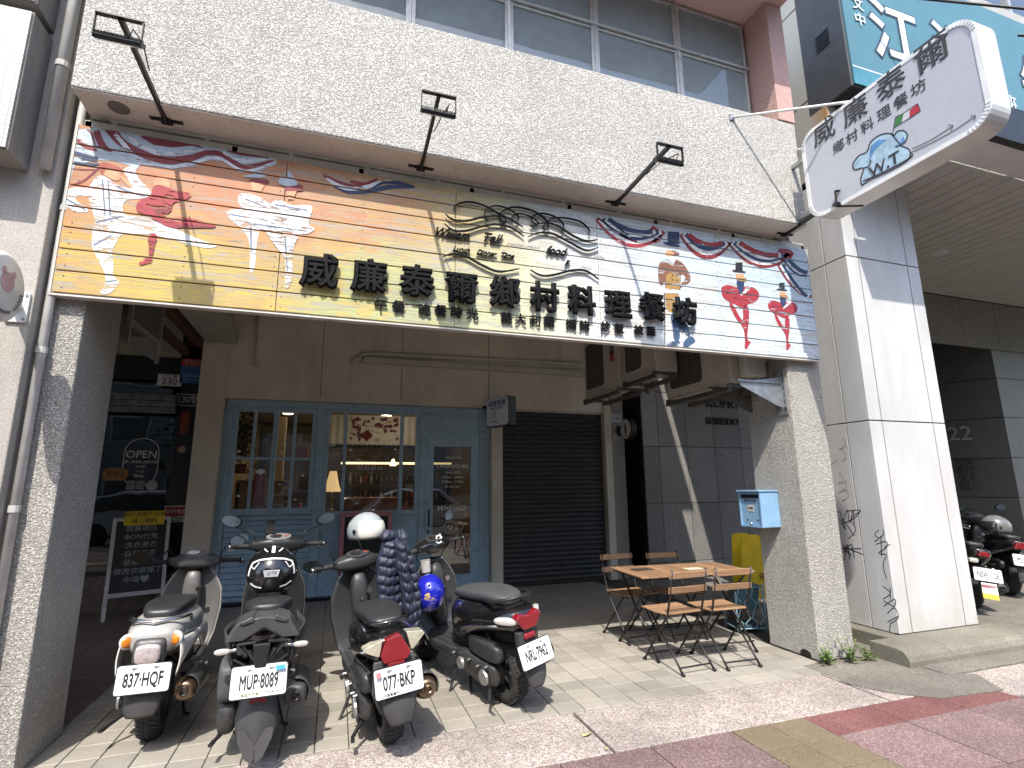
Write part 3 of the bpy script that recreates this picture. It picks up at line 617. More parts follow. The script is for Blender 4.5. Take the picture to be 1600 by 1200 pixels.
for pts, w, cols in ((((200, 160), (600, 235), 115), 26, [RP, WP, BP, WP, BP]), (((700, 250), (990, 300), 110), 26, [RD, WP, BP, RP]), (((990, 300), (1340, 375), 95), 28, [RD, WP, BP, WP, RP]),
                     (((1320, 400), (1475, 480), 40), 24, [BP, WP, BP]), (((1280, 430), (1478, 620), 45), 18, [RD, WP, BP])):
    bands(T3, swag(T3, pts, w, cols))
bands(T3, [(RP, [(520, 215), (560, 260), (540, 300)], [40, 60, 20]), (RP, [(1280, 345), (1350, 370), (1290, 400)], [20, 50, 20]), (RD, [(200, 155), (280, 200), (350, 260), (440, 300)], 12), (WP, [(290, 190), (350, 230), (400, 270)], 10)], lab='red, white and blue bunting above the top hat')

# raised lettering: every character stands on its own studs
INK = plain('black_letter', (.004, .004, .0045), .6, 0, .2, spec=.15)
LG = 'black characters of the restaurant name'
big = [('威', 500, 426), ('廉', 578, 434), ('泰', 653, 442), ('爾', 723, 452), ('鄉', 791, 459), ('村', 853, 467), ('料', 911, 472), ('理', 968, 478), ('餐', 1022, 482), ('坊', 1073, 489)]
for ch, px, py in big:
    p = at(px-1, py, 1, SY-.05); text(ch, .262, INK, (p.x, SY-.04, p.z), ex=.009, bev=.0115, wx=.98, parent=SB, name='character')
small = [('午', 475, 612), ('餐', 560, 620), ('晚', 685, 635), ('餐', 762, 640), ('時', 838, 648), ('光', 915, 655), ('義', 1078, 672), ('大', 1145, 680), ('利', 1215, 688), ('麵', 1282, 692), ('焗', 1388, 705), ('烤', 1452, 712)]
for ch, a, b in small: p = T2(a, b); text(ch, .100, INK, (p.x, SY-.018, p.z), ex=.006, bev=.0015, parent=SB, name='character')
for ch, a, b in (('炒', 245, 810), ('飯', 325, 820), ('披', 442, 830), ('薩', 515, 837)): p = T3(a, b); text(ch, .092, INK, (p.x, SY-.022, p.z), ex=.008, bev=.0015, parent=SB, name='character')
for tx, a, b, s in (('William', 320, 335, .098), ('Tell', 625, 370, .11), ('Lunch', 395, 460, .06), ('Dinner', 590, 487, .06), ('Time', 752, 505, .06), ('food', 1130, 470, .10), ('F', 1215, 565, .07)):
    p = T5(a, b); text(tx, s, INK, (p.x, SY-.02, p.z), ex=.007, bev=.0022, shear=.5, wx=.95, parent=SB, name='script_lettering')
GH = plain('faded_letter', c('a9a79a'), .8)
for tx, a, b, s in (('restaurant', 880, 420, .07), ('with wine', 1420, 500, .06), ('Italy', 1370, 590, .06)):
    p = T5(a, b); text(tx, s, GH, (p.x, SY-.0035, p.z), ex=.0006, shear=.5, parent=SB, name='faded_lettering')
fl = [([(350, 170), (350, 120), (440, 88), (560, 110), (690, 180), (790, 230), (880, 285)], [3, 8, 11, 9, 10, 8, 4]), ([(610, 245), (580, 190), (600, 140), (680, 118), (780, 150), (845, 205), (820, 245), (790, 215), (830, 180), (920, 195), (990, 240), (995, 262), (940, 280)], 7),
 ([(750, 250), (700, 225), (720, 160), (820, 128), (960, 160), (1060, 230), (1075, 290), (1050, 305), (1035, 275), (1080, 240), (1100, 215), (1200, 212), (1320, 240), (1390, 300), (1390, 345)], [5, 6, 8, 11, 12, 12, 7, 6, 6, 7, 7, 9, 11, 9, 4]), ([(730, 255), (700, 235), (705, 205), (740, 210), (745, 245), (730, 258)], 7),
 ([(990, 260), (945, 240), (960, 195), (1040, 178), (1140, 210), (1195, 270), (1175, 335)], [5, 7, 8, 9, 9, 8, 5]), ([(275, 180), (330, 225), (440, 235), (560, 208), (690, 195), (800, 225)], [3, 12, 14, 15, 12, 5]), ([(930, 275), (1050, 250), (1150, 275), (1250, 340), (1360, 390), (1460, 382)], [4, 8, 14, 15, 14, 5]),
 ([(268, 258), (340, 310), (440, 312), (560, 278), (680, 262), (790, 290), (885, 355)], [3, 9, 15, 15, 15, 12, 4]), ([(920, 358), (1000, 328), (1110, 335), (1240, 400), (1370, 465), (1465, 440)], [4, 11, 13, 15, 14, 5]), ([(255, 515), (330, 492), (430, 510), (560, 580), (690, 630), (850, 608)], [4, 12, 15, 15, 14, 5]), ([(935, 615), (1020, 660), (1120, 655), (1260, 620), (1370, 625), (1470, 690)], [4, 12, 15, 15, 13, 4])]
for pts, w in fl:
    mb = MB()
    wp = [T5(*p) for p in pts]; wl = (w if hasattr(w, '__len__') else [w]*len(pts)); wl = [q*.2*SY/FPX*1.15 for q in wl]
    for q in ribbon([(p.x, p.z) for p in wp], wl): mb.prism([(v[0], v[1]) for v in q], SY-.03, SY-.016)
    mb.obj('flourish', INK, SB)

# ------------------------------------------------------------------ floodlights
FLG = 'black floodlights on long arms'
FINM = plain('anodised', (.09, .09, .095), .35, .6, .2)
def flood(base, tip, label, turn=0):
    r = root('floodlight', base, label, 'floodlight', FLG)
    d = Vector(tip)-Vector(base); mb = MB(); mb.box(-.10, .10, -.015, .015, -.008, 0); mb.box(-.035, .035, -.03, .03, -.02, -.008); mb.obj('mounting_plate', BLACK, r)
    MB().bar((0, 0, -.012), d, .024, .034).obj('arm', BLACK, r, bevel=.002)
    h = bpy.data.objects.new('lamp_head', None); 
    mb = MB(); mb.X = Matrix.Translation(d) @ Matrix.Rotation(turn, 4, 'Z')
    mb.bar((-.115, 0, 0), (.115, 0, 0), .030, .008).bar((-.113, 0, 0), (-.113, -.0, -.12), .005, .022).bar((.113, 0, 0), (.113, 0, -.12), .005, .022); mb.obj('bracket', BLACK, r)
    mb = MB(); mb.X = Matrix.Translation(d) @ Matrix.Rotation(turn, 4, 'Z') @ Matrix.Translation((0, 0, -.12)) @ Matrix.Rotation(radians(34), 4, 'X')
    mb.box(-.115, .115, -.02, .065, -.03, -.005); mb.obj('lamp_body', BLACK, r, bevel=.004)
    mb2 = MB(); mb2.X = mb.X
    for k in range(15): mb2.box(-.105+k*.015, -.102+k*.015, -.012, .058, -.005, .012)
    mb2.obj('cooling_fins', FINM, r)
    mb2 = MB(); mb2.X = mb.X; mb2.box(-.10, .10, -.01, .055, -.034, -.031); mb2.obj('lens', plain('lamp_lens', (.7, .7, .66), .15), r)
    mb = MB(); mb.smooth = True; mb.tube([d*.55+Vector((.03, 0, .0)), d*.8+Vector((.06, 0, .0)), d+Vector((.07, -.01, -.06)), d+Vector((.05, .0, -.12))], .004, 6); mb.obj('cable', BLACK, r)
FZ = 4.058
flood((-1.234, 3.78, FZ), tuple(at(188, 28, 1, 3.02)), 'black floodlight on a long arm at the left end of the beam')
flood((.519, 3.79, FZ), tuple(at(686, 148, 1, 3.02)), 'black floodlight on a long arm above the script flourish')
flood((2.269, 3.79, FZ), tuple(at(1046, 228, 1, 3.02)), 'black floodlight on a long arm above the last big characters')
flood((4.219, 3.80, FZ), tuple(at(1325, 298, 1, 3.05)), 'black floodlight on a long arm in front of the projecting box sign', -.35)
tag(MB().lathe([(0, 4.05), (.06, 4.05), (.065, 4.06)], (-1.50, 3.74, 0), 2, 14).obj('soffit_socket', plain('socket', (.16, .15, .13), .7)), 'small broken round socket in the soffit at the left end', 'socket')

# ------------------------------------------------------------------ projecting box sign
PX = 4.10
ps = root('box_sign', (0, 0, 0), 'white rounded projecting box sign with a blue chef hat and an arrow', 'sign')
yc, zc, hw, hh = 2.655, 4.395, .735, .445
SW = plain('sign_acrylic', (.46, .475, .51), .3, 0, .06, 2, coat=.3); 
def rr(w, h, r, n=8): return [(yc+p[0], zc+p[1]) for p in ngon_r(w, h, r, n)]
MB().prism(rr(hw*2, hh*2, .16), PX+.004, PX+.20, 0).obj('box', plain('sign_case', (.62, .61, .58), .35, .25, .12, 6), ps, bevel=.004)
MB().prism(rr(hw*2-.07, hh*2-.07, .13), PX-.004, PX+.003, 0).obj('face_panel', SW, ps)
fp = MB(); O = rr(hw*2, hh*2, .16); I = rr(hw*2-.07, hh*2-.07, .13)
for i in range(len(O)):
    j = (i+1) % len(O); fp.add([(PX-.008, *O[i]), (PX-.008, *O[j]), (PX-.008, *I[j]), (PX-.008, *I[i]), (PX+.006, *O[i]), (PX+.006, *O[j]), (PX+.006, *I[j]), (PX+.006, *I[i])], [(0, 1, 2, 3), (0, 4, 5, 1), (3, 2, 6, 7)])
fp.obj('rim', WHITEP, ps)
cr = MB()
for k in range(4):
    for q in range(9):
        a = radians(k*90+5+q*10); cy = yc+(hw-.16)*(1 if k in (0, 3) else -1); cz = zc+(hh-.16)*(1 if k < 2 else -1)
        cr.bar((PX-.011, cy+.125*cos(a), cz+.125*sin(a)), (PX-.011, cy+.158*cos(a), cz+.158*sin(a)), .008, .005, up=(1, 0, 0))
cr.obj('crimped_corners', plain('sign_edge', (.8, .8, .8), .4), ps)
SI = plain('sign_ink', (.05, .05, .055), .6)
Yx = PX-.0055
def sy(a, b):  # close-up 4 of the photograph -> sign face
    p = at(1140+.3166*a, .3166*b, 0, PX); return (p.y, p.z)
for ch, a, b, s in (('威', 468, 655, .235), ('廉', 622, 552, .235), ('泰', 797, 420, .24), ('爾', 1000, 268, .26)):
    text(ch, s, SI, (Yx, *sy(a, b)), FACE_W, ps, .0008, .0032, name='character')
for ch, a, b in (('鄉', 540, 726), ('村', 606, 680), ('料', 682, 624), ('理', 764, 562), ('餐', 848, 503), ('坊', 934, 438)): text(ch, .118, SI, (Yx, *sy(a, b)), FACE_W, ps, .0008, .0012, name='character')
def face(mb, poly, off=0): mb.flat([(Yx-off, *sy(*p)) for p in poly])
HB = plain('hat_blue', c('a8c4d4'), .6, 0, .35, 14); HD = plain('hat_blue_edge', c('5d8fc0'), .6, 0, .3, 14)
hat = [(655, 915), (650, 880), (665, 830), (620, 838), (612, 810), (640, 770), (680, 750), (700, 700), (750, 665), (800, 660), (815, 670), (830, 650), (860, 645), (880, 665), (870, 700), (845, 718), (885, 735), (895, 765), (870, 800), (780, 850), (700, 885)]
mb = MB(); face(mb, hat); mb.obj('chef_hat', HB, ps)
mb = MB()
for q in ribbon(hat+[hat[0]], 7, 3): face(mb, q, .001)
for p in ([(800, 660), (825, 690), (845, 718), (820, 725)], [(665, 830), (690, 820), (700, 790)], [(660, 895), (740, 860), (860, 800), (905, 770), (900, 760)]):
    for q in ribbon(p, 7, 3): face(mb, q, .001)
for p in ([(905, 735), (1000, 690), (1105, 622)], [(895, 755), (1000, 706), (1110, 645), (1215, 575)], [(1080, 618), (1105, 620), (1095, 645)], [(1190, 575), (1217, 572), (1208, 600)]):
    for q in ribbon(p, 4, 2): face(mb, q, .001)
for p in ([(808, 660), (815, 620), (822, 578)], [(822, 578), (860, 560), (930, 512)], [(930, 512), (945, 548)], [(945, 548), (880, 590), (815, 630)]):
    for q in ribbon(p, 4, 2): face(mb, q, .001)
mb.obj('line_drawing', SI, ps)
mb = MB(); face(mb, [(700, 720), (740, 690), (780, 690), (720, 740), (690, 800)], .0006); face(mb, [(820, 720), (845, 700), (860, 670), (870, 700), (850, 718)], .0006); mb.obj('hat_shading', HD, ps)
for col, poly in ((c('3f7d46'), [(818, 590), (822, 580), (862, 562), (850, 605), (815, 628)]), (c('cfd0d2'), [(862, 562), (892, 545), (890, 582), (852, 604)]), (c('b83040'), [(892, 545), (930, 514), (943, 548), (892, 582)])):
    mb = MB(); face(mb, poly, .0004); mb.obj('flag_panel', plain('flag_%d' % int(col[0]*1000), col, .6), ps)
p = sy(765, 815); text('W.T', .135, SI, (Yx-.001, p[0], p[1]), (pi/2, 0, -pi/2), ps, .0008, .003, name='lettering').rotation_euler = (pi/2, radians(0), -pi/2)
for a_, b_ in (((3.50, 3.60, 5.08), (4.2, 2.81, 4.83)), ((4.30, 3.60, 4.90), (4.2, 3.30, 4.70)), ((4.2, 3.34, 4.0), (4.25, 3.62, 4.2))): MB().tube([a_, b_], .012, 8).obj('stay_rod', WHITEP, ps, smooth=True)
MB().box(3.47, 3.53, 3.597, 3.612, 5.05, 5.11).obj('anchor_plate', STEEL, ps)
MB().box(4.19, 4.23, 3.34, 3.63, 4.1, 4.14).obj('wall_bracket', STEEL, ps); MB().box(4.19, 4.23, 3.34, 3.63, 4.66, 4.70).obj('wall_bracket', STEEL, ps)
# ------------------------------------------------------------------ blue storefront
BLUE = plain('blue_paint', (.33, .47, .57), .5, 0, .16, 4, (40, .12, .002), dirt=(.10, .15, .19))
SF = root('storefront', (0, 0, 0), 'blue painted timber storefront with small-paned windows and glass door', 'storefront')
F = 8.42
GL = glass('shop_glass', (.86, .87, .85), 1, .03, .05)
def q(px, py): p = at(px, py, 1, F); return p.x, p.z
def panel(name, x0, x1, z0, z1, y0=F, y1=F+.05, par=None, mat=None, bevel=.004): return MB().box(x0, x1, y0, y1, z0, z1).obj(name, mat or BLUE, par or SF, bevel=bevel)
panel('top_rail', -1.54, 2.40, 2.74, 2.835, F-.01, F+.06)
panel('dark_gap', -1.56, 2.41, 2.836, 2.90, F+.03, F+.08, mat=BLACK)
panel('left_post', -1.56, -1.445, 0, 2.739, F-.01, F+.06); panel('middle_post', -.296, -.175, 0, 2.739, F-.014, F+.06); panel('door_post', 1.262, 1.36, 0, 2.739, F-.012, F+.06); panel('right_post', 2.24, 2.41, 0, 2.739, F-.01, F+.06)
# left: two sashes of 2x2 panes
zs0, zs1, zm = 1.275, 2.665, 1.985
for a, b, m0, m1, p0, p1 in ((-1.444, -.872, -1.172, -1.129, -1.372, -.904), (-.868, -.297, -.63, -.585, -.835, -.364)):
    w = MB(); w.box(a, p0, F, F+.045, zs0-.09, 2.738).box(p1, b, F, F+.045, zs0-.09, 2.738).box(p0, p1, F+.001, F+.044, zs0-.09, zs0).box(p0, p1, F+.001, F+.044, zs1, 2.738)
    w.box(m0, m1, F+.006, F+.04, zs0, zs1).box(p0, m0, F+.006, F+.04, zm-.02, zm+.02).box(m1, p1, F+.006, F+.04, zm-.02, zm+.02)
    s = w.obj('window_sash', BLUE, SF, bevel=.003)
    for x0, x1 in ((p0, m0), (m1, p1)):
        for z0, z1 in ((zs0, zm-.02), (zm+.02, zs1)): MB().box(x0, x1, F+.022, F+.025, z0, z1).obj('pane', GL, s)
panel('sash_gap_strip', -.885, -.855, 1.17, 2.738, F+.03, F+.06)
panel('sill', -1.44, -.297, 1.12, 1.17, F-.03, F+.05)
for k in range(13):   # louvred panel
    z = .10+k*.078; mb = MB(); mb.add([(-1.43, F+.03, z), (-.30, F+.03, z), (-.30, F-.006, z+.012), (-1.43, F-.006, z+.012), (-1.43, F+.03, z+.086), (-.30, F+.03, z+.086)], [(0, 1, 2, 3), (3, 2, 5, 4)]); mb.obj('louvre_board', BLUE, SF, solid=.004)
panel('backing', -1.44, -.297, 0, 1.119, F+.04, F+.06)
# middle: bay with three tall panes
w = MB(); zb, zt = 1.213, 2.70
for x0, x1 in ((-.174, -.114), (.094, .145), (.945, 1.0), (1.191, 1.261)): w.box(x0, x1, F, F+.045, zb, zt)
w.box(-.174, 1.261, F, F+.045, zt+.001, 2.738).box(-.174, 1.261, F-.02, F+.045, zb-.07, zb-.001)
s = w.obj('bay_frame', BLUE, SF, bevel=.003)
for x0, x1 in ((-.114, .094), (.145, .945), (1.0, 1.191)): MB().box(x0, x1, F+.022, F+.025, zb, zt).obj('pane', GL, s)
panel('lower_panel', -.174, 1.261, .0, 1.139, F+.012, F+.05)
# door
DR = MB(); dx0, dx1, dz, g0, g1, gz0, gz1 = 1.361, 2.239, 2.36, 1.486, 2.097, .22, 2.20
DR.box(dx0, g0, F-.005, F+.04, .03, dz).box(g1, dx1, F-.005, F+.04, .03, dz).box(g0, g1, F-.004, F+.039, .03, gz0).box(g0, g1, F-.004, F+.039, gz1, dz)
dr = DR.obj('door', BLUE, SF, bevel=.005); MB().box(g0, g1, F+.015, F+.018, gz0, gz1).obj('pane', glass('door_glass', (.50, .50, .46), 1, .03, .10), dr)
mb = MB(); mb.smooth = True; mb.tube([(dx0+.06, F-.05, .96), (dx0+.06, F-.05, 1.22)], .013, 8); mb.tube([(dx0+.06, F, .98), (dx0+.06, F-.05, .98)], .009, 8); mb.tube([(dx0+.06, F, 1.20), (dx0+.06, F-.05, 1.20)], .009, 8); mb.obj('handle', BLACK, dr)
MB().lathe([(0, F-.02), (.022, F-.018), (.022, F-.006)], (dx0+.06, 0, .88), 1, 12).obj('lock', BLACK, dr)
panel('transom_panel', 1.361, 2.24, 2.44, 2.70, F+.008, F+.05); panel('door_head', 1.361, 2.24, 2.362, 2.438, F-.004, F+.05); panel('transom_top', 1.361, 2.24, 2.701, 2.739, F-.002, F+.05); panel('panel_moulding', 1.45, 2.15, 2.475, 2.665, F+.004, F+.008)
panel('threshold', -1.5, 2.4, 0, .03, F-.08, F+.1, mat=MATS['black_metal'])
# stickers on the panes
STK = plain('sticker_white', (.80, .80, .77), .6)
mb = MB()
def cloud(mb, px, py, s):
    x, z = q(px, py); P = []
    for i, (dx, dz_, r) in enumerate(((-.9, 0, .55), (-.2, .35, .6), (.6, .25, .55), (1.0, -.05, .4), (.1, -.3, .6))):
        mb.flat([(x+s*(dx+r*cos(2*pi*k/12)), F+.018-.0004*i, z+s*(dz_+r*sin(2*pi*k/12))) for k in range(12)])
for px, py, s in ((373, 705, .018), (440, 707, .018), (407, 737, .045), (372, 775, .016), (444, 740, .010), (473, 743, .018), (437, 757, .016), (461, 781, .014), (417, 727, .0), (548, 703, .016), (618, 702, .016)):
    if s: cloud(mb, px, py, s)
mb.obj('cloud_stickers', STK, SF)
mb = MB()
x0, z0 = q(556, 718); 
for p in ([(0, 0), (.2, -.03), (.4, -.035)],):
    for r_ in ribbon(p, .006, 4): mb.flat([(x0+v.x, F+.0175, z0+v.y) for v in r_])
for i in range(4):
    bx = x0+.05+.1*i
    for pl in ([(0, -.03), (.015, -.08), (-.02, -.14), (.05, -.15), (.04, -.10), (.045, -.03)], [(.0, -.03), (.04, -.03)], [(-.01, -.12), (.04, -.12)]):
        for r_ in ribbon(pl, .005, 3): mb.flat([(bx+v.x, F+.0175, z0+v.y) for v in r_])
mb.obj('line_stickers', STK, SF)
cx = 1.80
for t, z, s, sx in (('WELCOME', 2.02, .05, 1.1), ('OPEN HOURS', 1.885, .088, .95), ('MON - SUN', 1.785, .045, 1), ('11:00am · 14:00pm', 1.71, .05, 1), ('17:00pm · 21:30pm', 1.64, .05, 1), ('07-3311227', 1.56, .045, 1.1)):
    text(t, s, STK, (cx, F+.012, z), parent=dr, ex=.0004, wx=sx)
text('Welcome', .12, STK, (cx-.02, F+.012, 1.22), parent=dr, ex=.0004, shear=.35)
mb = MB()
for r0, zc_, xc_ in ((.10, .93, 1.77), (.06, .95, 1.93)):
    for r_ in ribbon([(r0*1.0*cos(a)*(1+.12*cos(6*a)), r0*sin(a)*(1+.12*cos(6*a))) for a in [2*pi*k/14 for k in range(15)]], .006, 2): mb.flat([(xc_+v.x, F+.012, zc_+v.y) for v in r_])
for dx in (-.03, .03): mb.flat([(1.77+dx+.012*cos(a), F+.0115, .95+.015*sin(a)) for a in [2*pi*k/8 for k in range(8)]])
mb.flat([(1.77+.02*cos(a), F+.0115, .91+.015*sin(a)) for a in [2*pi*k/8 for k in range(8)]])
mb.obj('puppy_outline', STK, dr)
MB().box(1.60, 2.07, F+.03, F+.032, .36, .78).obj('paper_poster', plain('poster_paper', (.50, .48, .44), .8, 0, .2, 20), dr)
mb = MB()
for cx_, cz_, rx, rz in ((1.86, .56, .11, .2), (1.80, .70, .035, .05), (1.93, .70, .035, .05)): mb.flat([(cx_+rx*cos(2*pi*k/14), F+.0285-.0004*(rx < .1), cz_+rz*sin(2*pi*k/14)) for k in range(14)])
mb.obj('poster_cat', plain('cat_grey', (.12, .12, .12), .8), dr)
# ---- restaurant interior
RM = root('restaurant_room', (0, 0, 0), kind='structure')
MB().box(-2.0, 4.6, 8.56, 8.7, 2.9, 4.5).obj('front_bulkhead', MASS, RM)
MB().box(-6, 5.1, 8.7, 12.6, 3.02, 3.2).obj('room_roof', MASS, RM)
MB().box(-6, 5.1, 12.6, 12.7, -.1, 4.6).obj('rear_wall', MASS, RM)
MB().box(-6, -1.91, 8.67, 8.9, 2.9, 4.6).obj('side_bulkhead', MASS, RM)
MB().box(-6.1, -6, 3.8, 12.6, 0, 4.6).obj('end_wall', MASS, RM)
MB().box(-1.60, -1.561, 8.44, 8.9, 0, 3).box(2.41, 2.45, 8.48, 8.9, 0, 3).obj('room_jamb', MASS, RM)
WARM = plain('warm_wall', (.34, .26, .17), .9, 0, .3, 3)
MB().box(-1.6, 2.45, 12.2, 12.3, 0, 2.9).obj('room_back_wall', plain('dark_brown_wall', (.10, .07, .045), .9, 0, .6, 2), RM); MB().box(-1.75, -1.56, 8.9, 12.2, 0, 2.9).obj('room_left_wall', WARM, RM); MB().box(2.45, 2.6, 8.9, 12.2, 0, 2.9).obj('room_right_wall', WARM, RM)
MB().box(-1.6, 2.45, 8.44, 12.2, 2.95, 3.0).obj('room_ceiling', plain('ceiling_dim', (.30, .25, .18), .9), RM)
MB().box(-1.6, 2.45, 8.5, 12.3, -.01, .004).obj('room_floor', wood('room_floor_wood', (.10, .06, .035), (.14, .09, .05), 1), RM)
for x, y in ((-.9, 10.6), (-.55, 10.0), (.0, 11.2), (-.1, 9.7), (.9, 10.5), (1.6, 11)):
    t = root('ceiling_lamp', (x, y, 2.93), {-.9: 'round ceiling lamp seen through the leftmost sash', -.55: 'round ceiling lamp in the top right pane of the first sash', .0: 'farther round ceiling lamp in the second sash', -.1: 'nearer round ceiling lamp in the second sash', .9: 'round ceiling lamp behind the bay window', 1.6: 'round ceiling lamp deep behind the shop door'}[x], 'lamp', 'ceiling lamps in the restaurant'); 
    MB().lathe([(.0, 0), (.085, 0), (.1, .02)], (0, 0, 0), 2, 16).obj('diffuser', emit('lamp_glow', (1, .86, .62), 3), t)
pl = bpy.data.lights.new('room_light', 'AREA'); pl.energy = 5; pl.size = 2.2; pl.color = (1, .74, .45); po = bpy.data.objects.new('room_light', pl); COL.objects.link(po); po.location = (.2, 10.6, 2.88)
p3 = bpy.data.lights.new('curtain_fill_light', 'AREA'); p3.energy = 4.5; p3.size = .5; p3.color = (1, .82, .6); q3 = bpy.data.objects.new('curtain_fill_light', p3); COL.objects.link(q3); q3.location = (.85, 9.3, 2.9)  # added fill light that brightens the curtain from behind, no fitting here
tag(MB().box(.1, 2.3, 10.9, 10.98, 2.02, 2.06).obj('cove_light', emit('cove_glow', (1, .78, .42), .9)), 'long warm strip light above the counter inside', 'light')
cb = root('counter', (0, 0, 0), 'brick-faced counter inside the left window', 'counter')
BRK = [plain('brick_%d' % i, v, .85, 0, .3, 20) for i, v in enumerate(((.33, .26, .17), (.28, .21, .13), (.38, .31, .21)))]
MB().box(-1.5, -.75, 9.92, 10.4, 0, 1.66).obj('counter_body', GROUT, cb)
MB().box(-1.54, -.72, 9.88, 10.42, 1.665, 1.70).obj('counter_top', wood('oak', (.30, .19, .09), (.38, .25, .13), 0), cb)
for j in range(14):
    for i in range(4):
        x0 = -1.5+i*.2-(.1 if j % 2 else 0); x1 = min(x0+.19, -.75); x0 = max(x0, -1.5)
        if x1-x0 > .04: MB().box(x0, x1, 9.905, 9.92, .86+j*.057, .86+j*.057+.048).obj('brick', random.choice(BRK), cb)
cd = [('tall dark cabinet standing against the restaurant back wall', 'cabinet', (-.45, .1, 11.7, 12.19, 0, 2.3), 'dark_wood', (.05, .035, .025)), ('red hanging banner inside the left window', 'banner', (-1.19, -1.02, 9.1, 9.12, 1.30, 1.78), 'red_cloth', (.42, .04, .04)),
      ('small red box on the shelf behind the second sash', 'box', (-.60, -.42, 8.9, 9.1, 2.0, 2.20), 'red_cloth', 0), ('dark timber picture frame on the inner wall', 'picture frame', (-1.25, -1.12, 9.8, 9.85, 1.75, 2.55), 'dark_wood', 0), ('brown sofa with red cushions behind the bay window', 'sofa', (.12, 1.0, 8.75, 9.2, 1.0, 1.40), 'sofa_red', (.30, .09, .05)), ('red paper couplet hanging in the lower left pane', 'paper couplet', (-1.42, -1.27, 8.8, 8.805, 1.78, 1.92), 'red_cloth', 0), ('cream wall panel with warm light beside the picture frame', 'wall panel', (-1.05, -.86, 10.0, 10.1, 1.2, 2.8), 'cream_wall', (.50, .40, .26)), ('white paper note taped inside the right bay pane', 'note', (1.06, 1.17, 8.47, 8.472, 1.50, 1.60), 'note_white', (.5, .5, .48))]
for lb, ct, bx, mn, col in cd: tag(MB().box(*bx).obj(ct.replace(' ', '_'), MATS.get(mn) or plain(mn, col, .7, 0, .5, 14), bevel=.01), lb, ct)
for x, y, s in ((-.35, 8.9, .03), (-.5, 9.0, .05), (.35, 8.8, .04), (1.12, 8.8, .045), (1.15, 8.9, .03)):
    tag(MB().lathe([(0, 1.2), (s, 1.2), (s*1.15, 1.2+s), (s*.6, 1.2+2*s), (s*.5, 1.2+2.6*s), (0, 1.2+2.7*s)], (x, y, 0), 2, 12).obj('ornament', plain('red_glaze' if s > .04 else 'dark_glaze', (.3, .03, .03) if s > .04 else (.08, .06, .05), .3), smooth=True), {.03: 'small dark glazed ornament on the sill of the second sash' if x < 0 else 'small dark glazed figure at the right end of the bay sill', .05: 'red glazed ornament on the sill of the second sash', .04: 'dark glazed ornament beside the table lamp', .045: 'red glazed figure at the right end of the bay sill'}[s], 'ornament', 'ornaments on the window sill')
# shelves with bottles and a leafy plant inside
sv = root('bar_shelf', (0, 0, 0), 'dark bar shelf with bottles at the back of the restaurant', 'shelf'); DW = MATS['dark_wood']
for z in (.9, 1.25, 1.6, 1.92): MB().box(.15, 2.4, 11.6, 11.9, z, z+.03).obj('shelf_board', DW, sv)
random.seed(41)
for z in (.93, 1.28, 1.63):
    for k in range(20):
        x = .2+k*.108; h = random.uniform(.14, .26); mb = MB(); mb.smooth = True; mb.lathe([(0, 0), (.03, 0), (.03, h*.6), (.012, h*.8), (.012, h), (0, h)], (x, 11.7, z), 2, 8); mb.obj('bottle', plain(*random.choice([('bottle_green', (.02, .06, .02), .2), ('bottle_amber', (.15, .05, .01), .2), ('bottle_pale', (.35, .33, .28), .25), ('bottle_red', (.2, .02, .02), .3)])), sv)
MB().box(.1, 1.9, 10.2, 10.6, .0, 1.12).obj('bar_counter', wood('bar_front', (.09, .05, .03), (.13, .07, .04), 0), sv)
ht = root('hanging_lamp', (1.0, 9.9, 1.95), 'small warm pendant lamp over the bar behind the bay window', 'lamp'); MB().lathe([(.02, .12), (.06, 0), (0, .0)], (0, 0, 0), 2, 14).obj('shade', emit('pendant_glow', (1, .7, .35), 2.5), ht); MB().box(-.003, .003, -.003, .003, .12, 1.0).obj('cord', BLACK, ht)
pt = root('indoor_plant', (-1.33, 8.75, 1.0), 'dark leafy indoor plant filling the upper left pane', 'plant'); mb = MB()
for k in range(700):
    p = Vector((random.gauss(0, .07), random.gauss(0, .10), 1.35+random.gauss(0, .22))); d = Vector((random.uniform(-1, 1), random.uniform(-1, 1), random.uniform(-.8, .8))).normalized()*.05; e = d.cross(Vector((.1, .2, 1))).normalized()*.018; mb.add([p-d, p+e, p+d, p-e], [(0, 1, 2, 3)])
mb.obj('foliage', plain('plant_green', (.025, .045, .02), .6), pt, fix=False); MB().lathe([(0, -.1), (.1, -.1), (.13, .2), (0, .2)], (0, 0, 0), 2, 14).obj('pot', MATS['near_black'] if 'near_black' in MATS else plain('near_black', (.008, .008, .008), .5), pt)
# table lamp
tl = root('table_lamp', (-.03, 8.9, 1.2), 'lit table lamp with pleated cream shade in the bay window', 'lamp')
mb = MB()
R0 = []
for r, z in ((.05, .62), (.075, .5), (.11, .36), (.135, .30)):
    R0.append([(r*(1+.05*(k % 2))*cos(2*pi*k/32), r*(1+.05*(k % 2))*sin(2*pi*k/32), z) for k in range(32)])
mb.rings(R0, False, False).obj('lamp_shade', emit('shade_glow', (.85, .56, .26), .34), tl); mb = MB(); mb.smooth = True; mb.lathe([(.06, 0), (.06, .02), (.02, .05), (.03, .15), (.012, .22), (.012, .34)], (0, 0, 0), 2, 14).obj('lamp_base', plain('brass', (.4, .28, .1), .3, 1), tl)
gl2 = root('glass_globe_lamp', (1.50, 9.4, 1.53), 'small amber globe lamp seen through the door glass', 'lamp'); mb = MB(); mb.smooth = True; mb.ball((0, 0, 0), (.05, .05, .09)).obj('globe', emit('amber_glow', (1, .55, .15), 1.6), gl2)
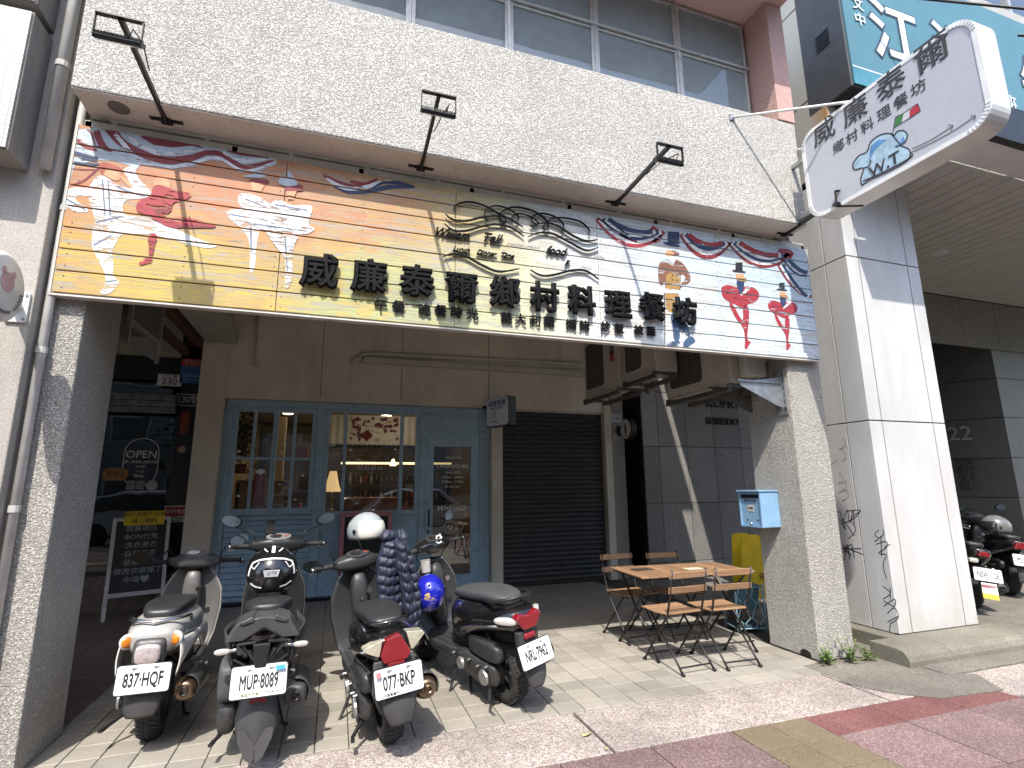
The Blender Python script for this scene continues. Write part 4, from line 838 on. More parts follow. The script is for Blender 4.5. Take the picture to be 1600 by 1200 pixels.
# curtain with blossom print and lantern
CUR = N('curtain_cloth'); CUR.set(Base_Color=(.72, .69, .64), Roughness=.9); tr_ = CUR.n('BsdfTranslucent'); tr_.inputs[0].default_value = (.75, .70, .62, 1); mx_ = CUR.n('MixShader'); mx_.inputs[0].default_value = .35; CUR.l(CUR.b.outputs[0], mx_.inputs[1]); CUR.l(tr_.outputs[0], mx_.inputs[2]); CUR.l(mx_.outputs[0], CUR.out.inputs[0]); CUR = CUR.m
cu = root('curtain', (0, F+.10, 0), 'short white cafe curtain printed with pink blossom and a red lantern', 'curtain')
def cy_(x): return .012*sin(x*60)
for a, b in ((-.13, .11), (.135, .96), (.985, 1.21)):
    mb = MB(); mb.smooth = True; wv = .3 if a == .135 else 1
    mb.grid(lambda u, v, a=a, b=b, wv=wv: (a+(b-a)*u, cy_(a+(b-a)*u)*wv, 2.68-(.46+.008*sin(u*70))*v), 48, 6); mb.obj('cloth', CUR, cu)
mb = MB(); mb2 = MB(); random.seed(5)
for k in range(46):
    x = random.choice([random.uniform(.17, .36), random.uniform(.5, .93), random.uniform(.2, .93)]); z = random.uniform(2.28, 2.64) if x < .36 or x > .7 else random.uniform(2.5, 2.64); s = random.uniform(.016, .036)
    (mb if k % 2 else mb2).flat([(x+s*(1+.3*cos(5*a))*cos(a), -.0075-.0004*(k % 7), z+s*(1+.3*cos(5*a))*sin(a)) for a in [2*pi*i/15 for i in range(15)]])
mb.obj('blossom', plain('blossom_pink', (.70, .20, .30), .8), cu); mb2.obj('blossom', plain('blossom_deep', (.55, .07, .18), .8), cu)
mb = MB()
for pl_ in ([(.55, 2.60), (.66, 2.52), (.80, 2.50), (.98, 2.42)], [(.70, 2.52), (.74, 2.44), (.84, 2.40)], [(.80, 2.50), (.88, 2.56), (.98, 2.60)], [(.56, 2.42), (.62, 2.36), (.66, 2.30)]):
    for r_ in ribbon([(.16+(p_[0]-.56)*1.75, p_[1]) for p_ in pl_], .007, 4): mb.flat([(v.x, -.0078, v.y) for v in r_])
mb.obj('branch', plain('twig_brown', (.10, .05, .04), .8), cu)
mb = MB(); mb.flat([(.44+.085*cos(a), -.0125, 2.36+.062*sin(a)) for a in [2*pi*i/20 for i in range(20)]]); mb.flat([(.41, -.0124, 2.41), (.47, -.0124, 2.41), (.47, -.0124, 2.44), (.41, -.0124, 2.44)]); mb.flat([(.415, -.0124, 2.275), (.465, -.0124, 2.275), (.465, -.0124, 2.31), (.415, -.0124, 2.31)]); mb.obj('lantern_print', plain('lantern_red', (.75, .10, .04), .7), cu)
text('好', .07, INK, (.60, F+.10-.014, 2.285), parent=None, ex=.0003).parent = None
for o in [o for o in bpy.data.objects if o.name.startswith('lettering') and o.parent is None]: o.parent = cu; o.location.y -= cu.location.y
tag(MB().box(-.13, 1.21, 8.56, 8.575, 2.17, 2.205).obj('curtain_valance', plain('dark_trim', (.02, .02, .02), .7)), 'dark scalloped trim strip hanging below the curtain', 'trim')
# pink framed menu board leaning below the bay
pb = root('menu_board', (.48, 8.30, 0), 'black menu board in a pink frame below the bay window', 'menu board')
PKF = plain('pink_frame', (.50, .20, .21), .55, 0, .2)
w = MB(); w.box(-.37, -.31, -.02, .03, .42, 1.20).box(.31, .37, -.02, .03, .42, 1.20).box(-.309, .309, -.019, .029, 1.14, 1.20).box(-.309, .309, -.019, .029, .42, .48); w.obj('frame', PKF, pb, bevel=.004)
MB().box(-.31, .31, 0, .01, .48, 1.14).obj('board', plain('chalkboard', (.012, .013, .013), .5, 0, .3), pb); w = MB(); 
for x in (-.34, .34): w.box(x-.02, x+.02, .0, .02, .0, .419)
w.obj('leg', PKF, pb)
text('BON APPETIT', .06, plain('chalk_pink', (.45, .12, .16), .8), (.0, -.002, 1.08), parent=pb, ex=.0005); text('MENU', .08, plain('chalk_green', (.2, .35, .2), .8), (.0, -.002, .95), parent=pb, ex=.0005)

# ------------------------------------------------------------------ roller shutter
SH = root('roller_shutter', (2.612, 8.40, 0), 'closed dark ribbed roller shutter between two beige piers', 'shutter')
SHM = plain('shutter_brown', (.055, .053, .051), .42, .3, .3, 5, dirt=(.06, .055, .05)); n_s = 36; hs = 2.80/n_s; wS = 1.88
mb = MB(); mb.smooth = True
pr = [(0, .0), (-.012, .004), (-.019, .014), (-.020, .03), (-.017, .046), (-.008, .058), (.0, .062), (.004, .07), (.0, hs)]
mb.rings([[(0, y, z) for y, z in pr], [(wS, y, z) for y, z in pr]], False, False, False); sm = mb.mesh('slat', False); sm.materials.append(SHM)
for k in range(n_s):
    o = bpy.data.objects.new('slat', sm); COL.objects.link(o); o.parent = SH; o.location = (0, random.uniform(-.002, .002), .03+k*hs)
mb = MB()
for k in range(30, 36):
    for i in range(5): mb.box(.15+i*.36+(k % 2)*.18, .27+i*.36+(k % 2)*.18, -.0225, -.019, .03+k*hs+.022, .03+k*hs+.034)
mb.obj('vent_slots', plain('void_black', (.003, .003, .003), .9), SH)
MB().box(0, wS, -.03, .03, 0, .03).obj('bottom_bar', plain('rusty_bar', (.07, .045, .03), .7, .2, .4, 20), SH); MB().box(0, wS, .02, .03, 0, 2.84).obj('backing', MATS['void_black'], SH)
tag(MB().box(2.62, 4.49, 8.36, 8.44, 2.815, 2.838).obj('lintel_trim', WALLST), 'thin beige lintel trim directly over the roller shutter', 'lintel')

# ------------------------------------------------------------------ shop 230 on the left, dark glass
SG = glass('dark_shop_glass', (.06, .062, .065), .8, .015, .035)
SH2 = root('dark_shopfront', (0, 0, 0), 'dark glazed shopfront of the left neighbour with stickers', 'shopfront')
MB().box(-4.6, -1.91, 8.62, 8.66, .45, 3.6).obj('glazing', SG, SH2); MB().box(-4.6, -1.91, 8.56, 8.9, 0, .44).obj('plinth', BGRAN, SH2); MB().box(-4.6, -1.91, 8.60, 8.67, .441, .50).obj('bottom_rail', BLACK, SH2)
MB().box(-2.16, -1.91, 8.50, 8.60, .45, 4.0).obj('mullion_box', plain('near_black', (.008, .008, .008), .5), SH2)
MB().box(-4.6, -1.91, 9.6, 9.7, 0, 4).obj('inner_partition', MATS['near_black'], SH2)
MB().box(-4.6, -1.91, 8.50, 8.55, 3.08, 3.6).obj('fascia_panel', MATS['near_black'], SH2)
PAN = plain('cream_panel', (.30, .28, .22), .8)
MB().box(-4.6, -2.2, 8.45, 8.5, 3.42, 4.2).obj('cream_fascia', PAN, SH2)
hb = root('shutter_box', (0, 0, 0), 'scuffed metal roller housing over the dark shopfront', 'shutter box')
for k in range(3): MB().box(-3.3, -2.17, 8.36-.012*k, 8.499, 2.60+.085*k+.001, 2.68+.085*k).obj('metal_slat', plain('scuffed_steel', (.20, .20, .19), .45, .6, .5, 9, dirt=(.05, .05, .045)), hb, bevel=.006)
def card(px, py, w, h, base, name, lab, cat, y=8.49, rad=.01, par=None, mat2=None):
    p = at(px, py, 1, y); r = root(name, (p.x, y, p.z), lab, cat); MB().prism(ngon_r(w, h, rad, 3), 0, .006, 1).obj('plate', base, r); return r
WPL = plain('plate_white', (.62, .63, .62), .4, 0, .1); RDP = plain('print_red', (.42, .03, .03), .6); BLP = plain('print_blue', (.03, .12, .34), .6); KP = plain('print_black', (.01, .01, .01), .6); YP = plain('print_yellow', (.62, .42, .03), .6)
r = card(265, 594, .30, .17, WPL, 'house_number', 'white house number plate reading 230', 'house number'); text('230', .13, KP, (0, -.003, -.025), parent=r); text('中正二路', .045, KP, (0, -.003, .055), parent=r)
r = card(294, 625, .31, .17, WPL, 'house_number', 'black house number plate reading 230號 beside the steel box', 'house number', rad=.004); MB().prism(ngon_r(.29, .15, .003), -.003, -.001).obj('black_field', KP, r); text('230號', .125, WPL, (0, -.006, 0), parent=r, wx=.95)
r = card(301, 580, .30, .36, BLP, 'security_plate', 'red and blue security company plate above the number 230', 'plate', rad=.003); MB().box(-.15, .15, -.003, -.001, .07, .18).obj('red_header', RDP, r); text('中興保全', .06, plain('print_pink', (.6, .35, .33), .6), (0, -.005, .14), parent=r); text('系統保全', .05, MATS['print_pink'], (0, -.005, .095), parent=r)
text('服務電話', .05, plain('print_cyan', (.2, .45, .6), .6), (0, -.003, -.07), parent=r); text('07-2510000', .04, MATS['print_cyan'], (0, -.003, -.13), parent=r)
r = card(275, 803, .29, .22, WPL, 'security_plate', 'red and white security plate low on the dark mullion', 'plate'); MB().box(-.135, .135, -.003, -.001, -.03, .10).obj('red_header', RDP, r); text('中興保全', .065, WPL, (0, -.005, .03), parent=r); text('SECOM', .075, KP, (0, -.003, -.07), parent=r)
r = card(289, 660, .11, .32, plain('orange_paper', (.22, .06, .03), .8), 'red_paper', 'narrow faded red paper strip on the dark mullion', 'paper strip')
r = card(284, 702, .10, .10, plain('cream_sticker', (.45, .36, .26), .7), 'no_parking_sticker', 'small round red-ringed sticker on the dark mullion', 'sticker', rad=.049); mb = MB()
for q_ in ribbon([(.04*cos(a), .04*sin(a)) for a in [2*pi*k/16 for k in range(17)]]+[(-.03, .03)], .009, 1): mb.flat([(v.x, -.001, v.y) for v in q_])
mb.obj('red_ring', RDP, r)
yy = 8.61
r = root('open_sticker', (at(220, 722, 1, yy).x, yy, at(220, 722, 1, yy).z), 'white oval OPEN sticker on the dark shop window', 'sticker'); mb = MB(); ov = ngon_r(.42, .66, .20, 8)
for i in range(len(ov)):
    a, b = ov[i], ov[(i+1) % len(ov)]; mb.flat([(a[0], 0, a[1]), (b[0], 0, b[1]), (b[0]*.96, 0, b[1]*.975), (a[0]*.96, 0, a[1]*.975)])
mb.obj('oval_outline', STK, r); text('OPEN', .145, STK, (0, 0, .10), parent=r, ex=.0005)
for i, t in enumerate(('週一至週五 營業時間', '工作室', '11-22', '預約制')): text(t, .042, STK, (0, 0, -.0-.065*i), parent=r, ex=.0005)
r = card(180, 741, .30, .17, plain('orange_sticker', (.35, .17, .05), .7), 'oval_sticker', 'orange oval sticker at the edge of the dark shop window', 'sticker', y=yy, rad=.08); text('免熨斗', .07, KP, (0, -.002, 0), parent=r, ex=.0005)
for px, nm in ((204, 'grey square sticker at the left below the OPEN oval'), (219, 'grey square sticker in the middle below the OPEN oval')): card(px, 758, .10, .12, plain('grey_sticker', (.25, .25, .24), .7), 'square_sticker', nm, 'sticker', y=yy)
card(237, 758, .14, .14, plain('pale_sticker', (.42, .42, .36), .7), 'round_sticker', 'pale round sticker below the OPEN oval', 'sticker', y=yy, rad=.068)
card(268, 775, .14, .18, MATS['near_black'], 'door_lock', 'black electronic lock box on the dark mullion', 'lock', rad=.004)
# brown beams, duct and air conditioner under the left ceiling
BB = wood('brown_beam', (.10, .05, .028), (.13, .07, .04), 1)
tag(MB().box(-1.98, -1.90, 6.2, 8.3, 3.55, 3.68).obj('timber_beam', BB), 'upper brown timber beam under the left ceiling', 'beam'); tag(MB().box(-2.15, -2.05, 6.2, 8.3, 3.42, 3.5).obj('timber_beam', BB), 'lower brown timber beam under the left ceiling', 'beam')
tag(MB().box(-1.85, -1.45, 5.2, 8.25, 3.62, 3.85).obj('air_duct', plain('duct_white', (.40, .38, .33), .6, 0, .2), bevel=.01), 'pale boxed duct running back under the porch ceiling', 'duct')
ac0 = root('hanging_air_conditioner', (-1.95, 5.3, 3.02), 'dark air conditioner on an angle-iron hanger behind the left pillar', 'air conditioner')
MB().box(-.35, .20, -.2, .55, 0, .75).obj('casing', plain('ac_dark', (.10, .095, .085), .6, 0, .3), ac0, bevel=.02); mb = MB(); mb.box(.205, .235, -.24, -.20, -.25, 1.1).box(.205, .235, .55, .59, -.25, 1.1).bar((.22, -.22, -.05), (.22, .57, -.05), .04); mb.bar((-.36, -.22, .2), (.22, -.22, -.22), .035).bar((-.36, .57, .2), (.22, .57, -.22), .035); mb.obj('hanger', STEEL, ac0)

# ------------------------------------------------------------------ wall pipes and small fittings
mb = MB(); mb.smooth = True
mb.tube([(.20, 8.27, 3.47), (.30, 8.27, 3.60), (.42, 8.27, 3.63), (4.1, 8.27, 3.70)], .030, 10); o = root('conduit_pair', (0, 0, 0), 'pair of cream pipes running along the upper wall', 'pipe'); mb.obj('upper_pipe', plain('cream_pipe', (.50, .47, .40), .5, 0, .2), o)
MB().box(.32, 4.15, 8.22, 8.296, 3.47, 3.56).obj('trunking', MATS['cream_pipe'], o, bevel=.006); MB().prism([(.14, 3.43), (.28, 3.47), (.30, 3.54), (.20, 3.54)], 8.24, 8.296).obj('end_cap', MATS['cream_pipe'], o)
mb = MB(); mb.smooth = True; mb.tube([(-1.22, 8.27, 4.38), (-1.22, 8.27, 3.32), (-1.14, 8.27, 3.30)], .016, 8); tag(mb.obj('thin_pipe', MATS['cream_pipe']), 'thin cream pipe coming down the wall near the left corner', 'pipe')
tag(MB().box(-.02, .03, 8.0, 8.0, 0, 0).obj('x', GROUT)) if False else None
tag(MB().box(2.44, 2.48, 8.27, 8.295, 1.52, 1.62).obj('door_bell', WHITEP, bevel=.004), 'small white doorbell on the pier right of the door', 'doorbell')
# small shop box sign
bs = root('shop_sign', (2.44, 7.88, 2.72), 'small blue-rimmed light box sign beside the roller shutter', 'sign', rz=radians(24))
MB().box(-.06, .10, -.26, .26, -.23, .23).obj('case', BLACK, bs, bevel=.01)
MB().prism(ngon_r(.50, .44, .05), -.072, -.0605, 0).obj('front_panel', plain('sign_pale', (.72, .78, .90), .4, 0, .08), bs)
KB = plain('sign_blue', (.05, .09, .22), .6)
text('威廉泰爾', .105, KB, (-.0735, 0, .13), FACE_W, bs, .0005, .001); text('鄉村料理餐坊', .05, KB, (-.0735, 0, .055), FACE_W, bs, .0005)
mb = MB()
for pl_ in ([(.0, -.15), (.05, -.05), (.02, .0), (.09, -.02), (.08, -.15), (.0, -.15)], [(-.05, -.17), (.12, -.16)]):
    for r_ in ribbon(pl_, .008, 3): mb.flat([(-.073, v.x, v.y) for v in r_])
mb.obj('chef_hat_outline', KB, bs); MB().box(-.02, .02, .26, .43, .1, .14).obj('bracket', BLACK, bs)
# number 228 and round cat sign on the right pier
r = card(963, 651, .20, .19, WPL, 'house_number', 'white house number plate reading 228 on the right pier', 'house number', y=8.288); text('228', .085, KP, (0, -.003, -.035), parent=r); text('中正二路', .036, KP, (0, -.003, .04), parent=r); MB().box(-.08, .08, -.0035, -.001, .07, .09).obj('header', KP, r)
p = at(966, 672, 1, 8.288); tag(MB().box(p.x-.05, p.x+.04, 8.285, 8.297, p.z-.02, p.z+.02).obj('black_plate', BLACK), 'tiny black plate under the number 228', 'plate')
r = card(964, 684, .16, .12, plain('pale_tag', (.42, .41, .38), .6), 'notice_plate', 'small pale notice plate under the number 228', 'plate', y=8.288)
rc = root('round_sign', (4.80, 7.98, 2.52), 'round white projecting sign with a black rabbit mark beside number 228', 'sign')
mb = MB(); mb.lathe([(0, -.055), (.18, -.055), (.185, -.05), (.185, .055), (0, .055)], (0, 0, 0), 0, 32); mb.obj('drum', BLACK, rc); mb = MB(); disc2(mb, -.057, 0, 0, .165, .165, 28); mb.obj('face', plain('sign_white', (.6, .6, .6), .4), rc)
mb = MB(); disc2(mb, -.0585, 0, .0, .035, .04); disc2(mb, -.0585, -.025, .065, .014, .04); disc2(mb, -.0585, .025, .065, .014, .04); disc2(mb, -.0585, 0, -.06, .025, .035); mb.obj('rabbit_mark', KP, rc)
text('CAFE', .035, KP, (-.0585, 0, -.12), FACE_W, rc, .0005); MB().box(-.02, .02, .18, .32, -.02, .02).obj('arm', BLACK, rc); MB().box(-.05, .05, .30, .318, -.09, .09).obj('wall_plate', BLACK, rc)

# ------------------------------------------------------------------ granite wall of the building on the right
GG = [speckle('grey_granite_%d' % i, [tuple(x*f for x in v) for v in ((.105, .10, .092), (.14, .133, .122), (.08, .076, .07), (.17, .16, .15))], 150, .42, .08, .2, .04) for i, f in enumerate((1.75, 1.5, 1.95))]
GW = root('granite_wall', (0, 0, 0), 'grey granite panelled wall behind the wooden chairs', 'wall')
MB().box(5.11, 9.5, 8.03, 8.9, 0, 4.4).obj('wall_core', MATS['near_black'], GW)
xs_ = [5.09, 5.41, 6.0, 6.6, 7.2, 7.8, 8.4, 9.0]; zs_ = [0, .27, 1.25, 2.23, 3.21, 4.19]
for i in range(len(xs_)-1):
    for j in range(len(zs_)-1): MB().box(xs_[i]+.004, xs_[i+1]-.004, 8.0, 8.025, zs_[j]+.005, zs_[j+1]-.005).obj('stone_panel', random.choice(GG), GW, bevel=.002, seg=1)
for j in range(len(zs_)-1): MB().box(5.082, 5.106, 8.03, 8.9, zs_[j]+.005, zs_[j+1]-.005).obj('stone_panel', MATS['near_black'], GW)
MET = plain('dark_bronze', (.02, .019, .018), .35, .6)
p = at(1128, 659, 1, 8.0); text('SHISEIDO', .185, MET, (p.x, 7.985, p.z), parent=GW, ex=.012, wx=.95, name='raised_lettering')
p = at(1128, 634, 1, 8.0); text('KOMO', .24, MET, (p.x, 7.985, p.z+.03), parent=GW, ex=.012, name='raised_lettering', shear=.2)

# ------------------------------------------------------------------ air conditioners
ACM = plain('ac_casing', (.52, .49, .42), .55, 0, .2, 5); ACD = plain('ac_grille', (.07, .068, .06), .6)
def ac_unit(x, y0, y1, z, h, label, dx=.30):
    r = root('air_conditioner', (x, y0, z), label, 'air conditioner', 'air conditioners under the porch ceiling'); L = y1-y0
    MB().box(0, dx, 0, L, 0, h).obj('casing', ACM, r, bevel=.018, seg=3)
    MB().prism([(L*.66+p[0], h*.52+p[1]) for p in ngon_r(L*.56, h*.80, .06)], -.004, -.0005, 0).obj('grille_recess', ACD, r)
    mb = MB(); O_ = [(L*.66+p[0], h*.52+p[1]) for p in ngon_r(L*.58, h*.83, .07)]; I_ = [(L*.66+p[0], h*.52+p[1]) for p in ngon_r(L*.545, h*.78, .055)]
    for i in range(len(O_)): j = (i+1) % len(O_); mb.add([(-.012, *O_[i]), (-.012, *O_[j]), (-.012, *I_[j]), (-.012, *I_[i]), (0, *O_[i]), (0, *O_[j]), (-.004, *I_[j]), (-.004, *I_[i])], [(0, 1, 2, 3), (0, 4, 5, 1), (3, 2, 6, 7)])
    mb.obj('grille_rim', ACM, r)
    mb = MB()
    for k in range(14): mb.box(-.009, -.006, L*.40, L*.92, h*.16+k*h*.055, h*.16+k*h*.055+.004)
    for k in range(6): mb.box(-.0095, -.0092, L*.42+k*L*.095, L*.42+k*L*.095+.004, h*.14, h*.9)
    mb.obj('grille_wires', plain('ac_wire', (.16, .155, .14), .5), r)
    mb = MB(); mb.bar((-.03, .02, -.02), (dx+.1, .02, -.02), .035).bar((-.03, L-.02, -.02), (dx+.1, L-.02, -.02), .035).bar((-.015, 0, -.055), (-.015, L, -.055), .035, .05).bar((dx, 0, -.055), (dx, L, -.055), .035, .05); mb.obj('support_rails', plain('dull_steel', (.15, .145, .13), .6, .5, .4, 20), r)
    mb = MB()
    for k in range(int(L/.05)): mb.box(-.0345, -.0325, .02+k*.05, .045+k*.05, -.06, -.048)
    mb.obj('rail_slots', MATS['near_black'], r)
    for yy_ in (0, L): MB().box(dx+.09, dx+.12, yy_-.015, yy_+.015, -.07, 4.42-z).obj('hanger', MATS['dull_steel'], r)
    return r
r = ac_unit(3.75, 4.22, 5.30, 2.56, .82, 'nearest air conditioner, closest to the right pillar')
ac_unit(3.42, 5.02, 5.72, 2.84, .75, 'middle air conditioner of the three under the ceiling')
r = ac_unit(3.40, 5.80, 6.80, 2.79, .85, 'farthest air conditioner with a red logo strip')
MB().box(-.003, -.0005, .12, .22, .38, .70).obj('logo_strip', KP, r); MB().box(-.0042, -.0032, .12, .22, .38, .48).obj('logo_red', RDP, r); text('MAX', .06, WPL, (-.005, .17, .58), (pi/2, pi/2, -pi/2), r, .0004)
bk = root('support_bracket', (0, 0, 0), 'silver triangular steel bracket on the inner side of the right pillar', 'bracket')
mb = MB(); mb.prism([(4.17, 2.60), (4.17, 2.30), (4.10, 2.32), (3.68, 2.50), (3.68, 2.54)], 4.02, 4.026); mb.box(4.165, 4.178, 3.96, 4.10, 2.22, 2.68).bar((3.64, 4.02, 2.545), (4.17, 4.02, 2.545), .03, .02); mb.obj('near_plate', STEEL, bk)
mb = MB(); mb.prism([(4.17, 2.60), (4.17, 2.30), (4.10, 2.32), (3.68, 2.50), (3.68, 2.54)], 4.42, 4.426); mb.bar((3.64, 4.42, 2.545), (4.17, 4.42, 2.545), .03, .02); mb.obj('far_plate', MATS['dull_steel'], bk)
mb = MB()
for k in range(6): mb.prism([(4.135+.008*cos(a), 0) for a in (0,)], 0, 0) if False else mb.box(4.163, 4.166, 3.975, 3.985, 2.26+.07*k, 2.30+.07*k)
mb.obj('slots', MATS['near_black'], bk)
jb = root('junction_box', (0, 0, 0), 'white junction box with pipes behind the signboard at the right', 'junction box')
MB().box(3.84, 4.10, 4.1, 4.2, 2.62, 2.88).obj('box', plain('box_cream', (.52, .50, .44), .5), jb, bevel=.02, seg=3); mb = MB(); mb.smooth = True; mb.tube([(4.10, 4.15, 2.80), (4.14, 4.15, 2.80), (4.17, 4.15, 2.88), (4.17, 4.15, 3.3)], .018, 8); mb.tube([(3.95, 4.15, 2.88), (3.95, 4.17, 3.3)], .018, 8); mb.tube([(3.90, 4.15, 2.88), (3.86, 4.17, 3.1), (3.7, 4.2, 3.4)], .012, 8); mb.obj('pipes', MATS['cream_pipe'], jb)

# ------------------------------------------------------------------ building 222 at the right
B2 = root('clad_building', (0, 0, 0), 'white panel-clad building with an arcade at the right', 'building')
CL = N('cladding'); co = CL.coord('Object'); n1 = CL.noise(CL.coord('Object', (1, 1, .35)), 2.1, 6, .65); n2 = CL.noise(co, 7, 6, .7)
b_ = CL.ramp(n1, [(.35, (.42, .415, .395)), (.6, (.51, .51, .50))]); b_ = CL.mix(CL.ramp(n2, [(.55, 0), (.72, .35)]), b_, (.42, .40, .37)); gz = CL.n('NewGeometry'); sz = CL.n('SeparateXYZ'); CL.l(gz.outputs['Position'], sz.inputs[0])
b_ = CL.mix(CL.math('MULTIPLY', CL.ramp(sz.outputs[2], [(0, .6), (.5, 0)]), CL.ramp(n2, [(.35, .3), (.6, 1)])), b_, (.33, .30, .24))
CL.set(Base_Color=b_, Roughness=.34); CL = CL.m
px0, px1, py0, py1 = 5.16, 6.28, 3.90, 4.62; jz = [.14, 2.19, 4.0, 5.02]
MB().box(px0+.02, px1-.02, py0+.02, py1, 0, 5.0).obj('pillar_core', MATS['near_black'], B2)
for j in range(3):
    z0, z1 = jz[j]+.006, jz[j+1]-.006
    for a, b in ((px0, 5.333), (5.346, 6.088), (6.102, px1)): MB().box(a if a == px0 else a, b, py0, py0+.018, z0, z1).obj('cladding_panel', CL, B2, bevel=.002, seg=1)
    for a, b in ((py0+.0185, 4.16), (4.17, 4.60)): MB().box(px0, px0+.018, a, b, z0, z1).obj('cladding_panel', CL, B2, bevel=.002, seg=1)
MB().box(px1-.018, px1, py0+.019, py1, .14, 5).obj('cladding_panel', CL, B2)
st = root('kerb_stone', (0, 0, 0), 'long rounded stone kerb block at the foot of the white pillar', 'kerb stone')
KS = speckle('kerb_stone_grey', [(.20, .185, .145), (.26, .24, .19), (.15, .14, .11)], 140, .5, .1, .4, .1)
prf = [(3.52, 0), (3.52, .05), (3.535, .09), (3.57, .122), (3.62, .135), (3.68, .137), (3.88, .138), (3.88, 0)]
for a, b in ((4.74, 5.28), (5.283, 6.62)): MB().prism([(y, z) for y, z in prf], a, b, 0).obj('stone', KS, st, bevel=.006)
MB().box(5.0, 6.5, 3.885, 4.75, 0, .138).obj('pillar_plinth', KS, B2, bevel=.01)
# graffiti
GF = plain('marker_black', (.015, .015, .017), .5); gr_ = root('graffiti', (0, 0, 0), 'black marker graffiti tags on the side of the white pillar', 'graffiti')
def scrib(pts, w=.009):
    mb_ = []
    for pl_ in pts:
        P_ = [at(1200+a*.45, 540+b*.45, 0, px0) for a, b in pl_]
        for r_ in ribbon([(p.y, p.z) for p in P_], w, 5): mb_.append([(px0-.0012, v.x, v.y) for v in r_])
    mb = MB()
    for f_ in mb_: mb.flat(f_)
    return mb
scrib([[(385, 640), (372, 655), (385, 668), (402, 655), (400, 640)], [(375, 690), (410, 680), (412, 700), (385, 720), (412, 725)], [(392, 660), (395, 730)], [(405, 700), (425, 690)], [(412, 730), (400, 760), (412, 810)], [(370, 680), (385, 672)]], .008).obj('graffiti_tag', GF, gr_)
scrib([[(400, 835), (425, 860), (400, 880)], [(425, 840), (425, 880)], [(402, 905), (440, 880), (438, 905), (402, 885)], [(415, 930), (440, 910), (452, 945), (425, 965)], [(415, 960), (455, 938)], [(425, 965), (422, 1020), (440, 1000), (458, 1003)]], .008).obj('graffiti_tag', GF, gr_)
random.seed(11)
sc2 = [[(250, 575), (262, 610), (275, 570), (285, 615), (295, 572), (300, 620)], [(248, 600), (270, 640), (258, 600), (300, 660)], [(270, 575), (322, 572), (290, 600), (305, 640), (280, 670)], [(255, 620), (300, 600), (320, 575)], [(258, 690), (290, 730), (262, 700), (330, 725)], [(262, 720), (290, 690), (300, 740)], [(256, 705), (325, 705)], [(266, 745), (275, 690), (285, 745)]]
scrib(sc2, .008).obj('graffiti_tag', GF, gr_)
GFg = plain('marker_grey', (.30, .30, .31), .6)
scrib([[(215+18*i+random.uniform(-8, 8), 330+random.uniform(-40, 190)) for i in range(2)] for k in range(1)]+[[(250+random.uniform(-6, 20), y), (262+random.uniform(-10, 20), y+22), (250+random.uniform(-6, 14), y+40), (275, y+30)] for y in (320, 360, 440, 470, 500)], .006).obj('graffiti_tag', GFg, gr_)
# arcade ceiling
AC2 = plain('ceiling_slat', (.46, .45, .41), .55, 0, .15, 3); AL = plain('soffit_band', (.62, .61, .58), .6, 0, .15, 2)
MB().box(5.17, 24, 3.34, 12.2, 5.06, 5.09).obj('ceiling_void', MATS['near_black'], B2)
x = 5.3; k = 0
while x < 14:
    wd_ = .20 if k % 9 else .34; MB().box(x, x+wd_-.012, 3.36, 6.24, 5.0, 5.02).obj('ceiling_slat', AC2, B2); x += wd_; k += 1
MB().box(5.10, 16, 2.98, 3.33, 4.99, 5.05).obj('soffit_band', AL, B2); MB().box(5.10, 16, 2.9, 2.979, 4.98, 5.4).obj('front_beam', BLACK, B2)
mb = MB(); disc2(mb, 0, 0, 0, .1, .1)
mb = MB(); mb.lathe([(0, 4.992), (.10, 4.992), (.11, 4.999)], (8.6, 5.0, 0), 2, 20); mb.obj('downlight', AL, B2)
for i in range(8): MB().box(8.0+i*1.0+.004, 9.0+i*1.0-.004, 6.26, 6.30, 4.05, 4.99).obj('beam_panel', speckle('beam_stone', [(.20, .19, .165), (.24, .225, .20), (.17, .16, .14)], 60, .6, .1), B2)
# oblique dark granite block with 222
X0, Y0 = 11.8, 6.31; ang = radians(25.5); DG = [speckle('dark_granite_%d' % i, [tuple(x*f for x in v) for v in ((.08, .077, .07), (.11, .105, .095), (.06, .058, .053))], 90, .35, .06, .15, .03) for i, f in enumerate((1, .85))]
gb = root('granite_block', (X0, Y0, 0), 'dark granite wall block with number 222 inside the arcade', 'wall', rz=ang)
MB().box(-.4, 3.0, .03, 8, 0, 4.18).obj('core', MATS['near_black'], gb) if False else None
gz_ = [0, .55, 1.28, 2.0, 2.75, 3.5, 4.2]
for j in range(6):
    for i in range(5): MB().box(-.02, .01, .02+i*1.1, .02+(i+1)*1.1-.012, gz_[j]+.008, gz_[j+1]-.004).obj('stone_panel', random.choice(DG), gb)
gb2 = root('granite_block', (X0, Y0, 0), 'grey granite face at the far right behind the motorcycles', 'wall')
for j in range(6):
    for i in range(5): MB().box(.0+i*.95, (i+1)*.95-.012, .0, .03, gz_[j]+.008, gz_[j+1]-.004).obj('stone_panel', MATS['grey_granite_1'], gb2)
MB().box(.02, 5, .035, 3, 0, 4.2).obj('core', MATS['near_black'], gb2)
def onblock(px, py):
    d = CF + CR*((px-W/2)/FPX) - CU*((py-H/2)/FPX); n_ = Vector((cos(ang), sin(ang), 0)); t_ = (Vector((X0, Y0, 0))-CO).dot(n_)/d.dot(n_); p_ = CO+d*t_-Vector((X0, Y0, 0))
    return (-p_.x*sin(ang)+p_.y*cos(ang), p_.z)
u_, z_ = onblock(1490, 679); text('222', .38, plain('dull_metal_number', (.30, .29, .26), .35, .5), (-.035, u_, z_), (pi/2, 0, -pi/2), gb, .012, name='raised_number')
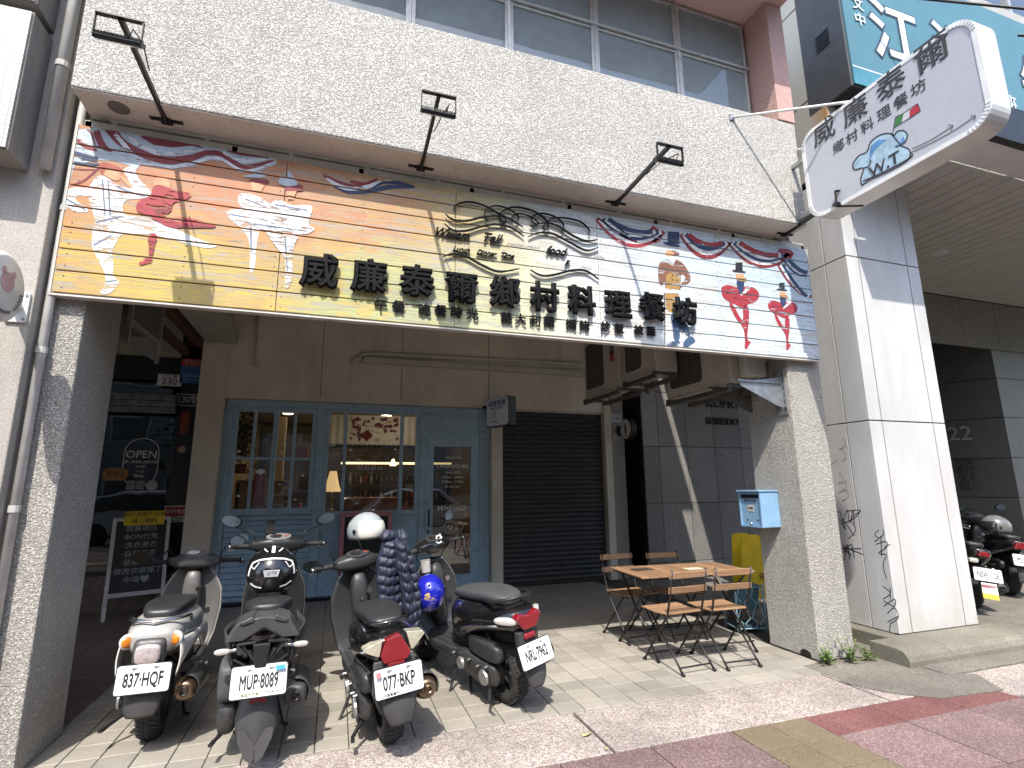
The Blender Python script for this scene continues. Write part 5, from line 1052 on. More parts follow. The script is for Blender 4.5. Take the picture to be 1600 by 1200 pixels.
for i, t in enumerate(('游義身個陸', '美他人人生')): 
    for j, ch in enumerate(t[:4]): text(ch, .17, MATS['near_black'], (-.024, onblock(1498+16*i+3*j, 722+13*j)[0], onblock(1498+16*i+3*j, 722+13*j)[1]), FACE_W, gb, .0008, .001, name='engraved_character')
tag(MB().box(3.5, 30, 12.1, 12.2, 0, 6).obj('rear_wall', MATS['inner_concrete']), kind='structure')
# facade of the building above the arcade
CLB = plain('beige_cladding', (.40, .385, .34), .4, 0, .25, 2, dirt=(.25, .17, .08))
RY = N('rust_streaked_cladding'); gz = RY.n('NewGeometry'); sz = RY.n('SeparateXYZ'); RY.l(gz.outputs['Position'], sz.inputs[0]); st_ = RY.noise(RY.coord('Object', (1, 1, .05)), 6, 5, .6)
b_ = RY.mix(RY.math('MULTIPLY', RY.ramp(RY.math('SUBTRACT', sz.outputs[1], 3.5), [(.40, 1), (.52, .75), (.62, 0)]), RY.ramp(st_, [(.35, .4), (.6, 1)])), (.36, .35, .30), (.36, .20, .07)); RY.set(Base_Color=b_, Roughness=.45); RUSTY = RY.m
MB().box(5.18, 24, 4.02, 12, 5.1, 14).obj('facade_core', MATS['near_black'], B2)
for z0, z1 in ((5.1, 6.08), (6.09, 7.4), (7.41, 9)):
    for y0_, y1_ in ((3.885, 4.6), (4.61, 5.4), (5.41, 6.2)): MB().box(5.16, 5.178, y0_, y1_, z0, z1-.01).obj('facade_panel', RUSTY, B2, bevel=.002)
    MB().box(5.1785, 5.30, 3.88, 4.01, z0, z1-.01).obj('facade_panel', CLB, B2, bevel=.003)
RS = 1
MB().box(5.4, 18, 3.3, 4.01, 9.95, 10.3).obj('upper_canopy', BLACK, B2)
MB().box(5.4, 16, 3.80, 4.01, 7.9, 8.3).obj('facade_band', CLB, B2)
WG2 = glass('tower_glass', (.10, .12, .13), .8, .08, .35)
for i in range(6):
    MB().box(6.2+i*1.5, 7.62+i*1.5, 3.9, 3.93, 8.32, 9.9).obj('upper_pane', WG2, B2); MB().box(7.63+i*1.5, 7.69+i*1.5, 3.86, 3.95, 8.31, 9.9).obj('mullion', ALU, B2)
# teal sign
ts = root('teal_sign', (0, 0, 1.55*(1-1.066)), 'big teal light box sign with white characters above the arcade', 'sign')
TE = plain('teal_panel', (.07, .175, .205), .35, 0, .12, 2); TEB = plain('teal_outline', (.02, .045, .07), .5); WC = plain('char_white', (.66, .68, .70), .5)
MB().box(4.84, 11, 3.34, 3.86, 5.58, 7.35).obj('case', plain('sign_grey', (.05, .052, .055), .5), ts, bevel=.01)
MB().box(4.86, 11, 3.322, 3.339, 5.60, 7.33).obj('face_panel', TE, ts); MB().box(4.862, 11, 3.318, 3.3215, 5.60, 5.80).obj('lower_band', plain('teal_light', (.06, .22, .28), .35), ts); MB().box(4.862, 11, 3.316, 3.3175, 5.80, 5.815).obj('white_line', WC, ts)
mb = MB()
for k in range(6): mb.box(4.832, 4.839, 3.50, 3.66, 6.25+k*.035, 6.265+k*.035)
mb.obj('vent_louvres', MATS['near_black'], ts)
for ch, x, z, s in (('江', 5.62, 6.36, .82), ('湖', 6.60, 6.36, .82), ('牛', 8.15, 6.36, .82)):
    text(ch, s, TEB, (x, 3.319, z), parent=ts, ex=.001, bev=.035, name='character').scale = (1, 1, .1); text(ch, s, WC, (x, 3.313, z), parent=ts, ex=.001, bev=.012, name='character').scale = (1, 1, .1)
for i, ch in enumerate('高雄文中'): text(ch, .17, WC, (5.08, 3.314, 7.02-.2*i), parent=ts, ex=.001, bev=.002, name='character')
for i, ch in enumerate('醫學補習班英文'): text(ch, .26, WC if i else plain('char_pale', (.3, .4, .43), .5), (5.75+.42*i, 3.314, 5.97), parent=ts, ex=.001, bev=.002, name='character')
text('英文', .17, TEB, (7.75, 3.314, 5.70), parent=ts, ex=.001, name='character'); MB().box(7.5, 8.6, 3.3155, 3.3172, 5.61, 5.79).obj('white_box', WC, ts)
mb = MB(); mb.smooth = True; mb.tube([(5.6, 3.3, 6.9), (7.0, 2.4, 6.2), (9, 1.6, 6.4)], .014, 8); mb.tube([(6.2, 2.6, 5.9), (7.6, 2.6, 6.3), (7.4, 2.6, 5.7)], .012, 8); ts.scale = (1.066,)*3
tag(mb.obj('steel_struts', BLACK), 'black steel struts crossing above the projecting sign', 'strut')
# ------------------------------------------------------------------ mailbox
MBX = plain('mailbox_blue', (.22, .38, .55), .4, .1, .15, 8)
mbx = root('mailbox', (0, 0, 0), 'light blue metal mailbox fixed to the inner side of the right pillar', 'mailbox')
MB().box(3.962, 4.178, 4.20, 4.49, 1.14, 1.48).obj('box', MBX, mbx, bevel=.004); MB().box(3.93, 4.178, 4.19, 4.50, 1.482, 1.498).obj('lid', MBX, mbx, bevel=.003)
mb = MB(); mb.box(3.95, 3.961, 4.20, 4.215, 1.14, 1.48).box(3.95, 3.961, 4.475, 4.49, 1.14, 1.48).box(3.95, 3.961, 4.2155, 4.4745, 1.14, 1.155); mb.obj('door_rim', MBX, mbx)
MB().box(3.957, 3.961, 4.225, 4.465, 1.42, 1.455).obj('slot', MATS['near_black'], mbx)
text('郵 政 MAIL', .035, MATS['near_black'], (3.9605, 4.345, 1.395), FACE_W, mbx, .0008)
PST = plain('paper_sticker', (.6, .55, .42), .7)
for y in (4.325, 4.37): MB().box(3.959, 3.961, y-.018, y+.018, 1.29, 1.35).obj('sticker', PST, mbx)
text('信箱', .036, MATS['near_black'], (3.9585, 4.347, 1.32), FACE_W, mbx, .0004)
for y in (4.26, 4.40): MB().lathe([(0, 3.958), (.008, 3.958), (.008, 3.962)], (0, y, 1.21), 0, 8).obj('hole', MATS['near_black'], mbx)
mb = MB(); mb.smooth = True; mb.lathe([(0, 3.94), (.01, 3.942), (.01, 3.962)], (0, 4.345, 1.175), 0, 10); mb.obj('lock', CHROME, mbx)

# ------------------------------------------------------------------ folding table and chairs
WOODS = wood('acacia_slat', (.24, .13, .065), (.36, .22, .12), 1, 22, .25); WOODX = wood('acacia_rail', (.24, .13, .065), (.36, .22, .12), 0, 22, .2); BM = plain('black_tube', (.018, .016, .015), .4, .3, .4, 30)
TB = root('folding_table', (3.35, 4.71, 0), 'square slatted wooden folding table with black crossed legs', 'table', rz=radians(-3)); tw, td = 1.24, .66
n = 13
for k in range(n):
    x = -tw/2+tw*(k+.5)/n; MB().box(-tw/n/2+.003, tw/n/2-.003, -td/2, td/2, 0, .016).obj('slat', WOODS, TB, bevel=.003, loc=(x, 0, .71+random.uniform(-.001, .001)))
mb = MB(); mb.bar((-tw/2+.03, -td/2+.04, .700), (tw/2-.03, -td/2+.04, .700), .016, .018).bar((-tw/2+.03, td/2-.04, .700), (tw/2-.03, td/2-.04, .700), .016, .018).bar((-tw/2+.03, -td/2+.04, .700), (-tw/2+.03, td/2-.04, .700), .016).bar((tw/2-.03, -td/2+.04, .700), (tw/2-.03, td/2-.04, .700), .016); mb.obj('frame', BM, TB)
for s in (-1, 1):
    for a, b in ((-1, 1), (1, -1)):
        mb = MB(); mb.smooth = True; x = s*(tw/2-.10); mb.tube([(x+a*.012, a*(td/2-.02), .70), (x+a*.012, b*(td/2+.02), .01)], .011, 8); mb.lathe([(0, 0), (.016, 0), (.016, .02)], (x+a*.012, b*(td/2+.02), 0), 2, 8); mb.obj('leg', BM, TB)
for s in (-1, 1): MB().tube([(-tw/2+.1, s*(td/2+.01), .10), (tw/2-.1, s*(td/2+.01), .10)], .007, 6).obj('cross_bar', BM, TB)
def chair(loc, rz, label):
    r = root('folding_chair', (*loc, 0), label, 'chair', 'wooden folding chairs round the table', rz)
    # +y is the front of the chair, back at -y
    mb = MB(); mb.smooth = True
    for s in (-1, 1):
        x = s*.185
        m1 = MB(); m1.smooth = True; m1.tube([(x, .22, .012), (x, .15, .10), (x, -.14, .45), (x, -.185, .60), (x, -.235, .83)], .0095, 8); m1.tube([(x, .235, .01), (x, .21, .018)], .014, 8); m1.obj('front_leg', BM, r)
        m2 = MB(); m2.smooth = True; x2 = s*.165; m2.tube([(x2, -.27, .012), (x2, -.20, .09), (x2, .13, .44)], .0095, 8); m2.tube([(x2, -.285, .01), (x2, -.26, .018)], .014, 8); m2.obj('rear_leg', BM, r)
    for k in range(7):
        y = .19-.052*k; MB().box(-.20, .20, -.0215, .0215, 0, .012).obj('seat_slat', WOODX, r, bevel=.003, loc=(0, y, .448+.004*cos(k)))
    MB().bar((-.165, .21, .44), (-.165, -.14, .44), .016, .012).bar((.165, .21, .44), (.165, -.14, .44), .016, .012).obj('seat_rail', BM, r)
    for z, y in ((.66, -.212), (.785, -.238)): m = MB(); m.box(-.205, .205, -.006, .006, -.028, .028); o = m.obj('back_slat', WOODX, r, bevel=.003, loc=(0, y+.013, z)); o.rotation_euler = (radians(12), 0, 0)
    mb = MB()
    for s in (-1, 1):
        for z, y in ((.66, -.212), (.785, -.238)):
            for d in (-.012, .012): mb.lathe([(0, -.004), (.005, -.003), (.005, .0)], (s*.186, y-.012, z+d), 1, 8)
    mb.obj('screws', STEEL, r)
    MB().tube([(-.17, -.235, .055), (.17, -.235, .055)], .007, 6).obj('cross_bar', BM, r); MB().tube([(-.185, .18, .06), (.185, .18, .06)], .007, 6).obj('cross_bar', BM, r)
    return r
chair((2.96, 4.30), radians(4), 'front left wooden folding chair, with its back to the street')
chair((3.43, 4.27), radians(-2), 'front right wooden folding chair, nearest the blue mailbox pillar')
chair((3.02, 5.16), radians(184), 'far left wooden folding chair, in front of the shutter pier')
chair((3.52, 5.06), radians(178), 'far right wooden folding chair, in front of the granite wall')
tag(MB().box(-.09, .09, -.05, .05, 0, .003).obj('paper_card', plain('card_cream', (.55, .55, .40), .7, 0, .3, 40), loc=(3.46, 4.66, .729)), 'pale paper card lying in the middle of the wooden table', 'card')
tag(MB().box(-.10, .10, -.06, .06, 0, .006).obj('menu_tray', plain('dark_tray', (.05, .035, .025), .6), loc=(2.96, 4.80, .729)), 'dark brown board lying on the left end of the wooden table', 'board')
# yellow floor sign and iron rack behind the pillar
YS = root('floor_sign', (4.66, 5.25, -.0), 'yellow plastic floor sign standing behind the right pillar', 'floor sign', rz=radians(-8)); YEL = plain('sign_yellow', (.62, .44, .015), .45, 0, .2, 9)
for s in (-1, 1):
    o = MB().prism([(-.17, .28), (.19, .28), (.13, .97), (.09, 1.0), (-.07, 1.0), (-.11, .97)], -.006, .006).obj('board', YEL, YS, bevel=.004); o.location = (0, s*.05, -.02); o.rotation_euler = (s*radians(-3), 0, 0)
text('HALL', .11, plain('dull_red', (.2, .02, .02), .6), (.10, -.075, .70), parent=YS); text('停', .09, KP, (.12, -.085, .50), parent=YS)
LB = plain('rack_blue', (.24, .42, .50), .5, .1, .25, 20)
rk = root('iron_rack', (4.36, 5.02, 0), 'light blue wrought iron rack with a bin behind the right pillar', 'rack', rz=radians(-14)); mb = MB(); mb.smooth = True
for x in (-.16, .16):
    for y in (-.14, .14): mb.tube([(x, y, 0), (x*.98, y, .50)], .009, 8)
for z in (.04, .46): mb.tube([(-.16, -.14, z), (.16, -.14, z), (.16, .14, z), (-.16, .14, z), (-.16, -.14, z)], .008, 6, False)
mb.obj('frame', LB, rk); mb = MB(); mb.smooth = True
for i in range(4):
    x = -.12+.08*i; pts = [(x+.03*(1 if (k+i) % 2 else -1)*(0 if k in (0, 8) else 1)*(1 if k % 4 in (1, 2) else -.3), -.14, .04+.0525*k) for k in range(9)]; mb.tube(pts, .006, 6)
mb.obj('wavy_bars', LB, rk); MB().loft([(.22, 0, 0, .12, .10, .10, 6), (.44, 0, 0, .145, .12, .12, 6), (.47, 0, 0, .155, .13, .13, 6)], 16, 2).obj('bin', plain('bin_teal', (.06, .15, .19), .5), rk)
MB().box(-.15, .15, -.13, .13, .05, .07).obj('shelf', plain('shelf_dark', (.03, .05, .07), .7), rk)

# ------------------------------------------------------------------ A-board
AB = root('chalkboard_stand', (-2.28, 8.02, 0), 'white framed chalkboard stand with a yellow header left of the scooters', 'chalkboard', rz=radians(20)); WF = plain('white_frame_wood', (.52, .51, .48), .6, 0, .3, 10)
bX = Matrix.Rotation(radians(-11), 4, 'X')
mb = MB(); mb.X = bX
mb.box(-.31, -.27, -.015, .015, 0, 1.22).box(.27, .31, -.015, .015, 0, 1.22).box(-.269, .269, -.014, .014, 1.18, 1.22).box(-.269, .269, -.014, .014, .26, .31); mb.obj('front_frame', WF, AB)
mb = MB(); mb.X = Matrix.Translation((0, .46, 0)) @ Matrix.Rotation(radians(11), 4, 'X'); mb.box(-.30, -.26, -.015, .015, 0, 1.18).box(.26, .30, -.015, .015, 0, 1.18).box(-.259, .259, -.012, .012, .3, .34); mb.obj('rear_frame', WF, AB)
mb = MB(); mb.X = bX; mb.box(-.269, .269, -.002, .008, .311, 1.179); mb.obj('board', plain('chalkboard2', (.014, .015, .014), .55, 0, .5, 8, dirt=(.04, .04, .04)), AB)
mb = MB(); mb.X = bX; mb.box(-.20, .24, -.021, -.016, 1.12, 1.30); mb.obj('yellow_header', YEL, AB)
CH = plain('chalk', (.36, .37, .35), .9, 0, .5, 60)
def btext(t, s, x, z, mt, y=-.004, **k):
    o = text(t, s, mt, (0, 0, 0), (0, 0, 0), AB, .0006, **k); o.matrix_local = bX @ Matrix.Translation((x, y, z)) @ Matrix.Rotation(pi/2, 4, 'X')
btext('假日假期不休息', .065, .02, 1.255, KP, -.0225); btext('線上預約', .07, .02, 1.17, KP, -.0225)
for i, t in enumerate(('營業項目', '·BON代免', '·洗衣燙衣', '·自助洗衣', '·窗簾被套', '·修改衣褲補丁', '中場♥')): btext(t, .085, .0, 1.08-.105*i, CH)

# ------------------------------------------------------------------ scooters
SEATM = plain('seat_vinyl', (.022, .022, .023), .42, 0, .25, 14, (160, .25, .002), dirt=(.05, .048, .044)); SEATG = plain('seat_grey', (.05, .052, .054), .55, 0, .2, 14, (160, .25, .002), dirt=(.08, .075, .07))
GLOSSK = plain('gloss_black', (.008, .008, .009), .18, 0, .3, 9, coat=.6, dirt=(.03, .029, .027)); SILV = plain('scooter_silver', (.40, .39, .365), .38, .25, .15, 6, coat=.3, dirt=(.22, .2, .17)); IVORY = plain('scooter_ivory', (.60, .59, .55), .3, 0, .1, 6, coat=.3)
MATG = plain('matt_grey', (.050, .050, .049), .45, .1, .2, 8, dirt=(.09, .085, .075)); ENG = plain('engine_grey', (.05, .05, .05), .5, .4, .4, 25, (60, .3, .003), dirt=(.12, .11, .09)); PL = plain('plate_enamel', (.66, .69, .68), .35, 0, .08, 12); PI = plain('plate_ink', (.012, .016, .02), .5)
REDL = plain('red_lens', (.20, .008, .012), .12, 0, .2, 30, coat=1); REDR = plain('reflector_red', (.22, .015, .02), .3); CLR = plain('clear_lens', (.62, .60, .55), .12, .3, .3, 50, coat=1); ORL = plain('orange_lens', (.62, .19, .01), .12, 0, .3, 40, coat=1); PINKL = plain('pink_lens', (.46, .40, .385), .12, .2, .3, 50, coat=1)
MIR = plain('mirror_glass', (.75, .76, .76), .02, 1, .02); RUST = plain('hot_steel', (.24, .17, .11), .35, .9, .4, 14); GREYD = plain('dial_grey', (.16, .165, .16), .35, 0, .2, 40)
def plate(par, code, ctr, tilt, w=.265, h=.145, extras=()):
    """licence plate facing backwards (-y)"""
    Mx = Matrix.Translation(ctr) @ Matrix.Rotation(tilt, 4, 'X'); mb = MB(); mb.X = Mx; mb.prism(ngon_r(w, h, .014, 4), 0, .003, 1); p = mb.obj('license_plate', PL, par)
    mb = MB(); mb.X = Mx; mb.prism(ngon_r(w+.012, h+.012, .018, 4), .0035, .010, 1); mb.obj('plate_backing', BLACK, par)
    def tx(t, s, x, z, mt=PI, wx=.66, bev=.0011):
        o = text(t, s, mt, (0, 0, 0), (0, 0, 0), p, .0006, bev, wx=wx); o.matrix_local = Mx @ Matrix.Translation((x, -.0012, z)) @ Matrix.Rotation(pi/2, 4, 'X')
    tx(code, .100, 0, -.006, wx=.245/(.098*.62*max(6, len(code)))*.92, bev=.0021)
    for t, s, x, z, mt in extras: tx(t, s, x, z, mt, 1, 0)
    mb = MB(); mb.X = Mx
    for x in (-.055, .055): mb.prism([(x+.009*cos(a), .058+.006*sin(a)) for a in [2*pi*k/8 for k in range(8)]], -.006, -.0005, 1); mb.box(x+.004, x+.02, -.004, -.0008, .056, .060)
    mb.obj('plate_bolt', STEEL, p)
    return p
def wheel(par, y, r, w, nm):
    T = MB(); T.smooth = True; pr_ = []; nn = 14
    for k in range(nn+1):
        a = pi*(-.18+1.36*k/nn); pr_.append((r-.055+.055*sin(a), w/2*cos(a)))
    T.lathe(pr_, (0, y, r), 0, 36); t = T.obj(nm, RUBBER, par)
    tr = MB()
    for k in range(40):
        a = 2*pi*k/40
        for s in (-1, 1):
            x0 = s*.012; x1 = s*w*.44; c0 = Vector((x0, y+(r+.0015)*cos(a), r+(r+.0015)*sin(a))); c1 = Vector((x1, y+(r-.016)*cos(a+.10), r+(r-.016)*sin(a+.10))); tr.bar(c0, c1, .016, .006, up=(0, cos(a), sin(a)))
    tr.obj('tread', RUBBER, t)
    R = MB(); R.smooth = False; R.lathe([(r-.055, -.045), (r-.07, -.05), (r-.075, -.03), (r-.075, .03), (r-.07, .05), (r-.055, .045)], (0, y, r), 0, 30); R.lathe([(.0, -.04), (.035, -.04), (.035, .04), (0, .04)], (0, y, r), 0, 14)
    for k in range(5):
        a = 2*pi*k/5+.3; 
        for d in (-.13, .13): R.bar((0, y+.03*cos(a), r+.03*sin(a)), (0, y+(r-.075)*cos(a+d), r+(r-.075)*sin(a+d)), .035, .014, up=(1, 0, 0))
    R.obj('rim', ENG, t); return t
def scooter(label, pos, yaw, lean, o):
    """+y forward; origin on the ground under the rear axle"""
    r = root('scooter', (*pos, 0), label, 'scooter', 'scooters parked tail-out on the porch tiles', yaw); r.rotation_euler = (0, lean, yaw)
    rw = o.get('rw', .235); wheel(r, 0, rw, .13, 'rear_wheel'); fy = o.get('wb', 1.26); wheel(r, fy, rw, .10, 'front_wheel')
    body, dark = o['body'], o['dark']; bz = o.get('bz', 0); hz = o.get('hz', 1.0); hy = fy-.30
    # rear cowl
    mb = MB(); mb.smooth = True; mb.loft([tuple([s[0], 0, s[1]+bz, s[2], s[3], s[4]]+list(s[5:])) for s in o['cowl']], 28, 1, 2.6); mb.obj('rear_cowl', body, r, sub=1)
    mb = MB(); mb.smooth = True; mb.loft([tuple([s[0], 0, s[1]+bz, s[2], s[3], s[4]]+list(s[5:])) for s in o['seat']], 24, 1, 3.2); mb.obj('seat', o.get('seatm', SEATM), r, sub=1)
    # inner arch and chassis
    mb = MB(); mb.loft([(-.22, 0, .52+bz, .07, .05, .06), (.1, 0, .50+bz, .09, .06, .10), (.35, 0, .44+bz, .11, .12, .16), (.55, 0, .34, .11, .10, .10)], 14, 1, 4); mb.obj('chassis', BLACK, r)
    mb = MB(); mb.loft([(.42, 0, .30, .13, .03, .05, 5), (.50, 0, .30, .165, .035, .07, 5), (.78, 0, .30, .165, .035, .07, 5), (.93, 0, .33, .14, .05, .06, 5), (1.0, 0, .38, .10, .06, .05, 5)], 20, 1, 5); mb.obj('footboard', dark, r)
    mb = MB()
    for k in range(5): mb.box(-.12+.06*k-.008, -.12+.06*k+.008, .53, .84, .334, .342)
    mb.obj('footboard_ribs', RUBBER, r)
    # leg shield
    sh = o.get('shield', [(.30, .90, .15), (.42, .97, .19), (.60, 1.00, .215), (.75, 1.0, .205), (.86, .985, .15), (.93, .97, .09)]); sh = [(z, y+(fy-1.26), w) for z, y, w in sh]
    def shf(u, v, off=0):
        t = v*(len(sh)-1); i = min(int(t), len(sh)-2); f = t-i; z, y, w = [sh[i][q]*(1-f)+sh[i+1][q]*f for q in range(3)]; x = (u*2-1)*w
        return (x, y+off-.9*x*x, z)
    mb = MB(); mb.smooth = True; mb.grid(lambda u, v: shf(u, v), 16, 14); mb.obj('leg_shield', o.get('shieldm', dark), r, solid=.022)
    mb = MB(); mb.smooth = True; mb.grid(lambda u, v: shf(u, v, .07*(1-(2*u-1)**2)+.02), 16, 14); mb.obj('front_apron', body, r, solid=.012)
    ed = MB(); ed.smooth = True
    for u in (0, 1): ed.tube([shf(u, v/10) for v in range(11)], .009, 6)
    ed.obj('shield_trim', o.get('trim', body), r)
    mb = MB(); mb.smooth = True; mb.loft([(.34, 0, fy-.34, .05, .04, .05), (.55, 0, fy-.33, .065, .05, .07), (.78, 0, fy-.335, .075, .05, .08), (.92, 0, fy-.33, .05, .05, .05)], 16, 2, 3); mb.obj('steering_column_cover', o.get('inner', dark), r, sub=1)
    mb = MB(); mb.lathe([(0, 0), (.022, 0), (.022, .01)], (0.06, fy-.345, .77), 1, 12); mb.X = None; o2 = mb.obj('ignition_lock', CHROME, r); o2.location = (0, -.085, 0)
    mb = MB(); mb.smooth = True; mb.tube([(-.0, fy-.42, .70), (0, fy-.47, .69), (0, fy-.47, .73)], .008, 6); mb.obj('bag_hook', BLACK, r)
    # front fender and fork
    mb = MB(); mb.smooth = True; mb.grid(lambda u, v: ((v*2-1)*.075, fy+(rw+.03)*cos(radians(-20+u*165)), rw+(rw+.03-.03*abs(v*2-1)**3)*sin(radians(-20+u*165))), 14, 6); mb.obj('front_fender', body, r, solid=.006)
    mb = MB(); mb.smooth = True
    for s in (-1, 1): mb.tube([(s*.07, fy, rw), (s*.07, fy-.10, .52), (0, fy-.20, .62)], .018, 8)
    mb.obj('fork', ENG, r)
    # handlebar
    hw_ = o.get('hw', .135); mb = MB(); mb.smooth = True; st = o.get('turn', 0)
    HM = Matrix.Translation((0, hy, hz)) @ Matrix.Rotation(st, 4, 'Z'); mb.X = HM
    mb.loft([(-hw_-.055, -.018, 0, .026, .024, .024, 3), (-hw_-.05, -.018, 0, .034, .030, .030, 3), (-hw_, -.005, 0, .068, .044, .05, 3), (-.085, .0, .01, .105, .058, .075, 3), (.085, .0, .01, .105, .058, .075, 3), (hw_, -.005, 0, .068, .044, .05, 3), (hw_+.05, -.018, 0, .034, .030, .030, 3), (hw_+.055, -.018, 0, .026, .024, .024, 3)], 20, 0, 3); mb.obj('handlebar_cover', o.get('hcov', dark), r, sub=1)
    mb = MB(); mb.X = HM @ Matrix.Translation((0, -.045, .064)) @ Matrix.Rotation(radians(22), 4, 'X'); mb.prism([(.095*cos(2*pi*k/24), .055*sin(2*pi*k/24)*(1.15 if sin(2*pi*k/24) < 0 else 1)) for k in range(24)], -.006, .008, 2); d_ = mb.obj('instrument_panel', o.get('dash', GREYD), r, bevel=.003)
    mb2 = MB(); mb2.X = mb.X; mb2.prism([(.045*cos(2*pi*k/16)-.02, .032*sin(2*pi*k/16)) for k in range(16)], .0085, .0095, 2); mb2.obj('dial', WHITEP if o.get('lightdial') else BLACK, d_)
    mb2 = MB(); mb2.X = mb.X; mb2.bar((-.02, 0, .011), (.01, .018, .011), .003).box(.045, .075, -.012, .012, .0085, .0095); mb2.obj('needle', plain('dial_red', (.25, .05, .03), .5), d_)
    for s in (-1, 1):
        mb = MB(); mb.smooth = True; mb.X = HM; mb.tube([(s*.205, -.022, 0), (s*.215, -.024, 0), (s*.216, -.024, 0), (s*.335, -.052, 0), (s*.336, -.052, 0), (s*.342, -.054, 0)], [.023, .023, .017, .0175, .022, .022], 12); g1 = mb.obj('grip', RUBBER, r); mb = MB(); mb.smooth = True; mb.X = HM; mb.tube([(s*.342, -.054, 0), (s*.36, -.058, 0)], [.013, .016], 10); mb.obj('bar_end', CHROME, g1); mb = MB(); mb.smooth = True; mb.X = HM; mb.tube([(s*.10, -.01, 0), (s*.21, -.023, 0)], .012, 8); mb.obj('handlebar', BLACK, r)
        mb = MB(); mb.smooth = True; mb.X = HM; mb.tube([(s*.20, .03, -.01), (s*.26, .04, -.015), (s*.37, -.01, -.03)], [.008, .007, .006], 8); mb.obj('brake_lever', CHROME if o.get('chrome_lever', 1) else BLACK, r)
        mb = MB(); mb.X = HM; mb.box(s*.17-.022, s*.17+.022, -.055, -.02, -.02, .034); mb.obj('switch_block', BLACK, r, bevel=.006)
        mr = o.get('mirror', {}).get(s, (.34, .02, .20)); 
        if mr:
            a = Vector((s*.17, 0, .03)); b = Vector((s*mr[0], mr[1], mr[2])); mb = MB(); mb.smooth = True; mb.X = HM; mb.tube([a, a+Vector((s*.03, .03, .07)), b+Vector((-s*.05, .015, -.03)), b], .006, 8); m_ = mb.obj('mirror', BLACK, r)
            sh_ = MB(); sh_.smooth = True; Mm = HM @ Matrix.Translation(b+Vector((0, -.005, .025))) @ Matrix.Rotation(s*radians(12)+mr[3] if len(mr) > 3 else s*radians(12), 4, 'Z') @ Matrix.Rotation(s*radians(-14), 4, 'Y') @ Matrix.Rotation(radians(-8), 4, 'X'); sh_.X = Mm; sh_.ball((0, .012, 0), (.078, .026, .047), 20, 10); sh_.obj('mirror_shell', BLACK, m_)
            g_ = MB(); g_.X = Mm; g_.prism([(.072*cos(2*pi*k/24), .042*sin(2*pi*k/24)) for k in range(24)], -.018, -.014, 1); g_.obj('mirror_glass', MIR, m_)
    # front headlamp brow, side trims and body seams
    mb = MB(); mb.smooth = True; mb.X = HM; mb.loft([(.06, 0, .0, .11, .05, .06, 3), (.11, 0, -.005, .10, .045, .06, 3), (.15, 0, -.015, .06, .03, .045, 3)], 20, 1, 3); mb.obj('headlamp_cowl', body, r, sub=1)
    for s in (-1, 1):
        mb = MB(); mb.smooth = True; mb.tube([(s*.158, -.20, .60+bz), (s*.182, .0, .575+bz), (s*.186, .22, .53+bz), (s*.165, .42, .46+bz)], .006, 6); mb.obj('body_trim', o.get('trim', MATG), r)
        mb = MB(); mb.bar((s*.15, .50, .285), (s*.205, .50, .27), .035, .016).bar((s*.205, .47, .27), (s*.205, .54, .27), .02, .016); mb.obj('foot_peg', CHROME if s > 0 else BLACK, r, bevel=.003)
    mb = MB(); mb.smooth = True
    for x0, x1 in ((-.16, -.05), (.16, .05)): mb.tube([(x0, hy-.01, hz-.02), (x0*.8, hy+.05, hz-.10), (x1, hy+.02, hz-.20)], .005, 6)
    mb.obj('control_cables', BLACK, r)
    # engine, exhaust, shock
    mb = MB(); mb.smooth = True; mb.loft([(-.10, -.13, .24, .02, .06, .05, 3), (-.06, -.135, .24, .045, .095, .075, 3), (.10, -.14, .25, .05, .09, .08, 3), (.30, -.14, .27, .05, .09, .08, 3), (.42, -.13, .28, .04, .07, .06, 3), (.45, -.12, .28, .02, .03, .03, 3)], 20, 1, 3); e_ = mb.obj('transmission_case', ENG, r, sub=1)
    mb = MB(); mb.lathe([(0, -.205), (.05, -.205), (.055, -.19)], (0, .0, .24), 0, 16); mb.lathe([(0, -.207), (.04, -.207), (.045, -.19)], (0, .30, .27), 0, 16)
    for a in range(5): mb.lathe([(0, -.21), (.008, -.21), (.008, -.185)], (0, -.05+.11*a, .325-.02*(a % 2)), 0, 6)
    mb.obj('case_bolts', STEEL, e_)
    mb = MB(); mb.smooth = True; mb.loft([(-.16, -.125, .40, .03, .05, .05, 4), (-.1, -.125, .40, .05, .075, .07, 4), (.18, -.13, .42, .05, .075, .06, 4), (.26, -.12, .42, .02, .04, .04, 4)], 16, 1, 4); mb.obj('air_cleaner', dark, r, sub=1)
    if o.get('bigcase'):
        mb = MB(); mb.smooth = True; mb.loft([(-.20, -.18, .44, .03, .08, .08, 5), (-.17, -.18, .44, .06, .11, .11, 5), (.10, -.18, .45, .06, .11, .11, 5), (.16, -.17, .45, .03, .06, .06, 5)], 20, 1, 5); mb.obj('air_cleaner', GREYP, r, sub=1)
        mb = MB(); mb.smooth = True; mb.loft([(-.16, -.17, .24, .04, .09, .08, 3), (-.10, -.175, .24, .065, .11, .10, 3), (.20, -.175, .26, .06, .10, .09, 3), (.3, -.16, .27, .03, .05, .05, 3)], 20, 1, 3); mb.obj('crank_case', ENG, r, sub=1)
    ex = MB(); ex.smooth = True; ez = o.get('ez', .30); ex.loft([(.22, .17, ez-.06, .03, .03, .03), (.14, .175, ez-.04, .055, .055, .055), (-.02, .185, ez-.01, .070, .070, .070), (-.22, .195, ez+.03, .075, .075, .075), (-.285, .197, ez+.035, .056, .056, .056), (-.292, .197, ez+.035, .034, .034, .034)], 18, 1, o.get('exn', 2.2)); x_ = ex.obj('exhaust', o.get('exm', ENG), r, sub=1)
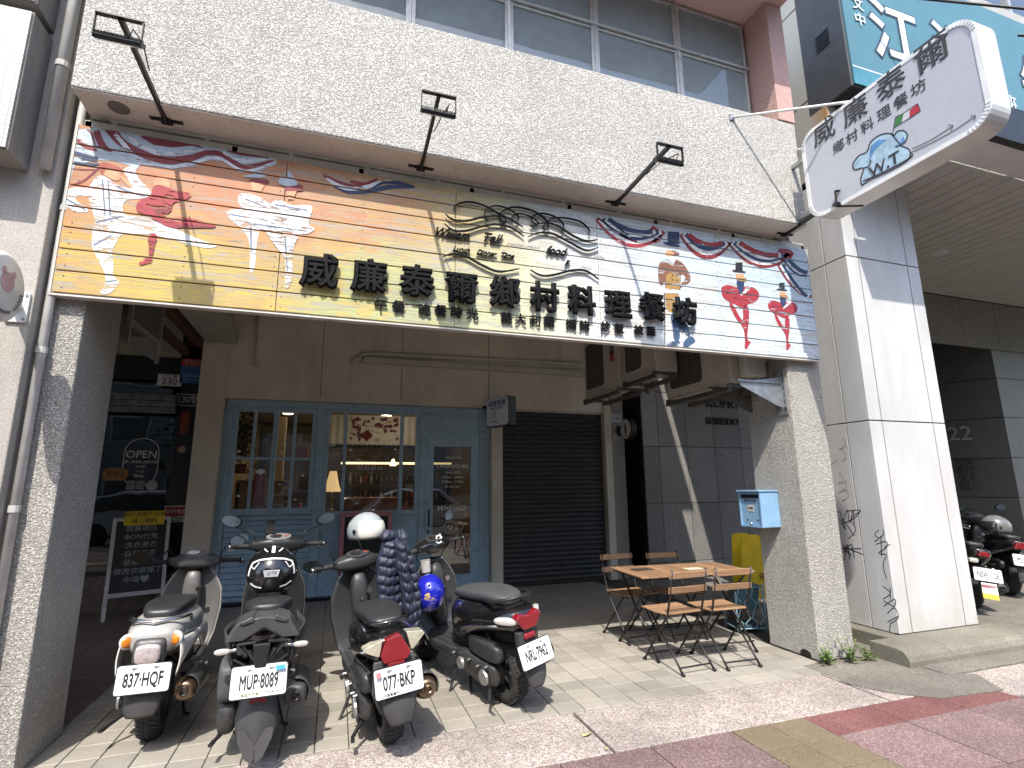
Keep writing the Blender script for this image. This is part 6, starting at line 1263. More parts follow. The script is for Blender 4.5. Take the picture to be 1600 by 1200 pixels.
    mb = MB(); mb.smooth = True; mb.lathe([(.0, -.28), (.026, -.297), (.026, -.31), (.018, -.31), (.018, -.29), (0, -.285)], (.197, 0, ez+.037), 1, 14); mb.obj('exhaust_tip', o.get('tipm', BLACK), x_)
    mb = MB(); mb.smooth = True; mb.grid(lambda u, v: (.192+(.086-.008*u)*cos(radians(-35+130*v)), .10-.36*u, ez+.01+.03*u+(.086-.006*u)*sin(radians(-35+130*v))), 8, 10); mb.obj('heat_guard', o.get('guardm', MATG), x_, solid=.006)
    mb = MB(); mb.smooth = True; mb.tube([(.10, .40, .22), (.15, .30, .16), (.17, .2, ez-.07)], .016, 8); mb.obj('exhaust_pipe', RUST, x_)
    for s in ((-1,) if not o.get('twin') else (-1, 1)):
        mb = MB(); mb.smooth = True; pts = []; a0 = Vector((s*.10, -.05, .27)); a1 = Vector((s*.10, .04, .56+bz)); 
        mb.tube([a0, a1], .012, 8)
        for k in range(73): t = k/72; a = t*2*pi*8; p = a0.lerp(a1, .15+.75*t); pts.append(p+Vector((.026*cos(a), .026*sin(a), 0)))
        mb.tube(pts, .0055, 5); mb.obj('shock_absorber', BLACK, r)
    # stand, passenger pegs
    mb = MB(); mb.smooth = True
    if o.get('centre', 1):
        for s in (-1, 1): mb.tube([(s*.07, .38, .20), (s*.13, .30, .015), (s*.16, .28, .012)], .010, 8)
        mb.tube([(-.09, .35, .13), (.09, .35, .13)], .008, 6)
    mb.tube([(-.12, .48, .22), (-.24, .44, .02), (-.26, .42, .012)], .010, 8); mb.obj('stand', BLACK, r)
    mb = MB(); mb.bar((-.16, -.02, .16), (-.23, -.10, .12), .02, .012).bar((-.23, -.10, .12), (-.24, -.17, .125), .022, .014); mb.obj('kick_starter', BLACK, r)
    # tail
    o['tail'](r, o)
    return r
def fenderplate(r, z0, z1, y0, y1, w0, w1, mat, pts=None):
    """hanging mudguard, local x-z outline bent backwards"""
    mb = MB(); mb.smooth = True
    def fn(u, v):
        z = z0+(z1-z0)*v; w = w0+(w1-w0)*v
        if pts: i = min(int(v*(len(pts)-1)), len(pts)-2); f = v*(len(pts)-1)-i; w = pts[i]*(1-f)+pts[i+1]*f
        x = (2*u-1)*w; return (x, y0+(y1-y0)*v+.02*(2*u-1)**2+.05*sin(v*pi)*-.3, z)
    mb.grid(fn, 10, 12); return mb.obj('rear_fender', mat, r, solid=.006)
def lens(name, par, ctr, hx, hy_, hz_, mat, ex=3.5, rot=None, n=20):
    mb = MB(); mb.smooth = True; mb.X = Matrix.Translation(ctr) @ (rot or Matrix.Identity(4)); mb.loft([(-hy_, 0, 0, hx*.72, hz_*.72, hz_*.72, ex), (-hy_*.7, 0, 0, hx*.93, hz_*.93, hz_*.93, ex), (0, 0, 0, hx, hz_, hz_, ex), (hy_, 0, 0, hx*.9, hz_*.9, hz_*.9, ex)], n, 1, ex); return mb.obj(name, mat, par)
def rail(par, pts, rad, mat): mb = MB(); mb.smooth = True; mb.tube(pts, rad, 10); return mb.obj('grab_rail', mat, par)
# tail 1: rounded classic
def tail1(r, o):
    rail(r, [(-.15, -.02, .70), (-.165, -.16, .755), (-.13, -.28, .765), (0, -.33, .755), (.13, -.28, .765), (.165, -.16, .755), (.15, -.02, .70)], .011, CHROME)
    lens('rear_deck', r, (0, -.20, .715), .075, .09, .03, MATG, 2.5); mb = MB(); mb.smooth = True; mb.lathe([(0, .742), (.018, .741), (.022, .735)], (0, -.2, 0), 2, 14); mb.obj('seat_lock', CHROME, r)
    mb = MB(); mb.smooth = True; mb.loft([(-.395, 0, .60, .075, .055, .07, 5), (-.37, 0, .60, .085, .075, .085, 5), (-.28, 0, .62, .085, .085, .09, 5)], 24, 1, 5); mb.obj('lamp_housing', MATG, r)
    lens('tail_light', r, (0, -.402, .595), .068, .022, .055, PINKL, 4); lens('reflector', r, (0, -.385, .508), .042, .01, .016, REDR, 5)
    for s in (-1, 1):
        a = Matrix.Rotation(-s*radians(38), 4, 'Z'); lens('turn_signal', r, (s*.128, -.335, .655), .036, .020, .034, ORL, 2.1, a); lens('signal_bezel', r, (s*.124, -.326, .655), .048, .016, .046, IVORY, 2.1, a)
        mb = MB(); mb.smooth = True; mb.grid(lambda u, v: (s*(.190-.045*max(0, .3-u)*3+.014*sin(v*pi)), -.35+.72*u, .45+.13*sin(pi*min(1, u*1.15))*(1-v)+.21*v*(1-.25*u)), 16, 8); mb.obj('side_panel', IVORY, r, solid=.008)
    fenderplate(r, .46, .25, -.36, -.40, .10, .075, MATG, [.10, .10, .10, .10, .09, .07]); plate(r, '837·HQF', (0, -.43, .47), radians(-8), .27, .15)
    mb = MB(); mb.box(-.1, .1, -.36, -.30, .40, .50); mb.obj('plate_bracket', BLACK, r, bevel=.01)
def tail2(r, o):
    mb = MB(); mb.smooth = False
    mb.prism([(-.20, .70), (-.14, .80), (-.05, .82), (.05, .82), (.14, .80), (.20, .70), (.10, .70), (0, .76), (-.10, .70)], -.33, -.12, 1); mb.obj('tail_deck', MATG, r, bevel=.012)
    for s in (-1, 1):
        mb = MB(); mb.prism([(s*.05, .805), (s*.12, .785), (s*.135, .80), (s*.06, .83)], -.34, -.10, 1); mb.obj('grab_handle', MATG, r, bevel=.008)
        mb = MB(); mb.smooth = True; mb.grid(lambda u, v: (s*(.15+.09*sin(pi*min(1, u*1.2))*.5+.03*v), -.30+.62*u, .56+.16*v+.10*u*0), 10, 5); mb.obj('side_fairing', MATG, r, solid=.01)
        mb = MB(); mb.smooth = True; mb.tube([(s*.10, -.30, .655), (s*.17, -.32, .655)], .010, 8); mb.obj('signal_stalk', CHROME, r); lens('turn_signal', r, (s*.205, -.325, .655), .042, .014, .016, CLR, 2.6)
        mb = MB(); mb.bar((s*.03, -.37, .70), (s*.13, -.35, .69), .03, .012).bar((s*.13, -.35, .69), (s*.07, -.38, .63), .025, .012).bar((s*.07, -.37, .66), (s*.02, -.40, .60), .03, .012).bar((s*.14, -.37, .62), (s*.05, -.39, .57), .018, .01); mb.obj('plate_carrier', BLACK, r, bevel=.003)
    mb = MB(); mb.prism([(-.045, .70), (.045, .70), (.03, .57), (0, .54), (-.03, .57)], -.42, -.40, 1); mb.obj('carrier_plate', BLACK, r, bevel=.006)
    mb = MB(); mb.prism([(-.05, .83), (.05, .83), (.06, .79), (0, .765), (-.06, .79)], -.10, -.02, 1); mb.obj('seat_badge', MATG, r, bevel=.004)
    plate(r, 'MUP·8089', (0, -.435, .515), radians(-14), .28, .155, ((' TCS 高雄市汽車 ', .018, -.06, -.064, plain('stamp_ochre', (.25, .2, .06), .6)), ('749-040-583', .014, .07, -.060, MATG)))
    mb = MB(); mb.X = Matrix.Translation((.105, -.440, .573)) @ Matrix.Rotation(radians(-14), 4, 'X'); mb.prism(ngon_r(.05, .022, .004), -.002, -.0008); mb.obj('blue_sticker', plain('stk_blue', (.05, .30, .55), .5), r)
    # long pointed mudguard
    w = [.085, .09, .10, .108, .105, .09, .06, .02]; mb = MB(); mb.smooth = True
    def fn(u, v):
        i = min(int(v*7), 6); f = v*7-i; hw2 = w[i]*(1-f)+w[i+1]*f; x = (2*u-1)*hw2; return (x, -.36-.05*v+.06*(2*u-1)**2-.015*sin(v*pi), .46-.36*v)
    mb.grid(fn, 12, 14); f_ = mb.obj('rear_fender', MATG, r, solid=.008); MB().box(-.042, .042, -.382, -.372, .385, .42).obj('reflector', REDR, f_)
    mb = MB(); mb.prism([(-.09, .26), (-.05, .26), (0, .18), (.05, .26), (.09, .26), (.085, .21), (.045, .12), (0, .09), (-.045, .12), (-.085, .21)], -.412, -.404, 1); mb.obj('fender_chevron', plain('chevron_grey', (.075, .075, .074), .5, .2), f_)
def tail3(r, o):
    rail(r, [(-.11, -.04, .755), (-.13, -.20, .76), (-.07, -.29, .765), (.07, -.29, .765), (.13, -.20, .76), (.11, -.04, .755)], .014, GLOSSK)
    def tri(nm, P, mat, y0, y1, bev=.004): MB().prism(P, y0, y1, 1).obj(nm, mat, r, bevel=bev)
    tri('tail_light', [(-.05, .69), (.035, .705), (.09, .60), (.07, .565), (-.07, .565), (-.085, .60)], REDL, -.368, -.30)
    for s in (-1, 1): tri('turn_signal', [(s*.075, .705), (s*.175, .69), (s*.185, .67), (s*.11, .60), (s*.098, .60)] if s == 1 else [(-.065, .69), (-.175, .66), (-.18, .645), (-.10, .60), (-.09, .60)], plain('cream_lens', (.42, .40, .30), .15, .1, .3, 40, coat=1), -.345, -.26)
    tri('reflector', [(-.05, .56), (.05, .56), (.045, .53), (-.045, .53)], REDR, -.37, -.33)
    tri('inner_fender', [(-.12, .57), (.12, .57), (.14, .40), (.10, .28), (-.10, .28), (-.14, .40)], GREYP, -.325, -.29, .01)
    fenderplate(r, .44, .235, -.37, -.41, .09, .06, MATG, [.085, .092, .098, .094, .08, .055]); plate(r, '077·BKP', (.0, -.41, .475), radians(-10), .275, .15, (('大德車業行', .018, -.05, -.064, PI),)); MB().prism(ngon_r(.028, .028, .004), -.4125, -.41, 1).obj('plate_sticker', plain('stk_red', (.6, .25, .25), .5), r, loc=(-.115, -.012, .53))
def tail4(r, o):
    rail(r, [(-.12, .02, .76), (-.155, -.16, .775), (-.10, -.29, .80), (0, -.32, .805), (.10, -.29, .80), (.155, -.16, .775), (.12, .02, .76)], .014, BLACK)
    MB().prism([(-.11, .675), (-.08, .705), (0, .685), (.08, .705), (.11, .675), (.055, .595), (-.055, .595)], -.368, -.30, 1).obj('tail_light', REDL, r, bevel=.008)
    for s in (-1, 1): lens('turn_signal', r, (s*.135, -.272, .662), .088, .026, .026, CLR, 2.3, Matrix.Rotation(s*radians(47), 4, 'Z') @ Matrix.Rotation(-s*radians(8), 4, 'Y'))
    lens('reflector', r, (0, -.345, .545), .05, .012, .022, REDR, 5); MB().prism([(-.09, .58), (.09, .58), (.08, .44), (-.08, .44)], -.34, -.28, 1).obj('inner_fender', MATG, r, bevel=.01)
    fenderplate(r, .42, .22, -.35, -.40, .09, .06, MATG, [.085, .09, .092, .087, .075, .05]); plate(r, 'NRL·7962', (0, -.40, .44), radians(-18), .275, .15)
    text('Z!a', .04, CHROME, (-.178, -.02, .60), (pi/2, 0, -pi/2), r, .001)
std = [(-.335, .64, .05, .03, .05), (-.32, .64, .11, .06, .09), (-.22, .645, .15, .08, .12), (0, .63, .175, .10, .13), (.22, .60, .18, .13, .17), (.40, .56, .165, .15, .22), (.50, .52, .13, .15, .2), (.53, .50, .08, .1, .12)]
seat = [(-.22, .745, .05, .015, .03), (-.20, .75, .10, .035, .04), (-.02, .765, .135, .045, .05), (.18, .75, .14, .04, .05), (.36, .735, .125, .04, .05), (.50, .72, .08, .025, .05), (.52, .715, .04, .01, .03)]
cow1 = [(-.37, .60, .06, .03, .06), (-.35, .61, .12, .06, .10), (-.26, .62, .155, .085, .14), (0, .61, .185, .10, .14), (.22, .58, .19, .13, .18), (.40, .54, .17, .15, .22), (.50, .50, .13, .14, .2), (.53, .48, .08, .1, .12)]
cow2 = [(-.30, .73, .05, .03, .04), (-.28, .72, .10, .05, .07), (-.15, .69, .15, .08, .13), (.05, .66, .17, .10, .16), (.25, .62, .18, .13, .18), (.42, .57, .16, .15, .22), (.52, .52, .12, .14, .2), (.55, .50, .07, .1, .12)]
seat2 = [(-.14, .80, .05, .015, .03), (-.12, .80, .10, .035, .04), (.06, .79, .14, .045, .05), (.2, .765, .15, .04, .05), (.38, .75, .125, .04, .05), (.52, .73, .08, .025, .05), (.54, .725, .04, .01, .03)]
s1 = scooter('silver grey classic scooter with round orange signals, plate 837-HQF', (-1.03, 4.27), radians(3), radians(1), dict(body=SILV, dark=plain('satin_grey', (.12, .115, .11), .45, .1, .2, 7), hcov=GREYP, cowl=cow1, seat=[(a, b-.03, w, u, d) for a, b, w, u, d in seat], tail=tail1, hz=.97, exm=RUST, guardm=MATG, trim=SILV, shieldm=MATS['satin_grey'], dash=GREYD, lightdial=1, mirror={-1: (.36, -.10, .02), 1: (.30, .04, .13)}, chrome_lever=0, bz=.06, wb=1.2))
s2 = scooter('black and grey sports scooter, plate MUP-8089', (-.36, 3.86), radians(3), radians(0), dict(body=GLOSSK, dark=BLACK, hcov=BLACK, cowl=cow2, seat=seat2, tail=tail2, hz=1.10, hw=.16, rw=.24, guardm=MATG, exm=MATG, exn=2.9, bigcase=1, trim=MATG, wb=1.32, ez=.33, bz=.03, dash=GREYD, mirror={-1: (.36, .03, .17), 1: (.36, .03, .17)}, shield=[(.30, .90, .16), (.42, .97, .20), (.60, 1.00, .23), (.78, 1.0, .22), (.92, .985, .16), (1.0, .97, .09)]))
s3 = scooter('small black scooter with a red triangular tail light, plate 077-BKP', (.41, 3.72), radians(7), radians(-6), dict(body=GLOSSK, dark=plain('satin_black', (.03, .031, .032), .45, 0, .2, 8), cowl=std, seat=seat, tail=tail3, hz=.98, guardm=MATG, exm=RUST, tipm=RUST, trim=CHROME, wb=1.17, turn=radians(8), mirror={-1: (.34, -.02, .0), 1: None}, dash=plain('dial_dark', (.04, .042, .045), .3), centre=1))
s4 = scooter('glossy black scooter with a wide red tail light, plate NRL-7962', (1.30, 4.02), radians(19), radians(-8), dict(body=GLOSSK, dark=MATS['satin_black'], cowl=std, seat=seat, seatm=SEATG, hcov=GLOSSK, tail=tail4, hz=1.05, guardm=MATG, trim=CHROME, dash=plain('dial_dark', (.04, .042, .045), .3), wb=1.25, turn=radians(14), mirror={-1: None, 1: (.26, .02, .20)}, twin=1, bz=.02))

# helmets
def helmet(name, loc, rz, rx, shell, label, r_=.135, visor=None, half=False, parent=None):
    h = root(name, loc, label, 'helmet', 'motorcycle helmets'); h.rotation_euler = (rx, 0, rz)
    mb = MB(); mb.smooth = True; n, m = 28, 14; R = []
    for i in range(m+1):
        t = (pi*(.80 if half == 2 else .58 if half else .68))*i/m
        R.append([(r_*sin(max(t, .001))*cos(2*pi*k/n), 1.14*r_*sin(max(t, .001))*sin(2*pi*k/n)-.02*(i/m)**2, r_*1.0*cos(t)) for k in range(n)])
    mb.rings(R, False, False); s = mb.obj('shell', shell, h, solid=.012)
    mb = MB(); mb.smooth = True; mb.ball((0, -.01, -.02), (r_*.88, r_*1.0, r_*.8), 20, 8, .2, pi*.62); mb.obj('lining', plain('lining_dark', (.03, .03, .03), .95), h)
    if visor:
        mb = MB(); mb.smooth = True; rv = r_*1.05
        mb.grid(lambda u, v: (rv*cos(radians(20+140*u))*sin(radians(62+58*v)), 1.14*rv*sin(radians(20+140*u))*sin(radians(62+58*v)), rv*cos(radians(62+58*v))), 18, 8); mb.obj('visor', visor, h, solid=.003)
        mb = MB()
        for s_ in (-1, 1): mb.lathe([(0, s_*(r_+.008)), (.018, s_*(r_+.006)), (.018, s_*r_*.93)], (0, .02, -.01), 0, 12)
        mb.obj('hinge', BLACK, h)
    mb = MB(); mb.smooth = True; mb.tube([R[m][k] for k in range(n)]+[R[m][0]], .007, 6, False); mb.obj('edge_trim', BLACK, h)
    mb = MB(); mb.smooth = True; mb.tube([(-r_*.8, .03, -r_*.5), (-r_*.4, .03, -r_*1.15), (.02, .03, -r_*1.3), (r_*.5, .03, -r_*1.1), (r_*.8, .03, -r_*.5)], .006, 6); mb.obj('chin_strap', BLACK, h)
    return h
# black helmet with winged graphics lying on the seat of the sports scooter (back turned to the street)
p2 = Vector((-.395, 4.34, .965)); h2 = helmet('helmet', p2, radians(4), radians(-8), GLOSSK, 'black helmet with white lines and a GTR badge on the sports scooter', .168, None, 2)
WL = plain('line_white', (.7, .7, .68), .5)
def onshell(R_, az, el, off=1.012): a, e = radians(az), radians(el); return Vector((R_*off*cos(e)*sin(a), -1.14*R_*off*cos(e)*cos(a)-.02*((pi/2-e)/(.80*pi))**2, R_*off*sin(e)))
mb = MB(); mb.smooth = False
for P_, w_ in (([(-58, -8), (-50, 20), (-30, 26), (0, 28), (30, 26), (50, 20), (58, -8)], .012), ([(-50, 12), (-40, 6), (-30, 20)], .006), ([(50, 12), (40, 6), (30, 20)], .006), ([(-18, 48), (-45, 62)], .008), ([(18, 48), (45, 62)], .008), ([(-55, -25), (-42, -34), (-25, -38)], .008), ([(55, -25), (42, -34), (25, -38)], .008), ([(0, 44), (0, 80)], .022)):
    for i in range(len(P_)-1):
        for k in range(4):
            a = onshell(.168, *[P_[i][q]+(P_[i+1][q]-P_[i][q])*k/4 for q in (0, 1)], 1.048); b = onshell(.168, *[P_[i][q]+(P_[i+1][q]-P_[i][q])*(k+1)/4 for q in (0, 1)], 1.048); mb.bar(a, b, w_, .003, up=a)
mb.obj('white_lines', WL, h2)
mb = MB(); mb.X = Matrix.Translation((0, -.2085, -.02)) ; mb.prism([(-.055, .025), (.055, .025), (.042, -.02), (-.042, -.02)], -.005, .01); mb.obj('badge', plain('badge_grey', (.35, .35, .35), .4), h2, bevel=.003); text('GTR', .034, KP, (0, -.2145, -.017), parent=h2, ex=.0008, shear=.3)
# cream open helmet hung on the right mirror of the small scooter
h3 = helmet('helmet', (.27, 4.62, 1.215), radians(215), radians(4), plain('helmet_white', (.30, .33, .34), .25, 0, .06, coat=.5), 'pale grey and white helmet perched on the small black scooter', .135, plain('visor_cream', (.66, .64, .56), .2, 0, .08, coat=.5))
# blue helmet hanging inside scooter 4
h4 = helmet('helmet', (.80, 4.62, .70), radians(-10), radians(62), plain('helmet_blue', (.012, .016, .32), .15, 0, .2, 8, coat=1), 'shiny blue helmet with a yellow flower hanging on the glossy scooter', .125, None, True)
mb = MB(); 
for az, el, s_ in ((-10, 55, .03), (20, 40, .02), (-40, 30, .018)):
    for k in range(5):
        c_ = onshell(.125, az+9*cos(2*pi*k/5), el+9*sin(2*pi*k/5), 1.05); nrm = c_.normalized(); u_ = nrm.cross(Vector((0, 0, 1))).normalized(); v_ = nrm.cross(u_); mb.flat([c_+(u_*cos(2*pi*j/8)+v_*sin(2*pi*j/8))*s_*.5 for j in range(8)])
mb.obj('flower_print', plain('flower_yellow', (.65, .45, .12), .5), h4)

# puffer jacket hanging from the small scooter's handlebar
NAVY = N('navy_nylon'); co = NAVY.coord(); NAVY.set(Base_Color=NAVY.ramp(NAVY.noise(co, 9, 4), [(.3, (.008, .011, .026)), (.7, (.016, .021, .044))]), Roughness=.52, Normal=NAVY.bump(NAVY.noise(co, 38, 4, .6, 1.2), .6, .006)); NAVY.b.inputs['Sheen Weight'].default_value = .05; NAVY = NAVY.m
jk = root('puffer_jacket', (.52, 4.46, 0), 'navy blue quilted puffer jacket hanging from the small black scooter', 'jacket', rz=radians(8))
def quilt(name, L, Rr, top, bot, cols, rows, depth, par, seed, amp=.022):
    """padded, quilted cloth: L / Rr are outline x at several heights, front and back skins joined"""
    rnd = random.Random(seed); off = [.22*(i_ % 2)+rnd.uniform(-.06, .06) for i_ in range(cols)]; nu, nv = max(18, cols*9), rows*8
    def edge(E, v): t = v*(len(E)-1); i = min(int(t), len(E)-2); f = t-i; f = f*f*(3-2*f); return E[i]*(1-f)+E[i+1]*f
    def skin(sgn):
        def fn(u, v):
            c_ = min(int(u*cols), cols-1); uu = u*cols-c_; vv = (v*rows+off[c_]+.05*sin(u*7+seed)); pf = (abs(sin(pi*vv))**.5)*(.6+.4*abs(sin(pi*uu))**.15)
            wr = .004*sin(37*u+11*v+seed)+.003*sin(61*v+23*u); body_ = (1-abs(2*u-1)**3.5)**.5*depth; ed_ = min(1, v*rows*1.5, (1-v)*rows*1.8)**.5
            x = edge(L, v)*(1-u)+edge(Rr, v)*u+.006*sin(v*rows*pi)*(2*u-1); fold = .018*sin(u*5+v*3+seed)
            return (x, fold*1+sgn*(body_*(.55+.1*sin(3*u))+amp*pf+wr)*ed_, top+(bot-top)*v+.006*cos(u*6))
        return fn
    mb = MB(); mb.smooth = True; mb.grid(skin(-1), nu, nv); mb.grid(skin(1), nu, nv); return mb.obj(name, NAVY, par, fix=True)
quilt('body_panel', [-.15, -.20, -.20, -.18, -.14], [.02, .06, .08, .10, .10], 1.15, .52, 1, 9, .05, jk, 2)
quilt('body_panel', [-.04, .00, .03, .06, .06], [.04, .13, .19, .22, .23], 1.16, .46, 1, 10, .045, jk, 5)
quilt('sleeve', [-.06, -.04, .01, .05, .07], [.03, .08, .13, .17, .17], 1.14, .37, 1, 10, .055, jk, 8).location = (0.0, -.075, 0)
jk.scale = (.86, 1, 1)
quilt('collar', [-.15, -.17, -.14], [.05, .07, .05], 1.22, 1.10, 3, 1, .05, jk, 3)
# decals and odds on the glossy scooter: swirl mirror sticker on handle cover
mb = MB(); 
for P_ in ([(0, .02), (.02, .05), (.05, .045), (.05, .02), (.03, .015)], [(0, .02), (-.02, .0), (-.015, -.03), (.01, -.035), (.03, -.02)], [(.05, .045), (.06, .07)], [(-.02, 0), (-.05, .01)]):
    for r_ in ribbon(P_, .012, 4): mb.flat([(v.x, 0, v.y) for v in r_])
o = mb.obj('swirl_sticker', WL, s4); o.location = (.02, .86, 1.10); o.rotation_euler = (radians(-55), 0, 0)
# cup and phone holder clutter on the handlebars
tag(MB().prism(ngon_r(.07, .12, .01), 0, .008).obj('phone_cradle', BLACK, s2), None); bpy.data.objects['phone_cradle'].location = (-.07, 1.02, 1.235)
mb = MB(); mb.bar((-.07, 1.02, 1.10), (-.07, 1.02, 1.2), .018).box(-.115, -.025, 1.0, 1.02, 1.19, 1.20); mb.obj('cradle_arm', BLACK, s2)
o = MB().loft([(0, 0, 0, .04, .04, .04), (.10, 0, 0, .045, .045, .045)], 16, 2, 2).obj('cup_holder', CLR, s4); o.location = (-.12, .86, .86)
# grey seat buckle bits
# ------------------------------------------------------------------ motorcycles at the right
M1P = (at(1540, 908, 2, .40).x+.44*sin(radians(38))-.06, at(1540, 908, 2, .40).y+.44*cos(radians(38))); M2P = (at(1592, 872, 2, .55).x+.44*sin(radians(38)), at(1592, 872, 2, .55).y+.44*cos(radians(38)))
m1 = scooter('black scooter with tall sticker plate, mostly hidden behind the white pillar', M1P, radians(-38), radians(8), dict(body=GLOSSK, dark=BLACK, cowl=cow2, seat=seat2, tail=lambda r, o: (MB().prism([(-.035, .74), (.035, .74), (.06, .68), (-.06, .68)], -.36, -.29, 1).obj('tail_light', REDL, r, bevel=.008), lens('turn_signal', r, (-.10, -.33, .62), .05, .03, .03, CLR), fenderplate(r, .55, .22, -.36, -.42, .09, .06, MATG), plate(r, 'NSW·1126', (0, -.44, .48), radians(-20), .27, .15), (lambda Mx: [(lambda m_, mt, z0, z1: (setattr(m_, 'X', Mx), m_.box(-.075, .075, -.002, .001, z0, z1).obj('sticker_tag', mt, r)))(MB(), mt, z0, z1) for mt, z0, z1 in ((PL, -.06, .06), (RDP, .0, .04), (YP, -.12, -.061))])(Matrix.Translation((0, -.475, .33)) @ Matrix.Rotation(radians(-20), 4, 'X'))), guardm=MATG, wb=1.3, twin=1))
m2 = scooter('black scooter at the right edge with plate PDU-1922', M2P, radians(-38), radians(8), dict(body=GLOSSK, dark=BLACK, cowl=cow2, seat=seat2, tail=lambda r, o: (MB().prism([(-.05, .75), (.05, .75), (.09, .66), (-.09, .66)], -.36, -.29, 1).obj('tail_light', REDL, r, bevel=.008), fenderplate(r, .55, .22, -.36, -.42, .09, .06, MATG), plate(r, 'PDU·1922', (0, -.44, .52), radians(-20), .27, .15)), guardm=IVORY, exm=MATG, wb=1.3, twin=1))
for m_ in (m1, m2): m_['group'] = 'scooters parked beyond the white pillar'
helmet('helmet', tuple(at(1555, 822, 1, M1P[1]+.45)), radians(60), radians(0), plain('helmet_grey', (.14, .145, .14), .3, 0, .15, coat=.4), 'plain grey helmet on the scooter beyond the white pillar', .15, plain('visor_dark', (.02, .02, .02), .1, 0, .1, coat=1))

# ------------------------------------------------------------------ weeds at the pillar foot
LFM = N('weed_leaf'); oi = LFM.n('ObjectInfo'); LFM.set(Base_Color=LFM.mix(LFM.noise(LFM.coord(), 14), (.05, .11, .02), (.14, .22, .04)), Roughness=.6); LFM = LFM.m
STM = plain('weed_stem', (.12, .10, .05), .9)
random.seed(21)
def weed(x, y, h, n_, label):
    w = root('weed', (x, y, 0), label, 'weed', 'weeds at the foot of the right pillar'); sm_ = MB(); lv = MB()
    for k in range(n_):
        a = random.uniform(0, 2*pi); L_ = h*random.uniform(.5, 1); lean = random.uniform(.1, .6); p0 = Vector((random.uniform(-.03, .03), random.uniform(-.03, .03), 0)); p1 = p0+Vector((cos(a)*L_*lean, sin(a)*L_*lean, L_)); sm_.tube([p0, p0.lerp(p1, .5)+Vector((0, 0, .02)), p1], [.003, .0025, .001], 5)
        for q_ in range(9):
            t = .2+.8*q_/8; c_ = p0.lerp(p1, t); b = random.uniform(0, 2*pi); s_ = random.uniform(.016, .034)*(1.3-t*.5); d = Vector((cos(b), sin(b), random.uniform(.1, .8))).normalized(); e = d.cross(Vector((0, 0, 1))).normalized(); f_ = Vector((0, 0, -.25*s_))
            lv.add([c_, c_+d*s_*.9+e*s_*.38, c_+d*s_*2+f_*2, c_+d*s_*.9-e*s_*.38], [(0, 1, 2, 3)])
    sm_.obj('stem', STM, w); lv.obj('leaves', LFM, w, fix=False)
weed(4.16, 3.83, .17, 9, 'bright leafy weed at the front left corner of the right pillar'); weed(4.40, 3.80, .24, 8, 'taller leafy weed in front of the right pillar'); weed(4.60, 3.78, .12, 6, 'low weed at the right corner of the right pillar')
mb = MB(); random.seed(9)
for k in range(60):
    x = random.uniform(4.12, 4.72); y = 3.88-abs(random.gauss(0, .06)); a = random.uniform(0, pi); l = random.uniform(.03, .12); mb.tube([(x, y, .006), (x+l*.5*cos(a), y-.01+l*.2*sin(a), .006+random.uniform(0, .03)), (x+l*cos(a), y+l*.4*sin(a), .006)], .002, 4)
tag(mb.obj('dry_stems', plain('dry_stem', (.20, .17, .12), .95)), kind='stuff')
mb = MB(); mb.prism([(3.98+.0, .0), (4.0, 0), (4.0, 0)], 0, 0) if False else None
# drain hole at pillar foot
mb = MB(); mb.flat([(4.1788, 4.07+.06*cos(a), .03+.035*sin(a)) for a in [pi*k/10 for k in range(11)]]+[(4.1788, 4.01, 0.002), (4.1788, 4.13, 0.002)]); tag(mb.obj('drain_hole', MATS['near_black']), 'small dark drain hole at the foot of the right pillar', 'hole')

# ------------------------------------------------------------------ other side of the street (seen in the panes, mirrors and paint)
random.seed(33)
AP = plain('apartment_tiles', (.36, .33, .29), .8, 0, .3, .5); APG = plain('apartment_glass', (.04, .05, .055), .15, 0, .3); LEAF = N('tree_leaf'); LEAF.set(Base_Color=LEAF.mix(LEAF.noise(LEAF.coord(), 1.3), (.03, .06, .015), (.07, .11, .03)), Roughness=.7); LEAF = LEAF.m; BARK = plain('bark', (.10, .075, .05), .95)
for i, (x, h, lb) in enumerate(((-22, 10, 'grey apartment block across the street at the left'), (-9, 13, 'taller apartment block across the street'), (3, 9, 'low apartment block across the street'), (15, 12, 'apartment block across the street at the right'), (27, 10, 'farthest right apartment block across the street'))):
    b = root('apartment_block', (x, -15, 0), lb, 'building', 'buildings across the street'); MB().box(-5.8, 5.8, -8, 0, -.12, h).obj('wall', AP, b)
    for f_ in range(int(h/3)):
        for k in range(4): w_ = MB().box(-5+k*2.8, -3.2+k*2.8, .0, .06, f_*3+1, f_*3+2.4).obj('window', ALU, b); MB().box(-4.93+k*2.8, -3.27+k*2.8, .061, .07, f_*3+1.06, f_*3+2.34).obj('pane', APG, w_)
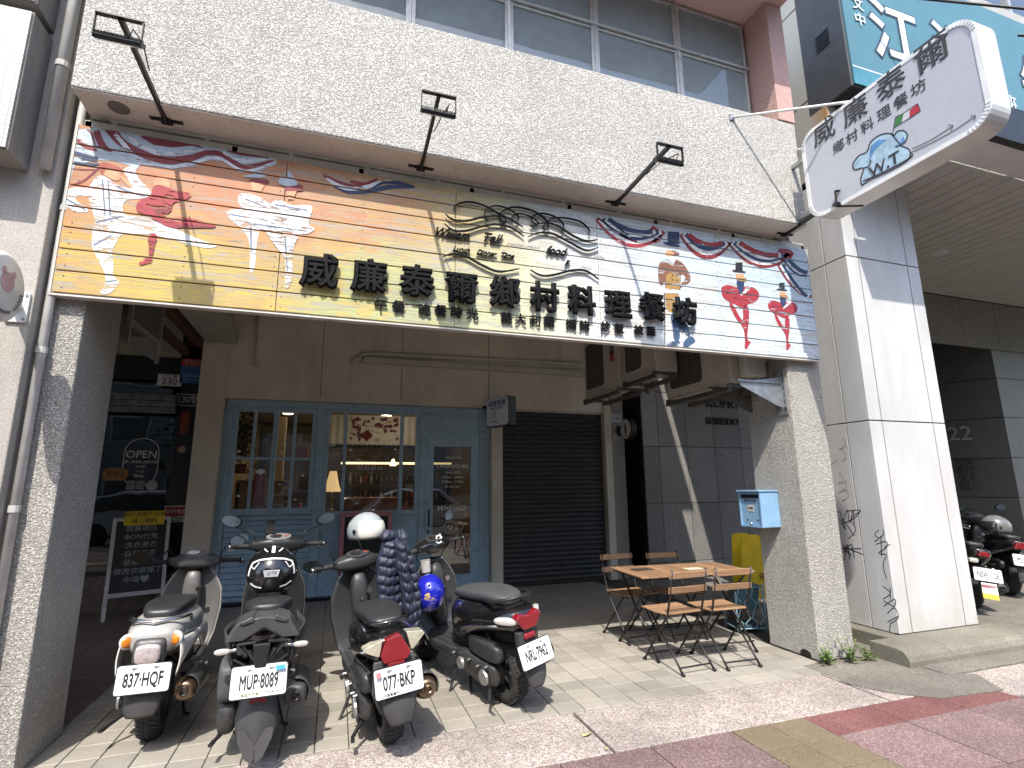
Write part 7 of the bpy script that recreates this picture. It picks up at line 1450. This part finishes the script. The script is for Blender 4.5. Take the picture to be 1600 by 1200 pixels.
for x in (-14, -6, 1.5, 9, 17): 
    t = root('street_tree', (x, -12.4, -.1), {-14: 'farthest left leafy tree across the road', -6: 'leafy tree across the road, second from the left', 1.5: 'middle leafy tree across the road', 9: 'leafy tree across the road, second from the right', 17: 'farthest right leafy tree across the road'}[x], 'tree', 'street trees across the road'); mb = MB(); mb.smooth = True; mb.tube([(0, 0, 0), (.1, 0, 1.6), (0, .1, 3.2)], [.16, .12, .07], 8); mb.obj('trunk', BARK, t)
    mb = MB()
    for k in range(700):
        p = Vector((random.gauss(0, .95), random.gauss(0, .95), 4+random.gauss(0, .8))); d = Vector((random.uniform(-1, 1), random.uniform(-1, 1), random.uniform(-.5, .5))).normalized()*.22; e = d.cross(Vector((0, 0, 1))).normalized()*.14; mb.add([p-d, p+e, p+d, p-e], [(0, 1, 2, 3)])
    mb.obj('crown', LEAF, t, fix=False)
def car(x, y, col, label):
    cr_ = root('parked_car', (x, y, -.12), label, 'car', 'cars parked across the road'); P_ = [(-2.2, .35), (-2.2, .85), (-2.0, 1.0), (-1.55, 1.5), (-.9, 1.62), (.4, 1.6), (1.1, 1.05), (2.0, .9), (2.25, .7), (2.25, .35)]
    MB().prism(P_, -.85, .85, 1).obj('body', col, cr_, bevel=.06, seg=3)
    MB().prism([(-1.75, 1.06), (-1.4, 1.46), (-.9, 1.54), (.3, 1.52), (.9, 1.06)], .852, .86, 1).obj('side_windows', APG, cr_)
    for xx in (-1.4, 1.4):
        mb = MB(); mb.smooth = True; mb.lathe([(0, .70), (.22, .70), (.33, .72), (.34, .8), (.33, .88), (.22, .89), (0, .88)], (xx, 0, .34), 1, 20); mb.obj('wheel', RUBBER, cr_)
CARS = plain('car_silver', (.45, .46, .47), .25, .6, .05, coat=1); CARD = plain('car_blue', (.10, .14, .19), .25, .5, .05, coat=1)
car(-5.2, -2.6, CARS, 'silver car parked at the near kerb behind the camera at the left'); car(3.2, -2.6, CARS, 'silver car parked at the near kerb behind the camera'); car(-1, -10.6, CARD, 'dark blue car parked across the road'); car(9, -10.6, CARS, 'silver car parked across the road at the right')
